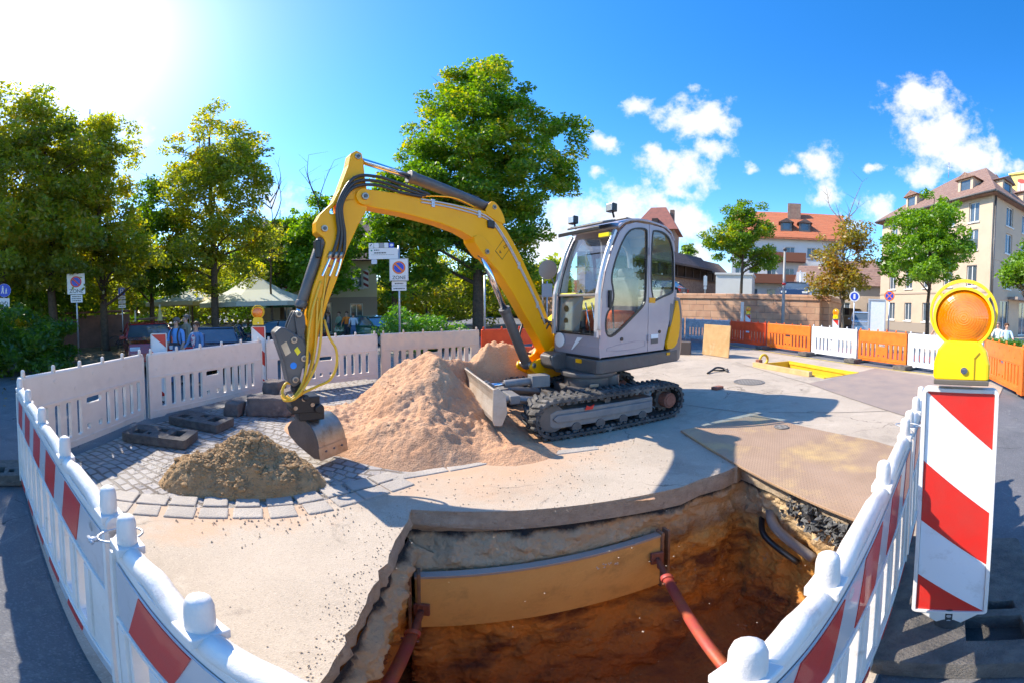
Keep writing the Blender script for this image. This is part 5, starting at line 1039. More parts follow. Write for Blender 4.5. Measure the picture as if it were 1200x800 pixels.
mb = MB(); c_ = fb(9.5, 5.6, 15.0); mb.tube([c_, c_ + Vector((0, 0, 1.7))], .03, 6); mb.tube([c_ + Vector((-.5, -.2, 1.5)), c_ + Vector((.5, .2, 1.3))], .02, 6); mb.tube([c_ + Vector((-.4, .2, 1.2)), c_ + Vector((.4, -.2, 1.2))], .02, 6); mb.build('aerial', galv, rf)
mb = MB(); mb.cyl(fb(-.06, .25, 0), fb(-.06, .25, 9.7), .07, 10); mb.build('downpipe', dkgrey, t)
for a_, b_ in ((fb(-.55, -.56, 9.78), fb(13.5, -.56, 9.78)), (fb(-.56, -.5, 9.78), fb(-.56, 12.5, 9.78))): mb = MB(); mb.cyl(a_, b_, .08, 8); mb.build('gutter', dkgrey, t)
mb = MB(); mb.ext([rect(0, 0, 13., .75)], -.035, -.002, frame_fn(fb(0, 0, 0), l, r)); mb.build('plinth', M('plinth_stone', (.30, .25, .20), .9, bump=.3), t)
for z_ in (3.05,): mb = MB(); mb.ext([rect(0, z_, 13., z_ + .14)], -.05, -.002, frame_fn(fb(0, 0, 0), l, r)); mb.build('string_course', M('string_stone', (.42, .33, .25), .9), t)
mb = MB(); mb.ext([[(2.6, 2.75), (11, 2.75), (11, 2.95), (2.6, 2.95)]], -.9, -.0, frame_fn(fb(0, 0, 0), r, l)); mb.build('shop_awning', M('awning', (.30, .25, .22), .8), t)
house('apartment_block', 'tall yellow building rising behind the beige corner block', 'building', (40, 4.5), (.2, .98), (.98, -.2), 8, 12, 18.5, [(1 + 2.4 * i, 12.6, 1, 1.5) for i in range(3)], [(1.5 + 2.6 * i, z, 1.1, 1.5) for i in range(4) for z in (9, 12.3)], render_y, render_y, 3., over=.2)
# orange-roofed flats beyond the sandstone wall
o_ = Vector((36.4, 31.3, 0)); t = empty('apartment_block', tuple(o_), 'white flats with an orange tiled roof and brown balconies beyond the sandstone wall', 'building', None, world=True)
l = (Vector((25.5, 39.9, 0)) - o_).normalized(); r = Vector((-l.y, l.x, 0)); r = r if r.y > 0 else -r; LL = 13.9
wins = [(x, z, 1.1, 1.3) for x in (1.0, 3.6, 6.2, 8.4, 10.6, 12.3) for z in (2.6, 5.2, 7.9)]
facade(t, LL, 10.4, wins, render_w, frame_fn(o_, l, r)); fb = lambda u, v, w: o_ + l * u + r * v + Vector((0, 0, w))
mb = MB(); mb.ext([[(0, .301), (LL, .301), (LL, 10), (0, 10), (0, 9.7), (LL - .3, 9.7), (LL - .3, .35), (.3, .35), (.3, 9.7), (0, 9.7)]], 0, 10.4, lambda u, v, w: fb(u, v, w)) if False else mb.box(fb(LL / 2, 5.5, 5.2), (LL, 9.6, 10.4), math.atan2(l.y, l.x)); mb.build('rear_wall', render_w, t)
mb = MB(); p = [fb(-.5, -.6, 10.35), fb(LL + .5, -.6, 10.35), fb(LL + .5, 5, 14.9), fb(-.5, 5, 14.9), fb(-.5, 10.6, 10.35), fb(LL + .5, 10.6, 10.35)]
mb.add(p + [v - Vector((0, 0, .25)) for v in p], [(0, 1, 2, 3), (3, 2, 5, 4), (6, 9, 8, 7), (9, 10, 11, 8), (0, 6, 7, 1), (1, 7, 8, 2), (2, 8, 11, 5), (5, 11, 10, 4), (4, 10, 9, 3), (3, 9, 6, 0)]); rf = mb.build('roof', tile_o, t)
mb = MB(); mb.box(fb(6.2, 3.8, 14.6), (1.7, .9, 2.4), math.atan2(l.y, l.x)); mb.build('chimney', brickr, rf)
for u in (5.0, 7.3): dormer(rf, fb(u, .6, 11.3), l, r, 1.4, 1.2, 2.4, dkgrey, tile_d)
balm = M('balcony_brown', (.22, .075, .035), .7)
for (u0, u1, z) in ((4.9, 9.6, 2.2), (4.9, 12.6, 4.7), (4.9, 9.6, 7.4), (1.0, 4.2, 2.2)):
    mb = MB(); mb.ext([rect(u0, z, u1, z + .95)], -1.15, -1.05, frame_fn(o_, l, r)); mb.ext([rect(u0, z - .15, u1, z)], -1.15, -.01, frame_fn(o_, l, r)); mb.build('balcony', balm if z != 4.7 or u1 < 10 else balm, t)
mb = MB(); mb.box(Vector((*at(862, 40)[:2], 2.3)), (3.6, 4, 4.9), R(-40)); mb.ext([rect(-1.9, 4.9, 1.9, 5.1)], -2.1, 2.1, lambda u, v, w: Vector((*at(862, 40)[:2], 0)) + Matrix.Rotation(R(-40), 3, 'Z') @ Vector((u, w, v)) - Vector((0, 0, .14)))
mb.build('annex_building', render_w, label='plain white low building left of the orange-roofed flats', cat='building', loc=(*at(862, 40)[:2], 0))
# sandstone retaining wall with a terrace behind
def runwall(name, label, a, b, h, th, mat, cop=None, z0=0., cat='wall', copm=None):
    a = Vector((*a, 0)); b = Vector((*b, 0)); d = (b - a); L = d.length; t = empty(name, tuple(a), label, cat, None, world=True); rz = math.atan2(d.y, d.x)
    mb = MB(); mb.box((0, 0, 0), (L, th, h)); o = mb.build('masonry', mat, t, bevel=.02)
    for v in o.data.vertices: v.co = v.co + Vector(t['org'])
    o.location = (a + b) / 2 - a + Vector((0, 0, h / 2 + z0)); o.rotation_euler.z = rz
    mb = MB(); mb.box((0, 0, 0), (L + .06, th + .12, .28 if cop is None else cop)); c = mb.build('coping', copm or mat, t, bevel=.03)
    for v in c.data.vertices: v.co = v.co + Vector(t['org'])
    c.location = o.location + Vector((0, 0, h / 2 + .14)); c.rotation_euler.z = rz; return t
runwall('retaining_wall', 'long sandstone block wall beyond the orange barriers, left of its corner', (2.0, 29.0), (13.67, 13.2), 1.95, .5, sandst, copm=sandst)
runwall('retaining_wall', 'shaded return of the sandstone wall right of its corner', (13.95, 13.2), (19.6, 17.2), 1.95, .5, sandst, copm=sandst)
mb = MB(); tz = 1.75; mb.add([(2.3, 29.3, tz), (13.7, 13.5, tz), (19.7, 17.6, tz), (40, 30, tz), (60, 60, tz), (-5, 60, tz)], [(0, 1, 2, 3, 4, 5)]); mb.build('terrace', M('terrace_dust', (.30, .25, .19), .9, col2=(.16, .18, .08), scale=.4), kind='structure', fix=False)
# town wall with a roofed gallery, and its gate tower
a, b = at(786, 40), at(846, 50); a.z = b.z = 0; t = empty('town_wall', tuple(a), 'old brick town wall with a dark roofed wooden gallery along its top', 'wall', None, world=True)
d = (b - a).normalized(); nn = Vector((-d.y, d.x, 0)); Lw = (b - a).length; f = lambda u, v, w: a + d * u + nn * w + Vector((0, 0, v))
mb = MB(); mb.ext([rect(-12, 0, Lw, 4.6)], 0, 1., f); mb.build('masonry', brickr, t)
mb = MB(); mb.ext([rect(-12, 4.6, Lw, 4.75)], -.3, 1.2, f)
for k in range(int((Lw + 12) / 1.6)): mb.ext([rect(-12 + 1.6 * k, 4.75, -11.84 + 1.6 * k, 6.0)], -.2, -.02, f)
mb.ext([rect(-12, 5.9, Lw, 6.05)], -.25, -.02, f); mb.ext([rect(-12, 4.75, Lw, 5.95)], .9, 1.0, f); mb.build('gallery', dkwood, t)
for (u0, u1, z) in ((-12, Lw * .62, 6.1), (Lw * .62 + .05, Lw + .2, 5.85)): mb = MB(); mb.add([f(u0, z - .1, -.9), f(u1, z - .1, -.9), f(u1, z + 1.35, .7), f(u0, z + 1.35, .7), f(u0, z - .1, 1.6), f(u1, z - .1, 1.6), f(u0, z - .3, -.9), f(u1, z - .3, -.9)], [(0, 1, 2, 3), (3, 2, 5, 4), (0, 6, 7, 1), (0, 3, 4), (1, 5, 2), (6, 0, 4), (7, 5, 1)]); mb.build('roof', tile_d, t)
c_ = at(770, 46); t = empty('gate_tower', (c_.x, c_.y, 0), 'square brick tower with a steep red roof behind the cab', 'tower', None, world=True); rz = R(-32); Mr = Matrix.Rotation(rz, 3, 'Z'); f = lambda u, v, w: Vector((c_.x, c_.y, 0)) + Mr @ Vector((u, v, w))
mb = MB(); mb.box(f(0, 0, 5.2), (4.4, 4.4, 10.4), rz); mb.build('shaft', brickr, t)
mb = MB(); e = 2.7; mb.add([f(-e, -e, 10.3), f(e, -e, 10.3), f(e, e, 10.3), f(-e, e, 10.3), f(-.9, 0, 13.6), f(.9, 0, 13.6)], [(0, 1, 5, 4), (1, 2, 5), (2, 3, 4, 5), (3, 0, 4), (3, 2, 1, 0)]); rf = mb.build('roof', M('tile_red_brown', (.30, .10, .07), .8, col2=(.22, .08, .06), scale=3), t)
mb = MB(); mb.box(f(1.6, .4, 12.4), (.5, .5, 1.8), rz); mb.build('chimney', brickr, rf)
mb = MB(); mb.ext([rect(-.35, 10.9, .35, 11.7)], -2.3, -1.6, lambda u, v, w: f(u, w, v)); mb.build('roof_hatch', dkwood, rf)
for u in (-1., .9): mb = MB(); mb.ext([rect(u - .3, 7.6, u + .3, 8.7)], -2.24, -2.1, lambda a_, b_, w: f(a_, w, b_)); mb.build('window', dkwood, t)
# cream inn beyond the fence
o_ = at(442, 27); o_.z = -.4; e_ = at(300, 27.5); e_.z = -.4; l = (e_ - o_); LL = l.length; l.normalize(); r = Vector((-l.y, l.x, 0)); r = r if r.y > 0 else -r
t = empty('inn', tuple(o_), 'cream two-storey inn with white windows and red-striped shutters behind the arm', 'building', None, world=True)
wins = [(1.0 + 1.9 * i, 3.2, .9, 1.2) for i in range(4)]; facade(t, LL, 5.2, wins + [(1.0, .9, .9, 1.2), (3.2, .1, 1.1, 2.1), (5.6, .9, 1.2, 1.2)], render_c, frame_fn(o_, l, r)); f = frame_fn(o_, l, r)
mb = MB(); mb.box(f(LL / 2, 2.6, 4.4), (LL, 7.9, 5.2), math.atan2(l.y, l.x)); mb.build('rear_wall', render_c, t)
mb = MB(); mb.ext([rect(0, 0, LL, 2.55), rect(1., .9, 1.9, 2.1), rect(3.2, .1, 4.3, 2.2), rect(5.6, .9, 6.8, 2.1)], -.03, -.004, f); mb.build('plinth', M('inn_base', (.30, .25, .20), .9), t)
mb = MB(); mb.add([f(-.4, 5.1, -.6), f(LL + .4, 5.1, -.6), f(LL + .4, 9.2, 4.2), f(-.4, 9.2, 4.2), f(-.4, 5.1, 9), f(LL + .4, 5.1, 9)], [(0, 1, 2, 3), (3, 2, 5, 4), (0, 3, 4), (1, 5, 2), (0, 4, 5, 1)]); mb.build('roof', tile_b, t)
for i in range(4):
    mb = MB(); x = 1.0 + 1.9 * i - .42; mb.ext([rect(x, 3.15, x + .38, 4.45)], -.05, -.01, f)
    for k in range(3): mb.ext([[(x + .01, 3.2 + .42 * k), (x + .37, 3.38 + .42 * k), (x + .37, 3.58 + .42 * k), (x + .01, 3.40 + .42 * k)]], -.056, -.03, f, 1)
    mb.build('shutter', [winfr, M('shutter_red', (.22, .03, .03), .7)], t)
# low brick garden wall at the left
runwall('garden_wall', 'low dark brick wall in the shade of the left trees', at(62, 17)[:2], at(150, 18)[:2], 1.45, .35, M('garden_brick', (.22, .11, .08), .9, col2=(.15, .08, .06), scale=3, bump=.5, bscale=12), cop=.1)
runwall('garden_wall', 'low brick wall with a pillar behind the parked bicycles', at(168, 17.5)[:2], at(188, 19)[:2], 1.3, .5, brickr, cop=.1, z0=-.25)
# far houses closing the street behind the boom foot
for i, (px, r_, w_, h_, lab) in enumerate([(648, 70, 16, 3.4, 'distant low house with a red roof between boom and cab'), (610, 85, 18, 4.2, 'distant house with a red roof hidden behind the boom'), (690, 90, 20, 5., 'distant house seen through the cab windows'), (1005, 44, 13, 4.2, 'house in the side street behind the blue sign'), (1045, 60, 16, 7., 'house behind the beige block, left of its corner')]):
    c_ = at(px, r_); t = empty('far_house', (c_.x, c_.y, 0), lab, 'house', None, world=True); rz = math.atan2(-c_.x, c_.y)
    Mr = Matrix.Rotation(rz, 3, 'Z'); f = lambda u, v, w: Vector((c_.x, c_.y, 0)) + Mr @ Vector((u, v, w))
    facade(t, w_, h_, [(1.5 + 3 * k, 1., 1.2, 1.4) for k in range(int(w_ / 3) - 1)], render_m, lambda u, v, w: f(u - w_ / 2, -3 + w, v)); mb = MB(); mb.add([f(-w_ / 2 - .4, -3.5, h_), f(w_ / 2 + .4, -3.5, h_), f(w_ / 2 + .4, 0, h_ + 2.4), f(-w_ / 2 - .4, 0, h_ + 2.4), f(-w_ / 2 - .4, 3.5, h_), f(w_ / 2 + .4, 3.5, h_)], [(0, 1, 2, 3), (3, 2, 5, 4), (0, 3, 4), (1, 5, 2), (0, 4, 5, 1)]); mb.build('roof', tile_o if i < 3 else tile_b, t)
# ================================================================== TREES
def leaf_obj(centres, size, mat, parent, name='crown', flat=.55, elong=1.35):
    C_ = np.asarray(centres, dtype=np.float64); n = len(C_)
    nrm = rng.normal(size=(n, 3)); nrm[:, 2] = np.abs(nrm[:, 2]) * 1.0 + .35; nrm /= np.linalg.norm(nrm, axis=1)[:, None]
    t = rng.normal(size=(n, 3)); t -= nrm * (t * nrm).sum(1)[:, None]; t /= np.linalg.norm(t, axis=1)[:, None]; b = np.cross(nrm, t)
    s = size * rng.uniform(.6, 1.25, n)[:, None]; V = np.empty((n, 4, 3)); k = elong
    V[:, 0] = C_ - t * s * .5 * k; V[:, 1] = C_ + b * s * .36 + nrm * s * .06; V[:, 2] = C_ + t * s * .5 * k - nrm * s * .12; V[:, 3] = C_ - b * s * .36 + nrm * s * .06
    me = bpy.data.meshes.new(name); me.vertices.add(n * 4); me.vertices.foreach_set('co', V.reshape(-1)); me.loops.add(n * 4); me.loops.foreach_set('vertex_index', np.arange(n * 4, dtype=np.int32))
    me.polygons.add(n); me.polygons.foreach_set('loop_start', np.arange(n, dtype=np.int32) * 4); me.polygons.foreach_set('loop_total', np.full(n, 4, dtype=np.int32)); me.update(); me.materials.append(mat)
    o = bpy.data.objects.new(name, me); COL.objects.link(o)
    if parent is not None: o.parent = parent
    return o
def tree(label, x, y, H, ells, ncl, per, size, mat, tr=.16, grp=None, cl=.55, bk=None, base=0., seed=1, twig=True, lean=(0, 0), hollow=2.2, kind='tree', bare=0, extra=None):
    rnd = random.Random(seed); bk = bk or bark
    t = empty(kind, (x, y, base), label, 'tree' if kind == 'tree' else 'bush', grp)
    W = [e[3] * e[4] * e[5] for e in ells]; cs = []
    while len(cs) < ncl:
        e = rnd.choices(ells, W)[0]; d = Vector((rnd.gauss(0, 1), rnd.gauss(0, 1), rnd.gauss(0, 1))).normalized(); q = rnd.random() ** (1 / hollow)
        p = Vector((e[0] + d.x * e[3] * q, e[1] + d.y * e[4] * q, e[2] + d.z * e[5] * q))
        if p.z < .3: continue
        cs.append((p, cl * rnd.uniform(.5, 1.35)))
    if kind == 'tree' or tr > 0:
        mb = MB(); top = H * .93; n_ = 9; path = []
        for i in range(n_): f = i / (n_ - 1); path.append(Vector((lean[0] * f + rnd.gauss(0, .06) * f * 2, lean[1] * f + rnd.gauss(0, .06) * f * 2, f * top)))
        path[0] = Vector((0, 0, -.1)); sp = spline(path, 3); m_ = len(sp)
        mb.tube(sp, [tr * (1.25 if i == 0 else 1) * (1 - .88 * (i / (m_ - 1)) ** .9) for i in range(m_)], 9); 
        big = rnd.sample(cs, min(len(cs), 26 if twig else 8))
        for (p, r_) in big:
            z0 = max(H * .16, min(p.z - .2 - .35 * math.hypot(p.x, p.y), top * .9)); i = min(m_ - 1, int(z0 / top * (m_ - 1))); s_ = sp[i]; mid = s_.lerp(p, .5) + Vector((rnd.gauss(0, .2), rnd.gauss(0, .2), rnd.uniform(0, .35)))
            r0 = tr * .42 * (1 - i / m_) + .012; b_ = spline([s_, mid, p], 4); mb.tube(b_, [r0 * (1 - .85 * k / (len(b_) - 1)) for k in range(len(b_))], 5)
            if twig:
                for _ in range(4): q = b_[rnd.randint(3, len(b_) - 1)]; e_ = q + Vector((rnd.gauss(0, .5), rnd.gauss(0, .5), rnd.uniform(.0, .7))) * cl * 1.6; mb.tube([q, q.lerp(e_, .5) + Vector((0, 0, .05)), e_], [.014, .010, .004], 4)
        for _ in range(bare):
            a = rnd.uniform(0, 2 * PI); s_ = sp[rnd.randint(int(m_ * .4), m_ - 1)]; e_ = s_ + Vector((math.cos(a), math.sin(a), 0)) * rnd.uniform(.3, 1.6) + Vector((0, 0, rnd.uniform(1., 2.8))); b_ = spline([s_, s_.lerp(e_, .5) + Vector((rnd.gauss(0, .15), rnd.gauss(0, .15), 0)), e_], 4); mb.tube(b_, [.035 * (1 - .8 * k / (len(b_) - 1)) for k in range(len(b_))], 5)
            for __ in range(5): q = b_[rnd.randint(2, len(b_) - 1)]; mb.tube([q, q + Vector((rnd.gauss(0, .35), rnd.gauss(0, .35), rnd.uniform(.2, .7)))], [.010, .003], 4)
        mb.build('trunk', bk, t, fix=False)
    P = []
    for (p, r_) in cs:
        k = int(per * (r_ / cl) ** 2); g = rng.normal(size=(k, 3)); g /= np.linalg.norm(g, axis=1)[:, None]; g *= (rng.random(k) ** (1 / 2.4))[:, None] * r_; g[:, 2] *= .62
        g[:, 2] -= .18 * (g[:, 0] ** 2 + g[:, 1] ** 2) / max(.1, r_); P.append(g + np.array(p))
    leaf_obj(np.concatenate(P), size, mat, t); return t
def T(px, r_, label, H, ells, ncl, per, size, mat, base=0., **k):
    p = at(px, r_); return tree(label, p.x, p.y, H, ells, ncl, per, size, mat, base=base, **k)
GL = 'trees in the park at the left'; GR = 'street trees at the right'
# big centre tree, about 13 m
K_ = 1.22
T(560, 19, 'tall full green tree with yellowing patches behind the boom', 13.2 * K_, [tuple(q * K_ for q in e) for e in [(0, 0, 7.2, 3.3, 3.2, 3.4), (.2, 0, 10.0, 2.3, 2.4, 2.3), (-.5, 0, 11.5, 1.1, 1.2, 1.3), (.9, 0, 11.2, .8, .9, .9), (-2.3, 0, 4.8, 2.3, 2.2, 2.4), (-2.6, 0, 7.9, 1.2, 1.2, 1.2), (2.5, 0, 8.4, 1.6, 1.7, 1.7), (2.9, 0, 6.6, 1.3, 1.4, 1.3), (1.2, .3, 4.0, 1.9, 2.2, 2.0)]], 430, 230, .155, lf_main, tr=.3, cl=.66, seed=4, hollow=2.0)
T(462, 20, 'yellow-green tree between the arm and the street signs', 9.0, [(0, 0, 5.6, 2.4, 2.2, 2.6), (.8, 0, 3.2, 2.2, 2, 1.5), (0, 0, 7.4, 1.4, 1.4, 1.3)], 95, 130, .19, lf_main, tr=.18, cl=.62, seed=8)
# left park
T(252, 18, 'tall loose green tree with yellowing tips, right of the left group', 12.6, [(.0, 0, 8.2, 2.8, 2.4, 3.3), (.5, 0, 11.0, 1.3, 1.2, 1.5), (-2.6, 0, 6.0, 2.1, 1.8, 2.8), (2.0, 0, 7.4, 1.8, 1.6, 2.3), (0, 0, 4.2, 3.6, 2.6, 1.8)], 235, 180, .135, lf_oliv, tr=.21, grp=GL, cl=.6, seed=21, hollow=1.8)
T(122, 15.5, 'tall hazy tree left of the loose green one, by the sun glare', 11.4, [(0, 0, 7.9, 2.0, 2.0, 3.3), (-1.1, 0, 6.4, 2.1, 2.0, 2.8), (.6, 0, 4.2, 2.6, 2.0, 2.0)], 200, 165, .13, lf_oliv, tr=.18, grp=GL, cl=.55, seed=22, hollow=1.8)
T(62, 14.5, 'broad olive tree under the sun glare at the far left', 11.0, [(0, 0, 7.9, 2.3, 2.0, 3.2), (0, 0, 4.5, 2.6, 2.2, 2.2)], 200, 165, .13, lf_oliv, tr=.2, grp=GL, cl=.58, seed=23, hollow=1.8)
T(5, 14, 'olive tree cut by the left edge of the view', 10.6, [(0, 0, 7.8, 2.3, 2.0, 3.1), (0, 0, 4.4, 2.6, 2.2, 2.2)], 190, 150, .13, lf_oliv, tr=.2, grp=GL, cl=.58, seed=24, hollow=1.8)
T(-70, 14, 'tree beyond the left edge of the view, its branches reaching in', 10.6, [(0, 0, 7.0, 2.3, 2.0, 2.9), (0, 0, 4.2, 2.3, 2.2, 2.0)], 90, 110, .16, lf_oliv, tr=.2, grp=GL, cl=.6, seed=25)
T(178, 20, 'slender green tree between the hazy one and the loose one', 9.8, [(0, 0, 6.2, 1.9, 1.8, 3.0), (0, 0, 3.4, 2.3, 2, 1.3)], 95, 115, .17, lf_dark, tr=.15, grp=GL, cl=.58, seed=26)
T(330, 24, 'small bushy tree left of the dipper arm', 8.4, [(0, 0, 4.8, 2.8, 2.4, 2.4), (1.2, 0, 6.4, 1.4, 1.3, 1.4)], 85, 110, .2, lf_dark, tr=.16, grp=GL, cl=.62, seed=27)
T(375, 22, 'light green tree behind the dipper arm with bare twigs on top', 8.8, [(0, 0, 5.6, 2.0, 1.7, 2.8), (.3, 0, 3.6, 2.4, 1.9, 1.4)], 130, 115, .19, lf_brt, tr=.15, grp=GL, cl=.58, seed=28, bare=7)
T(318, 19, 'thin leafless young tree left of the arm', 7.6, [(0, 0, 5.0, .9, .9, 1.6)], 12, 40, .12, lf_oliv, tr=.08, grp=GL, cl=.45, seed=29, bare=9)
for i, (px, r_, w_, h_, lab) in enumerate([(-30, 18, 3.6, 6.4, 'dark thicket at the left edge under the trees'), (40, 18.5, 3.6, 6.6, 'dark thicket behind the blue pedestrian sign'), (100, 21, 3.6, 7.2, 'thicket behind the no-parking sign'), (160, 25, 4, 7.4, 'thicket behind the parking sign'), (225, 28, 4.4, 7.6, 'thicket behind the walkers'), (290, 31, 4.6, 8., 'thicket behind the pavilion roofs'), (350, 36, 4.4, 8.5, 'dense greenery left of the inn'), (500, 30, 5, 7, 'dense greenery right of the inn'), (560, 28, 4.6, 6., 'dense greenery behind the big centre tree')]):
    T(px, r_, lab, h_, [(0, 0, h_ * .55, w_, w_ * .7, h_ * .5)], 70, 130, .19, lf_dark if i % 2 else lf_oliv, tr=.1, grp='thickets closing the park', cl=.85, seed=40 + i, twig=False, kind='thicket', base=-.3)
for i, (px, r_, w_, h_, lab, m_) in enumerate([(22, 10.5, 1.5, 2.0, 'dark green shrub at the left behind the pedestrian sign', lf_dark), (58, 12, 1.3, 1.7, 'dark green shrub left of the no-parking sign', lf_dark), (-20, 10, 1.4, 2.0, 'dark green shrub cut by the left edge', lf_dark), (478, 12.5, 1.15, 1.75, 'bright green feathery bush behind the street sign pole', lf_bush), (515, 13.4, .9, 1.25, 'smaller green bush right of the feathery one', lf_bush), (300, 17, 1.3, 1.1, 'low hedge beside the lamp left of the bucket', lf_dark)]):
    T(px, r_, lab, h_, [(0, 0, h_ * .45, w_, w_ * .8, h_ * .62)], 40, 130, .085 if i == 3 else .10, m_, tr=0, grp='bushes behind the left fence', cl=.36, seed=60 + i, twig=False, kind='shrub', base=-.2)
# right side
T(868, 30, 'spreading green tree in front of the orange-roofed flats', 9.2, [(.5, 0, 6.6, 2.3, 2., 1.7), (-1.5, 0, 5.0, 2.0, 1.8, 1.6), (1.4, 0, 3.9, 1.9, 1.8, 1.3), (-.2, 0, 7.6, 1.2, 1.0, .9)], 150, 125, .17, lf_main, tr=.14, grp=GR, cl=.55, seed=71, base=1.7)
T(650, 34, 'small green tree just left of the cab', 6.2, [(0, 0, 4.4, 1.25, 1.2, 1.4)], 42, 90, .2, lf_main, tr=.1, grp=GR, cl=.5, seed=72)
T(803, 60, 'dark conifer-like tree behind the town wall', 12.6, [(0, 0, 9.6, 1.6, 1.6, 2.6)], 34, 80, .3, lf_dark, tr=.16, grp=GR, cl=.7, seed=73)
T(988, 18.5, 'thin autumn tree with bare crown twigs in front of the sandstone return', 6.4, [(0, 0, 4.2, 1.5, 1.4, 1.5), (-.5, 0, 3.0, 1.5, 1.4, 1.0), (.6, 0, 5.2, 1.1, .9, .9)], 95, 80, .13, lf_brown, tr=.09, grp=GR, cl=.46, seed=74, bare=12, bk=barkl)
T(1088, 20, 'full bright green tree before the beige corner block', 8.4, [(0, 0, 5.4, 2.2, 2.1, 1.7), (0, 0, 7.1, 1.5, 1.4, 1.2), (-1.9, .0, 4.1, 1.5, 1.6, 1.3), (1.7, 0, 4.5, 1.7, 1.6, 1.2)], 150, 165, .14, lf_brt, tr=.12, grp=GR, cl=.5, seed=75, hollow=2.6)
T(1204, 18, 'green tree cut by the right edge of the view', 5.2, [(0, 0, 3.9, 1.3, 1.3, 1.25)], 60, 120, .15, lf_brt, tr=.11, grp=GR, cl=.48, seed=76)
T(940, 52, 'green tree beside the orange-roofed flats', 6.4, [(0, 0, 3.8, 2.4, 2.2, 1.6)], 30, 80, .26, lf_oliv, tr=.12, grp=GR, cl=.7, seed=77, base=1.7)
# planting on the balconies and fallen leaves
p_ = rng.normal(size=(900, 3)) * np.array([5.5, 3.2, .02]); 
lv = np.stack([-10.5 + p_[:, 0] * .7, 7.5 + p_[:, 1], np.zeros(900)], 1); lv = lv[(lv[:, 0] < -4.6)]; lv[:, 2] = [terr(a, b) + .01 for a, b in lv[:, :2]]
o = leaf_obj(lv, .07, leaf_mat('dry_leaves', [(.20, .11, .04), (.30, .18, .06), (.16, .13, .04)], .1), None, 'fallen_leaves'); o['kind'] = 'stuff'; o['label'] = 'dry leaves scattered on the ground under the left trees'; o['category'] = 'leaves'
mb = MB(); mb.add([(-30, 4.2, .03), (-8.6, 4.6, .03), (-8.6, 7.0, .02), (-12, 12, .02), (-30, 20, .02)], [(0, 1, 2, 3, 4)]) 
mb.build('park_ground', M('park_soil', (.20, .14, .09), .95, col2=(.12, .10, .05), scale=1.5, dirt=(.34, .27, .18), dscale=2.5, dthr=(.5, .65), bump=.8, bscale=30), kind='structure', fix=False)

az_ = rng.uniform(R(-84), R(9), 30000); rr = rng.uniform(48, 60, 30000); hh = rng.random(30000) ** .8 * (6.5 + 1.6 * np.sin(az_ * 23) + 1.1 * np.sin(az_ * 57 + 1))
o = leaf_obj(np.stack([rr * np.sin(az_), rr * np.cos(az_), hh - .3], 1), .75, lf_oliv, None, 'far_wood'); o['kind'] = 'stuff'; o['label'] = 'far belt of trees closing the view beyond the park'; o['category'] = 'wood'
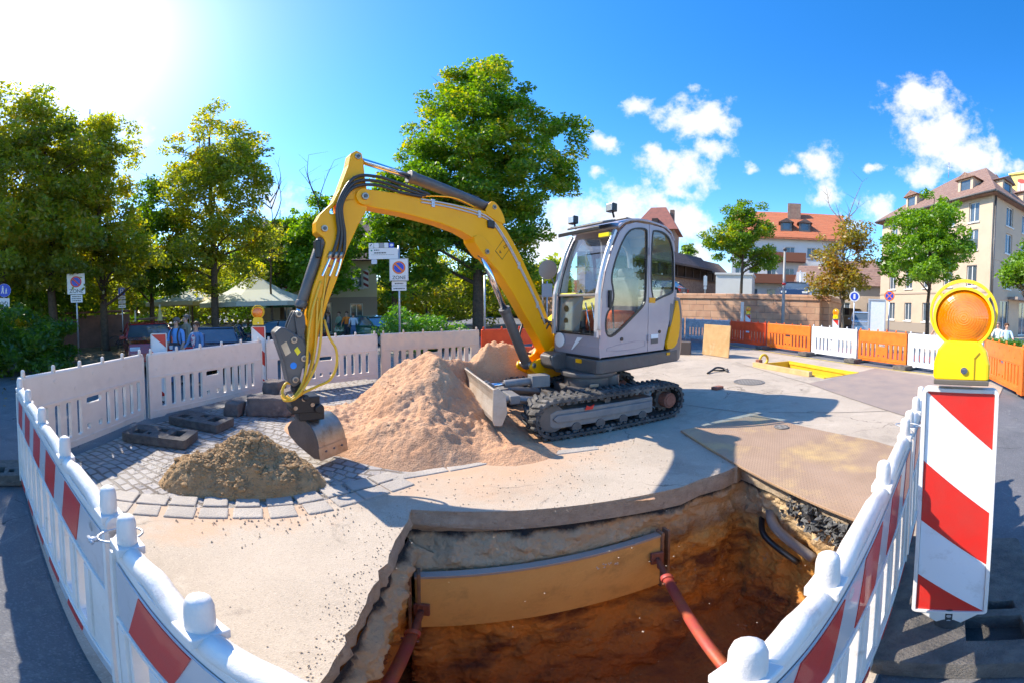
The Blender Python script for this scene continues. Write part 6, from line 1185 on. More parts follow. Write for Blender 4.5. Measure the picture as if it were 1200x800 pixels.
# ================================================================== PEOPLE
skins = M('skin', (.55, .32, .22), .5)
def person(label, loc, rz, h, shirt, trousers, hairc, arms=((.12, .0), (.12, .0)), sleeve='short', stride=.0, group=None, sit=False, extra=None, hair_long=False, skin=None):
    """local +y is where the person looks"""
    t = empty('person', loc, label, 'person', group, rz=rz); V = []; E_ = []; Rr = []; Bm = []
    def v(x, y, z, r): V.append((x * h, y * h, z * h)); Rr.append(r * h); return len(V) - 1
    def e(a, b, m): E_.append((a, b)); Bm.append(m)
    dz = -.24 if sit else 0
    pel = v(0, 0, .53 + dz, .078); wa = v(0, 0, .61 + dz, .070); ch = v(0, .005, .73 + dz, .083); ne0 = v(0, 0, .80 + dz, .06); ne = v(0, .002, .855 + dz, .031); hd0 = v(0, .014, .89 + dz, .040); hd = v(0, .012, .93 + dz, .052); hd2 = v(0, .004, .965 + dz, .044)
    e(pel, wa, 1); e(wa, ch, 0); e(ch, ne0, 0); e(ne0, ne, 2); e(ne, hd0, 2); e(hd0, hd, 2); e(hd, hd2, 2)
    ns = v(0, .066, .918 + dz, .009); e(hd, ns, 2)
    for s_, (fw, up) in ((-1, arms[0]), (1, arms[1])):
        sh = v(s_ * .098, 0, .80 + dz, .036); el = v(s_ * .135, fw * .3, .64 + dz + up * .3, .025); wr = v(s_ * .12, fw, .51 + dz + up, .017); ha = v(s_ * .118, fw + .022, .475 + dz + up, .017)
        e(ne0, sh, 0); e(sh, el, 0 if sleeve != 'none' else 2); e(el, wr, 0 if sleeve == 'long' else 2); e(wr, ha, 2)
        for k in range(4): f1_ = v(s_ * .118 + (k - 1.5) * .002, fw + .012 + k * .010, .448 + dz + up, .0052); f2_ = v(s_ * .114, fw + .022 + k * .010, .428 + dz + up + abs(k - 1.4) * .004, .0045); e(ha, f1_, 2); e(f1_, f2_, 2)
        th = v(s_ * .108, fw + .05, .468 + dz + up, .0055); e(ha, th, 2)
        st = stride * s_
        if sit: hp = v(s_ * .05, .01, .285, .062); kn = v(s_ * .06, .24, .285, .042); an = v(s_ * .06, .25, .045, .024)
        else: hp = v(s_ * .05, 0, .485, .062); kn = v(s_ * .054, st * .5 + .012, .28, .040); an = v(s_ * .056, st, .045, .024)
        to = v(s_ * .06, (.25 if sit else st) + .09, .018, .019); e(pel, hp, 1); e(hp, kn, 1); e(kn, an, 1); e(an, to, 3)
    me = bpy.data.meshes.new('body'); me.from_pydata(V, E_, []); o = bpy.data.objects.new('body', me); COL.objects.link(o); md = o.modifiers.new('skin', 'SKIN'); md.use_smooth_shade = True; md.branch_smoothing = .6
    for i, r_ in enumerate(Rr): me.skin_vertices[0].data[i].radius = (r_ * (1.22 if i in (wa, ch) else 1.12 if i == pel else .82 if i == hd else 1), r_ * (.82 if i in (wa, ch) else 1))
    me.skin_vertices[0].data[pel].use_root = True; sb = o.modifiers.new('sub', 'SUBSURF'); sb.levels = 1; sb.render_levels = 1
    dg = bpy.context.evaluated_depsgraph_get(); m2 = bpy.data.meshes.new_from_object(o.evaluated_get(dg)); bpy.data.objects.remove(o)
    m2.materials.clear()
    for m in (shirt, trousers, skin or skins, MATS['black_trim']): m2.materials.append(m)
    seg = [(Vector(V[a]), Vector(V[b]), m) for (a, b), m in zip(E_, Bm)]
    for p in m2.polygons:
        c = p.center; best = 1e9; bm_ = 0
        for a, b, m in seg:
            ab = b - a; q = max(0, min(1, (c - a).dot(ab) / max(1e-9, ab.length_squared))); d = (c - a - ab * q).length_squared
            if m == 0 and sleeve == 'short' and False: pass
            if d < best: best = d; bm_ = m
        p.material_index = bm_; p.use_smooth = True
    b_ = bpy.data.objects.new('body', m2); COL.objects.link(b_); b_.parent = t
    mb = MB(); zc = (.948 + dz) * h
    def hr(u, w_):
        th = u * PI * (.62 if not hair_long else .72); ph = w_ * 2 * PI; front = max(0, math.sin(ph)); k = 1 - .35 * front * (u > .55)
        r_ = .058 * h; return Vector((r_ * math.sin(th) * math.cos(ph) * .98, -.006 * h + r_ * math.sin(th) * math.sin(ph) * (1.12 if front < .3 else .95), zc - .004 * h + r_ * math.cos(th) * 1.02 * k + (.03 * h * front if u > .5 else 0)))
    mb.grid(hr, 10, 20); mb.build('hair', hairc, t, fix=True)
    for s_ in (-1, 1):
        mb = MB(); mb.ball((s_ * .019 * h, .056 * h, (.937 + dz) * h), .0065 * h, 8, 6); mb.build('eye', MATS['black_trim'], t)
        mb = MB(); mb.ball((s_ * .049 * h, .005 * h, (.925 + dz) * h), .011 * h, 8, 6, sc=(.5, 1, 1.4)); mb.build('ear', skin or skins, t)
    mb = MB(); mb.ball((0, .056 * h, (.897 + dz) * h), .010 * h, 8, 6, sc=(1.5, .6, .35)); mb.build('mouth', M('lips', (.40, .13, .11), .5), t)
    if extra: extra(t, h)
    return t
tee = M('blue_tshirt', (.16, .36, .72), .85, bump=.2, bscale=20); jeans = M('denim', (.10, .17, .30), .9); denimj = M('denim_jacket', (.10, .22, .44), .9, col2=(.14, .27, .48), scale=20); hair_b = M('hair_brown', (.10, .045, .02), .6); hair_g = M('hair_grey', (.16, .13, .11), .6); dark_c = M('dark_cloth', (.05, .05, .06), .9); lightc = M('light_cloth', (.62, .68, .76), .9); orv = M('orange_vest', (.85, .22, .02), .7); khaki = M('khaki_cloth', (.30, .24, .16), .9); pinkc = M('pale_pink_cloth', (.62, .42, .40), .9)
def bag(t, h):
    mb = MB(); mb.box((0, .088 * h, .62 * h), (.15 * h, .03 * h, .035 * h)); mb.build('belt_bag', dark_c, t, bevel=.01)
    mb = MB(); mb.box((0, -.105 * h, .70 * h), (.16 * h, .08 * h, .24 * h)); mb.build('backpack', dark_c, t, bevel=.03)
    for s_ in (-1, 1): mb = MB(); mb.tube(spline([(s_ * .055 * h, -.07 * h, .80 * h), (s_ * .055 * h, .0, .845 * h), (s_ * .06 * h, .075 * h, .78 * h), (s_ * .06 * h, .088 * h, .68 * h), (s_ * .075 * h, .05 * h, .60 * h)], 4), .012 * h, 6); mb.build('strap', dark_c, t)
def scarf(t, h):
    mb = MB(); mb.ext([smooth_loop([(-.04 * h, .80 * h), (.04 * h, .80 * h), (.03 * h, .66 * h), (0, .60 * h), (-.03 * h, .66 * h)], 1)], .076 * h, .090 * h, WALL); mb.build('scarf', M('patterned_scarf', (.55, .12, .18), .8, col2=(.75, .70, .68), scale=22, thr=(.45, .55)), t, bevel=.004)
    mb = MB(); mb.box((0, -.10 * h, .70 * h), (.14 * h, .07 * h, .2 * h)); mb.build('backpack', M('rucksack_blue', (.03, .06, .16), .8), t, bevel=.03)
def P(px, r_, lab, rz, h, *a, **k): p = at(px, r_); return person(lab, (p.x, p.y, terr(p.x, p.y) - .005), rz, h, *a, **k)
P(206, 10.2, 'man in a blue T-shirt with a black belt bag, walking behind the white fence', R(200), 1.80, tee, jeans, hair_g, extra=bag, stride=.1)
P(229, 9.9, 'woman in a denim jacket with a patterned scarf beside the man in the blue T-shirt', R(190), 1.69, denimj, jeans, hair_b, sleeve='long', extra=scarf, stride=-.1, hair_long=True, arms=((.10, .05), (.16, .10)))
P(217.5, 11.9, 'balding man in dark clothes walking behind the couple in blue', R(170), 1.86, khaki, dark_c, hair_g, sleeve='long', stride=.08)
P(406, 20, 'person in an orange top standing before the cream inn', R(180), 1.72, orv, dark_c, hair_b, sleeve='long', arms=((.12, .1), (.12, .1)))
P(413.5, 19.6, 'person in a pale blue top right of the orange one', R(10), 1.66, lightc, jeans, hair_b, hair_long=True)
P(397, 21, 'person in green-white clothes left of the orange one before the inn', R(150), 1.7, M('green_cloth', (.35, .45, .32), .9), khaki, hair_b)
P(384, 22, 'person in a pale pink top near the garden tables', R(120), 1.68, pinkc, jeans, hair_b)
P(1101, 15, 'person in a white top and denim shorts walking left of the big amber lamp', R(20), 1.64, lightc, M('denim_light', (.16, .28, .46), .9), hair_b, stride=.1)
P(1171, 15.5, 'person in white sitting by the planters at the right', R(90), 1.72, lightc, khaki, hair_g, sit=True, arms=((.16, .08), (.16, .08)))
P(1181, 14.8, 'person in pale blue sitting nearest the leaning board at the right', R(120), 1.7, M('pale_blue_cloth', (.45, .60, .72), .9), lightc, hair_b, sit=True, arms=((.2, .08), (.16, .1)))
for px, r_, lab in ((1171, 15.5, 'round bistro chair under the person in white'), (1181, 14.8, 'round bistro chair under the person in pale blue')):
    p = at(px, r_); t = empty('bistro_chair', (p.x, p.y, 0), lab, 'chair', 'bistro chairs by the planters'); mb = MB(); mb.cyl((0, 0, .40), (0, 0, .43), .2, 20); mb.build('seat', M('chair_green', (.12, .25, .14), .5), t)
    for k in range(4): a = PI / 4 + k * PI / 2; mb = MB(); mb.tube([(.2 * math.cos(a), .2 * math.sin(a), 0), (.15 * math.cos(a), .15 * math.sin(a), .41)], .012, 6); mb.build('leg', MATS['chair_green'], t)
    mb = MB(); mb.tube([(-.18, -.12, .42), (-.2, -.14, .85), (.2, -.14, .85), (.18, -.12, .42)], .014, 6); mb.build('backrest', MATS['chair_green'], t)
# people seated in the beer garden, by their tables
gw = M('garden_wood', (.22, .12, .06), .8)
def btable(px, r_, lab, rz):
    p = at(px, r_); z = terr(p.x, p.y); t = empty('garden_table', (p.x, p.y, z), lab, 'table', 'beer garden tables', rz=rz); mb = MB(); mb.box((0, 0, .75), (1.8, .7, .04)); mb.build('tabletop', gw, t, bevel=.005)
    for x in (-.75, .75):
        for y in (-.28, .28): mb = MB(); mb.box((x, y, .365), (.05, .05, .73)); mb.build('leg', gw, t)
    for y in (-.68, .68): b_ = empty('garden_bench', tuple(Vector((p.x, p.y, z)) + Matrix.Rotation(rz, 3, 'Z') @ Vector((0, y, 0))), ('bench on the near side of the ' if y < 0 else 'bench on the far side of the ') + lab, 'bench', 'beer garden benches', rz=rz); mb = MB(); mb.box((0, 0, .44), (1.8, .28, .04)); mb.build('seat', gw, b_); [MB().box((x, 0, .21), (.05, .25, .42)).build('leg', gw, b_) for x in (-.7, .7)]
    return p, z
TB = [(245, 20, 'table under the yellowish canopy', .3), (282, 19, 'table left of the pavilion roof', .6), (312, 20, 'table below the pavilion roof', .5), (350, 22, 'table left of the inn door', .2)]
cl_ = [orv, pinkc, lightc, dark_c, khaki, tee, denimj, MATS['green_cloth']]
for i, (px, r_, lab, rz) in enumerate(TB):
    p, z = btable(px, r_, lab, rz)
    for j in range(3):
        q = Vector((p.x, p.y, z)) + Matrix.Rotation(rz, 3, 'Z') @ Vector((-.5 + .55 * j, -.68 if j % 2 else .68, -.06))
        cn = ['an orange', 'a pale pink', 'a light', 'a dark', 'a khaki', 'a blue', 'a denim', 'a green'][(i * 3 + j) % 8]
        person(('guest in %s top at the %s' % (cn, lab)).replace('the table', 'the table'), tuple(q), rz + (0 if j % 2 else PI), 1.72, cl_[(i * 3 + j) % 8], dark_c, hair_b if j else hair_g, sit=True, arms=((.18, .1), (.18, .1)), group=None)
# canopies
def parasol(px, r_, lab, R_, h, hh, mat, cat='parasol', sides=8, open_=True, sq=False):
    p = at(px, r_); z = terr(p.x, p.y); t = empty('parasol', (p.x, p.y, z), lab, cat); mb = MB()
    mb.tube([(0, 0, 0), (0, 0, h + hh)], .04, 8); mb.build('pole', winfr, t)
    mb = MB(); n_ = 4 if sq else sides
    if open_:
        ring = [Vector((R_ * math.cos(2 * PI * k / n_ + .4), R_ * math.sin(2 * PI * k / n_ + .4), h)) for k in range(n_)]; vs = [Vector((0, 0, h + hh))] + [v.lerp(Vector((0, 0, h + hh)), .5) - Vector((0, 0, hh * .10)) for v in ring] + ring + [v - Vector((0, 0, .22)) for v in ring]
        fs = [(0, 1 + k, 1 + (k + 1) % n_) for k in range(n_)] + [(1 + k, 1 + n_ + k, 1 + n_ + (k + 1) % n_, 1 + (k + 1) % n_) for k in range(n_)] + [(1 + n_ + k, 1 + 2 * n_ + k, 1 + 2 * n_ + (k + 1) % n_, 1 + n_ + (k + 1) % n_) for k in range(n_)]
        mb.add(vs, fs)
        for v in ring: mb.tube([(0, 0, h + hh * .3), v], .015, 4)
    else: mb.tube([(0, 0, h * .3), (0, 0, h * .35), (0, 0, h * .7), (0, 0, h + hh * .9)], [.10, .26, .17, .03], 12)
    mb.build('canopy', mat, t); return t
wcan = M('canopy_white', (.48, .50, .42), .8); ycan = M('canopy_yellow', (.70, .55, .25), .8); gcan = M('canopy_green', (.06, .22, .14), .8)
parasol(298, 21, 'big pale pavilion canopy with a pointed top, left of the bucket cylinder', 3.2, 2.3, 1.55, wcan, 'canopy', sq=False); parasol(222, 24, 'wide white canopy with a yellow edge behind the walkers', 2.8, 2.5, .9, wcan); parasol(252, 23, 'yellowish canopy right of the white one behind the trees', 2.2, 2.45, .6, ycan)
parasol(187, 17, 'closed yellowish parasol behind the brick pillar', .4, 1.7, .5, ycan, open_=False); parasol(336, 25, 'green open parasol right of the pavilion', 1.6, 2.2, .4, gcan)
# ================================================================== CARS AND BICYCLES
def car(label, loc, rz, paint, L=4.2, W=1.76, Hc=1.45, grp=None):
    t = empty('parked_car', loc, label, 'car', grp, rz=rz)
    prof = [(-L / 2, .35), (-L / 2 + .03, .60), (-L / 2 + .10, .88), (-L * .36, .95), (-L * .18, 1.0), (L * .42, 1.02), (L / 2 - .05, .95), (L / 2, .6), (L / 2 - .02, .34)]
    wx = (-L * .31, L * .30); bot = [(L / 2 - .1, .24)]
    for x in reversed(wx): bot += [(x + .36 * math.cos(PI * k / 8), .24 + .0 + .40 * math.sin(PI * k / 8)) for k in range(9)]
    bot += [(-L / 2 + .12, .24)]
    mb = MB(); mb.ext([prof + bot], -W / 2, W / 2, lambda u, v, w: Vector((u, w * (1 - .06 * sm(.6, 1.05, v) - .08 * sm(L * .32, L * .5, abs(u))), v))); mb.build('body', paint, t, bevel=.05, seg=3)
    g = [(-L * .20, .97), (-L * .04, Hc - .06), (L * .06, Hc), (L * .30, Hc - .03), (L * .43, 1.0)]
    fnc = lambda u, v, w: Vector((u, w * (1 - .20 * sm(.97, Hc, v)), v))
    mb = MB(); mb.ext([g], -W / 2 + .07, W / 2 - .07, fnc); mb.build('windows', winm, t, bevel=.02)
    mb = MB(); mb.ext([[(-L * .05, Hc - .07), (L * .06, Hc + .0), (L * .31, Hc - .03), (L * .30, Hc + .012), (L * .06, Hc + .04), (-L * .055, Hc - .03)]], -W / 2 + .12, W / 2 - .12, fnc); mb.build('roof', paint, t, bevel=.015)
    for x0, x1 in ((.06, .075), (-.20, -.05), (.43, .31)):
        for s_ in (-1, 1): mb = MB(); mb.tube([fnc(L * x0, .98, s_ * (W / 2 - .07)), fnc(L * x1, Hc - .02, s_ * (W / 2 - .07))], .035, 6); mb.build('pillar', paint, t)
    for x in wx:
        for s_ in (-1, 1):
            mb = MB(); y = s_ * (W / 2 - .1); mb.tube([(x, y - .1, .32), (x, y - .09, .32), (x, y + .09, .32), (x, y + .1, .32)], [.27, .32, .32, .27], 24); wh = mb.build('wheel', rubber, t); mb = MB(); mb.cyl((x, y + s_ * .09, .32), (x, y + s_ * .105, .32), .2, 12); mb.build('rim', silver, wh)
    for s_ in (-1, 1):
        mb = MB(); mb.box((L / 2 - .05, s_ * (W / 2 - .24), .80), (.08, .28, .22)); mb.build('tail_light', M('tail_red', (.60, .02, .02), .2, coat=.5), t, bevel=.02); mb = MB(); mb.box((-L / 2 + .10, s_ * (W / 2 - .28), .72), (.10, .32, .14)); mb.build('headlight', M('headlight', (.7, .7, .72), .1), t, bevel=.02)
        mb = MB(); mb.box((-L * .16, s_ * (W / 2 + .06), 1.0), (.10, .18, .12)); mb.build('mirror', paint, t, bevel=.02)
    mb = MB(); mb.box((L / 2 + .005, 0, .62), (.02, .5, .11)); mb.build('number_plate', whiteb, t); return t
pr = M('paint_red', (.35, .02, .02), .25, coat=1.); pb = M('paint_dark_blue', (.02, .03, .07), .2, coat=1.); pk = M('paint_black', (.015, .015, .017), .2, coat=1.); pg = M('paint_green', (.03, .14, .09), .25, coat=1.); ps = M('paint_silver', (.42, .44, .47), .25, metal=.5, coat=1.)
def C(px, r_, lab, rz, paint, dz=0, **k): p = at(px, r_); return car(lab, (p.x, p.y, terr(p.x, p.y) - .01 + dz), rz, paint, grp='cars parked in the street', **k)
C(172, 13.6, 'dark red car half hidden behind the white fence left of the walkers', R(150), pr); C(257, 13.2, 'dark blue car seen from behind, right of the woman in denim', R(-55), pb, Hc=1.42); C(322, 16, 'black car behind the amber lamp on the fence joint', R(20), pk); C(436, 20, 'green car by the bush in front of the inn', R(160), pg)
C(1012, 26, 'silver car parked behind the blue sign at the right', R(40), ps); 
for i, (x, y, c_, w_) in enumerate([(16.0, 17.6, pb, 'dark blue'), (19.5, 20.4, ps, 'silver'), (9.6, 24.4, pk, 'black')]): o = car(w_ + ' car parked on the terrace above the sandstone wall', (x, y, 1.75), R(45 if i < 2 else -50), c_, grp='cars parked in the street')
def bike(label, loc, rz):
    t = empty('bicycle', loc, label, 'bicycle', 'bicycles by the garden wall', rz=rz)
    for x in (-.52, .52): mb = MB(); mb.tube([Vector((x + .33 * math.cos(k * PI / 12), 0, .34 + .33 * math.sin(k * PI / 12))) for k in range(25)], .016, 6); w_ = mb.build('wheel', rubber, t); mb = MB(); [mb.tube([(x, 0, .34), (x + .32 * math.cos(k * PI / 6), 0, .34 + .32 * math.sin(k * PI / 6))], .002, 3) for k in range(12)]; mb.build('spokes', chrome, w_)
    mb = MB(); [mb.tube([a, b], .015, 6) for a, b in (((-.52, 0, .34), (-.05, 0, .32)), ((-.05, 0, .32), (-.18, 0, .80)), ((-.52, 0, .34), (-.16, 0, .74)), ((-.05, 0, .32), (.38, 0, .80)), ((-.17, 0, .76), (.36, 0, .86)), ((.52, 0, .34), (.36, 0, .95)))]; mb.build('frame', pb, t)
    mb = MB(); mb.ball((-.2, 0, .88), .09, 8, 6, sc=(1.4, .7, .4)); mb.build('saddle', black, t); mb = MB(); mb.tube([(.28, -.28, 1.0), (.36, -.1, .98), (.36, .1, .98), (.28, .28, 1.0)], .013, 6); mb.build('handlebar', black, t)
p = at(147, 16.5); bike('dark bicycle leaning at the parking sign', (p.x, p.y, terr(p.x, p.y)), R(40)); p = at(160, 16.3); bike('dark bicycle between the parking sign and the red car', (p.x, p.y, terr(p.x, p.y)), R(60))
# ================================================================== SIGNS AND POSTS
sblue = M('sign_blue', (.01, .06, .50), .35); sred = M('sign_red', (.65, .03, .03), .35); sorr = M('sign_orange_red', (.80, .17, .02), .35); swh = M('sign_white', (.75, .74, .70), .4); sbk = M('sign_black', (.02, .02, .02), .5); sgr = M('sign_grey', (.32, .32, .33), .4)
def disc(t, z, r_, mats, y=-.045, x=0, name='disc'):
    mb = MB(); mb.ext([circ(x, z, r_, 32)], y - .004, y, WALL, 0); mb.ext([circ(x, z, r_ * .76, 32)], y - .007, y - .002, WALL, 1); return mb.build(name, mats, t)
def noparking(t, z, r_, ring, x=0):
    disc(t, z, r_, [ring, sblue], x=x); mb = MB(); d = r_ * .8; w_ = r_ * .10
    mb.ext([[(x - d * .7 - w_, z + d * .7 - w_), (x + d * .7 - w_, z - d * .7 - w_), (x + d * .7 + w_, z - d * .7 + w_), (x - d * .7 + w_, z + d * .7 + w_)]], -.054, -.050, WALL); mb.build('bar', ring, t)
def post(t, h, r_=.03, mat=None): mb = MB(); mb.cyl((0, 0, -.05), (0, 0, h), r_, 12); mb.build('pole', mat or galv, t)
def plate(t, x0, z0, x1, z1, mat=None, name='plate', lines=(), y=-.04, depth=.03):
    mb = MB(); mb.ext([rrect(x0, z0, x1, z1, .015, 2)], y, y + depth, WALL); o = mb.build(name, [mat or swh], t)
    if lines:
        mb = MB()
        for (a, b, z, hh) in lines:
            x = a; rnd = random.Random(int(z * 100))
            while x < b: w_ = rnd.uniform(.02, .05); mb.ext([rect(x, z - hh / 2, min(b, x + w_), z + hh / 2)], y - .003, y - .0005, WALL); x += w_ + .012
        mb.build('lettering', sbk, o)
    return o
def sign(px, r_, lab, base=None, lean=0., face=None):
    p = at(px, r_); z = terr(p.x, p.y) if base is None else base; t = empty('street_sign', (p.x, p.y, z), lab, 'street sign'); t.rotation_euler = (0, lean, math.atan2(-p.x, p.y) if face is None else face); return t
# no-parking zone sign, left
t = sign(90, 13, 'no-parking zone sign, blue and red disc, before the brick wall at the left'); post(t, 2.9); plate(t, -.30, 2.20, .30, 2.90, name='sign_box', depth=.10, y=-.06)
for o in []: pass
mb = MB(); noparking(t, 2.62, .19, sred)
for c in t.children:
    if c.name.startswith(('disc', 'bar')): c.location.y = -.018
text_mesh('ZONE', .17, 'lettering', sbk, t, (0, -.064, 2.30), (PI / 2, 0, 0)); plate(t, -.20, 1.92, .20, 2.18, lines=((-.15, .15, 2.12, .03), (-.16, .16, 2.05, .03), (-.14, .14, 1.98, .03)))
# pedestrians sign, far left
t = sign(1, 12, 'leaning blue round pedestrian sign with a white bicycle plate at the far left edge', lean=R(3)); post(t, 2.55); disc(t, 2.36, .21, [swh, sblue]); 
for c in t.children:
    if c.name.startswith('disc'): c.scale = (1, 1, 1)
disc(t, 2.36, .205, [sblue, sblue], y=-.05, name='blue_face'); mb = MB()
for (x, z, k) in ((-.05, 2.38, 1.), (.06, 2.34, .7)): mb.ext([circ(x, z + .10 * k, .022 * k, 10)], -.062, -.058, WALL); mb.ext([[(x - .03 * k, z + .07 * k), (x + .03 * k, z + .07 * k), (x + .025 * k, z - .02 * k), (x + .05 * k, z - .12 * k), (x + .02 * k, z - .12 * k), (x, z - .04 * k), (x - .02 * k, z - .12 * k), (x - .05 * k, z - .12 * k), (x - .025 * k, z - .02 * k)]], -.062, -.058, WALL)
mb.build('walker_symbol', swh, t); plate(t, -.17, 1.84, .17, 2.12); mb = MB(); [mb.ext([circ(x, 1.96, .05, 14), circ(x, 1.96, .036, 14)], -.048, -.042, WALL) for x in (-.07, .07)]; mb.ext([[(-.07, 1.955), (0, 1.955), (.04, 2.03), (.05, 2.02), (.01, 1.945)]], -.048, -.042, WALL); mb.build('bicycle_symbol', sbk, t)
# parking sign
t = sign(143, 16, 'blue parking sign with three white plates below, by the garden wall'); post(t, 2.75, .025); plate(t, -.14, 2.36, .14, 2.68, mat=swh, name='rim'); mb = MB(); mb.ext([rect(-.13, 2.37, .13, 2.67)], -.045, -.041, WALL); mb.build('blue_face', sblue, t); text_mesh('P', .30, 'lettering', swh, t, (0, -.048, 2.52), (PI / 2, 0, 0))
for z in (2.20, 2.02, 1.84): plate(t, -.15, z, .15, z + .13, lines=((-.11, .11, z + .065, .025),))
# centre pole: zone sign and street name boards
t = sign(468, 11, 'no-parking zone sign under a street name board before the feathery bush', base=0); post(t, 3.25); plate(t, -.27, 2.22, .27, 2.86, name='sign_box', depth=.13, y=-.09, mat=M('sign_box_grey', (.50, .48, .46), .4)); plate(t, -.25, 2.24, .25, 2.84, y=-.095, depth=.01)
noparking(t, 2.60, .185, sorr)
for c in t.children:
    if c.name.startswith(('disc', 'bar')): c.location.y = -.053
text_mesh('ZONE', .14, 'lettering', sbk, t, (0, -.098, 2.31), (PI / 2, 0, 0)); plate(t, -.21, 2.08, .21, 2.21, lines=((-.12, .12, 2.145, .03),)); plate(t, -.21, 1.94, .21, 2.07, lines=((-.16, .16, 2.0, .03),))
b_ = plate(t, -.85, 2.86, -.02, 3.18, name='name_board', lines=((-.70, -.55, 3.12, .03), (-.70, -.36, 3.04, .035), (-.78, -.12, 2.985, .008))); mb = MB(); mb.ext([circ(-.77, 3.11, .025, 10)], -.044, -.040, WALL); mb.build('green_dot', M('sign_green', (.02, .25, .16), .5), b_)
x = -.85
for w_, m_, nm in ((.15, swh, 'pictogram'), (.15, swh, 'pictogram'), (.14, sgr, 'pictogram'), (.13, swh, 'pictogram'), (.16, sblue, 'pictogram')): plate(t, x, 3.19, x + w_ - .01, 3.33, mat=m_, name=nm); x += w_
mb = MB(); mb.ext([rect(-.82, 3.24, -.79, 3.27), rect(-.79, 3.27, -.76, 3.30)], -.044, -.041, WALL); mb.build('black_checks', sbk, t); mb = MB(); mb.ext([circ(-.20, 3.26, .05, 16, .04)], -.044, -.041, WALL); mb.build('white_oval', swh, t)
plate(t, -.78, 2.72, -.62, 2.85, mat=M('sign_pale', (.55, .60, .66), .4), name='small_plate')
def pole(px, r_, h, lab, rad=.04, mat=None, base=0, cat='pole', name='pole'):
    p = at(px, r_); mb = MB(); mb.cyl((0, 0, 0), (0, 0, h), rad, 12, r1=rad * .8); o = mb.build(name, mat or galv, label=lab, cat=cat, loc=(0, 0, 0)); o.location = (p.x, p.y, base); return o
pole(568, 14, 2.6, 'thin grey pole under the boom before the big tree'); pole(158, 18, 1.6, 'pale slim pole right of the parking sign', .05, swh); pole(636, 24, 4., 'thin pole left of the dark sign back', .05)
# sign seen from behind, between boom and cab
t = sign(641, 16, 'dark rectangular sign seen from behind between boom and cab', base=0); post(t, 2.5); plate(t, -.22, 1.85, .22, 2.4, mat=sgr)
# lamp post and right-hand signs
p = at(918, 17.5); t = empty('street_lamp', (p.x, p.y, 0), 'tall grey lamp post in front of the sandstone wall', 'street lamp'); mb = MB(); mb.tube([(0, 0, 0), (0, 0, 1.2), (0, 0, 4.2)], [.09, .08, .05], 12); mb.build('pole', M('post_grey', (.30, .29, .27), .6, metal=.2), t); mb = MB(); mb.cyl((0, 0, 4.2), (0, 0, 4.32), .09, 14); mb.build('lamp_head', dkgrey, t)
mb = MB(); mb.cyl((0, 0, 2.6), (0, 0, 2.7), .085, 12); mb.build('red_band', sred, t)
t = sign(1001, 15.5, 'blue round sign right of the thin autumn tree', base=0); post(t, 2.45); disc(t, 2.1, .21, [swh, sblue]); plate(t, -.04, 2.0, .04, 2.2, y=-.056, depth=.005)
t = sign(1042, 15, 'small blue and red no-stopping sign right of the info board', base=0); post(t, 2.35); disc(t, 2.15, .20, [sorr, sblue]); mb = MB(); mb.box((0, -.054, 2.15), (.34, .004, .035), rot=Matrix.Rotation(R(45), 3, 'Y')); mb.box((0, -.054, 2.15), (.34, .0045, .035), rot=Matrix.Rotation(R(-45), 3, 'Y')); mb.build('cross', sorr, t)
t = sign(826, 26, 'two small white signs on a slim pole on the terrace', base=1.75); t.name = 'terrace_sign'; post(t, 1.9, .04); plate(t, -.12, 1.2, .12, 1.85); plate(t, -.10, .95, .10, 1.15)
t = sign(937, 24, 'white sign on a slim pole left of the autumn tree', base=1.75); t.name = 'terrace_sign'; post(t, 2.2, .05); plate(t, -.25, 1.5, .12, 2.1); plate(t, .13, 1.4, .35, 2.1)
p = at(1028, 14.6); t = empty('info_board', (p.x, p.y, 0), 'pale glazed information board in a grey frame beside the no-stopping sign', 'info board'); t.rotation_euler.z = math.atan2(-p.x, p.y)
mb = MB(); mb.ext([rect(-.34, .75, .34, 2.0), rect(-.29, .80, .29, 1.95)], -.05, .05, WALL); mb.build('frame', galv, t); mb = MB(); mb.ext([rect(-.29, .80, .29, 1.95)], -.02, .02, WALL); mb.build('poster', M('map_pale', (.58, .66, .66), .3, col2=(.68, .70, .66), scale=14), t)
for x in (-.3, .3): mb = MB(); mb.box((x, 0, .375), (.06, .06, .75)); mb.build('leg', galv, t)
p = at(870, 19); t = empty('post_box', (p.x, p.y, 0), 'small white and red service post before the sandstone wall', 'service post'); mb = MB(); mb.box((0, 0, .9), (.12, .10, 1.8)); mb.build('post', swh, t); mb = MB(); mb.box((.25, 0, .45), (.30, .2, .5)); mb.build('red_box', sred, t)
# planters and boxes by the right-hand pavement
for i, (px, r_) in enumerate([(1162, 15.2), (1176, 14.4), (1192, 14.0)]):
    p = at(px, r_); lab = ['wooden planter of herbs left of the seated people', 'wooden planter of herbs in front of the seated people', 'wooden planter of herbs nearest the right edge'][i]
    t = empty('planter', (p.x, p.y, 0), lab, 'planter', 'planters on the pavement', rz=R(-80)); mb = MB(); mb.box((0, 0, .24), (1.1, .4, .48)); mb.build('box', M('planter_wood', (.30, .20, .12), .8), t, bevel=.01)
    q = rng.normal(size=(700, 3)) * np.array([.26, .09, .07]) + np.array([0, 0, .54]); leaf_obj(q, .07, lf_bush, t, 'plant')
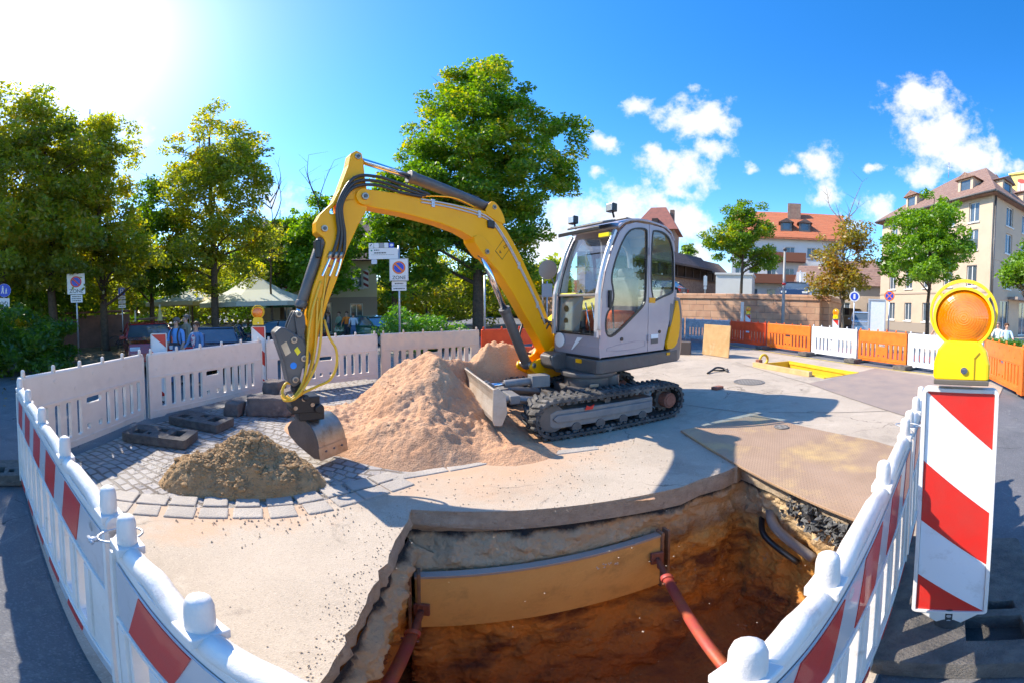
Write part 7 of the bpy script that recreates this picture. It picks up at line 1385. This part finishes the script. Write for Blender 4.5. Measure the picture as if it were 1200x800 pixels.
# ================================================================== CAMERA, LIGHT, WORLD
cam = bpy.data.cameras.new('camera'); co = bpy.data.objects.new('camera', cam); COL.objects.link(co); scene.camera = co
co.location = (0, 0, H_CAM); co.rotation_euler = (PI / 2 - PITCH, 0, 0); cam.type = 'PANO'; cam.panorama_type = 'EQUIRECTANGULAR'; cam.clip_start = .02; cam.clip_end = 3000
cam.longitude_min = -600 / PPR; cam.longitude_max = 600 / PPR; cam.latitude_max = H0 / PPR; cam.latitude_min = -(800 - H0) / PPR
SUN_AZ, SUN_EL = R(-65.5), R(44.)
sl = bpy.data.lights.new('sun', 'SUN'); so = bpy.data.objects.new('sun', sl); COL.objects.link(so); sl.energy = 3.2; sl.angle = R(.53); sl.color = (1, .91, .77)
sd = Vector((math.sin(SUN_AZ) * math.cos(SUN_EL), math.cos(SUN_AZ) * math.cos(SUN_EL), math.sin(SUN_EL))); so.rotation_euler = sd.to_track_quat('Z', 'Y').to_euler()
w = bpy.data.worlds.new('World'); scene.world = w; w.use_nodes = True; nt = w.node_tree; N = nt.nodes; L = nt.links; bg = N['Background']
sky = N.new('ShaderNodeTexSky'); sky.sky_type = 'NISHITA'; sky.sun_disc = False; sky.sun_elevation = SUN_EL; sky.sun_rotation = SUN_AZ; sky.air_density = 1.0; sky.dust_density = .34; sky.ozone_density = 3.
hs = N.new('ShaderNodeHueSaturation'); hs.inputs['Saturation'].default_value = 1.36; hs.inputs['Value'].default_value = .95; hs.inputs['Hue'].default_value = .504; L.new(sky.outputs[0], hs.inputs['Color'])
tc = N.new('ShaderNodeTexCoord'); gen = tc.outputs['Generated']
def vm(op, a, b=None, sc=None):
    x = N.new('ShaderNodeVectorMath'); x.operation = op
    for i, q in enumerate([a, b]):
        if q is None: continue
        if isinstance(q, (tuple, Vector)): x.inputs[i].default_value = tuple(q)
        else: L.new(q, x.inputs[i])
    if sc is not None: x.inputs[3].default_value = sc
    return x
def ma(op, a, b=None, c=None, clamp=False):
    x = N.new('ShaderNodeMath'); x.operation = op; x.use_clamp = clamp
    for i, q in enumerate([a, b, c]):
        if q is None: continue
        if isinstance(q, (int, float)): x.inputs[i].default_value = q
        else: L.new(q, x.inputs[i])
    return x.outputs[0]
CL = [  # bearing x, y, half width, half height (all angular), strength
    (752, 124, 14, 12, .8), (775, 134, 12, 13, .8), (820, 142, 36, 22, 1), (850, 150, 14, 12, .9), (835, 176, 18, 14, .95), (770, 175, 14, 10, .8), (775, 192, 24, 18, .9), (800, 204, 32, 24, 1), (792, 226, 24, 8, .9), (708, 169, 20, 10, .85), (812, 103, 5, 10, .6),
    (962, 188, 26, 20, .95), (928, 200, 10, 12, .8), (968, 226, 18, 16, .9), (1078, 118, 42, 15, 1), (1100, 160, 46, 28, 1), (1130, 185, 44, 26, 1), (1085, 205, 30, 12, .9), (1027, 195, 9, 7, .7), (1030, 245, 22, 16, .9), (880, 198, 9, 5, .6),
    (665, 255, 50, 16, .9), (740, 262, 70, 26, 1), (800, 262, 40, 18, .95), (640, 285, 60, 22, .9), (815, 295, 30, 10, .85), (640, 320, 40, 26, .7), (700, 205, 9, 6, .55), (755, 212, 9, 6, .5), (985, 265, 30, 12, .7), (160, 160, 36, 14, .5), (1195, 200, 20, 12, .7), (320, 240, 40, 24, .5)]
n0 = N.new('ShaderNodeTexNoise'); n0.inputs['Scale'].default_value = 9; n0.inputs['Detail'].default_value = 9; n0.inputs['Roughness'].default_value = .6; L.new(gen, n0.inputs['Vector'])
wv = vm('SUBTRACT', n0.outputs[1], (.5, .5, .5)); wv2 = vm('SCALE', wv.outputs[0], sc=.085); wp = vm('ADD', gen, wv2.outputs[0]).outputs[0]
wz = vm('MULTIPLY', wp, (1, 1, 1.4)).outputs[0]; tot = None
for (x, y, a, b, st) in CL:
    d = ray(x, y); d = (d.x, d.y, d.z * 1.4); rad = (a + b * 1.4) / 2 / PPR * 1.5
    e = ma('MULTIPLY_ADD', vm('DISTANCE', wz, d).outputs['Value'], -1.5 * st / rad, 1.5 * st)
    tot = e if tot is None else ma('MAXIMUM', tot, e)
n1 = N.new('ShaderNodeTexNoise'); n1.inputs['Scale'].default_value = 22; n1.inputs['Detail'].default_value = 10; n1.inputs['Roughness'].default_value = .62; L.new(gen, n1.inputs['Vector'])
tot = ma('ADD', ma('MULTIPLY', ma('SUBTRACT', n1.outputs[0], .5), 2.4), tot)
mr = N.new('ShaderNodeMapRange'); mr.interpolation_type = 'SMOOTHSTEP'; mr.inputs[1].default_value = .22; mr.inputs[2].default_value = 1.15; L.new(tot, mr.inputs[0])
shade = N.new('ShaderNodeMapRange'); shade.inputs[1].default_value = .4; shade.inputs[2].default_value = 1.2; shade.inputs[3].default_value = 1.05; shade.inputs[4].default_value = .9; L.new(tot, shade.inputs[0])
cc = vm('SCALE', (2.95, 3.0, 3.1)); L.new(shade.outputs[0], cc.inputs[3])
mx = N.new('ShaderNodeMix'); mx.data_type = 'RGBA'; L.new(mr.outputs[0], mx.inputs[0]); L.new(hs.outputs[0], mx.inputs[6]); L.new(cc.outputs[0], mx.inputs[7])
L.new(mx.outputs[2], bg.inputs[0]); bg.inputs[1].default_value = .15
vs_ = scene.view_settings; vs_.view_transform = 'Standard'; vs_.look = 'None'; vs_.exposure = 1.38; vs_.gamma = 1; vs_.use_curve_mapping = False
scene.render.engine = 'CYCLES'; cy = scene.cycles; cy.max_bounces = 6; cy.diffuse_bounces = 3; cy.transmission_bounces = 5; cy.transparent_max_bounces = 10; cy.use_denoising = True; cy.use_adaptive_sampling = True; cy.adaptive_threshold = .02
for o in bpy.data.objects:
    if 'org' in o: del o['org']
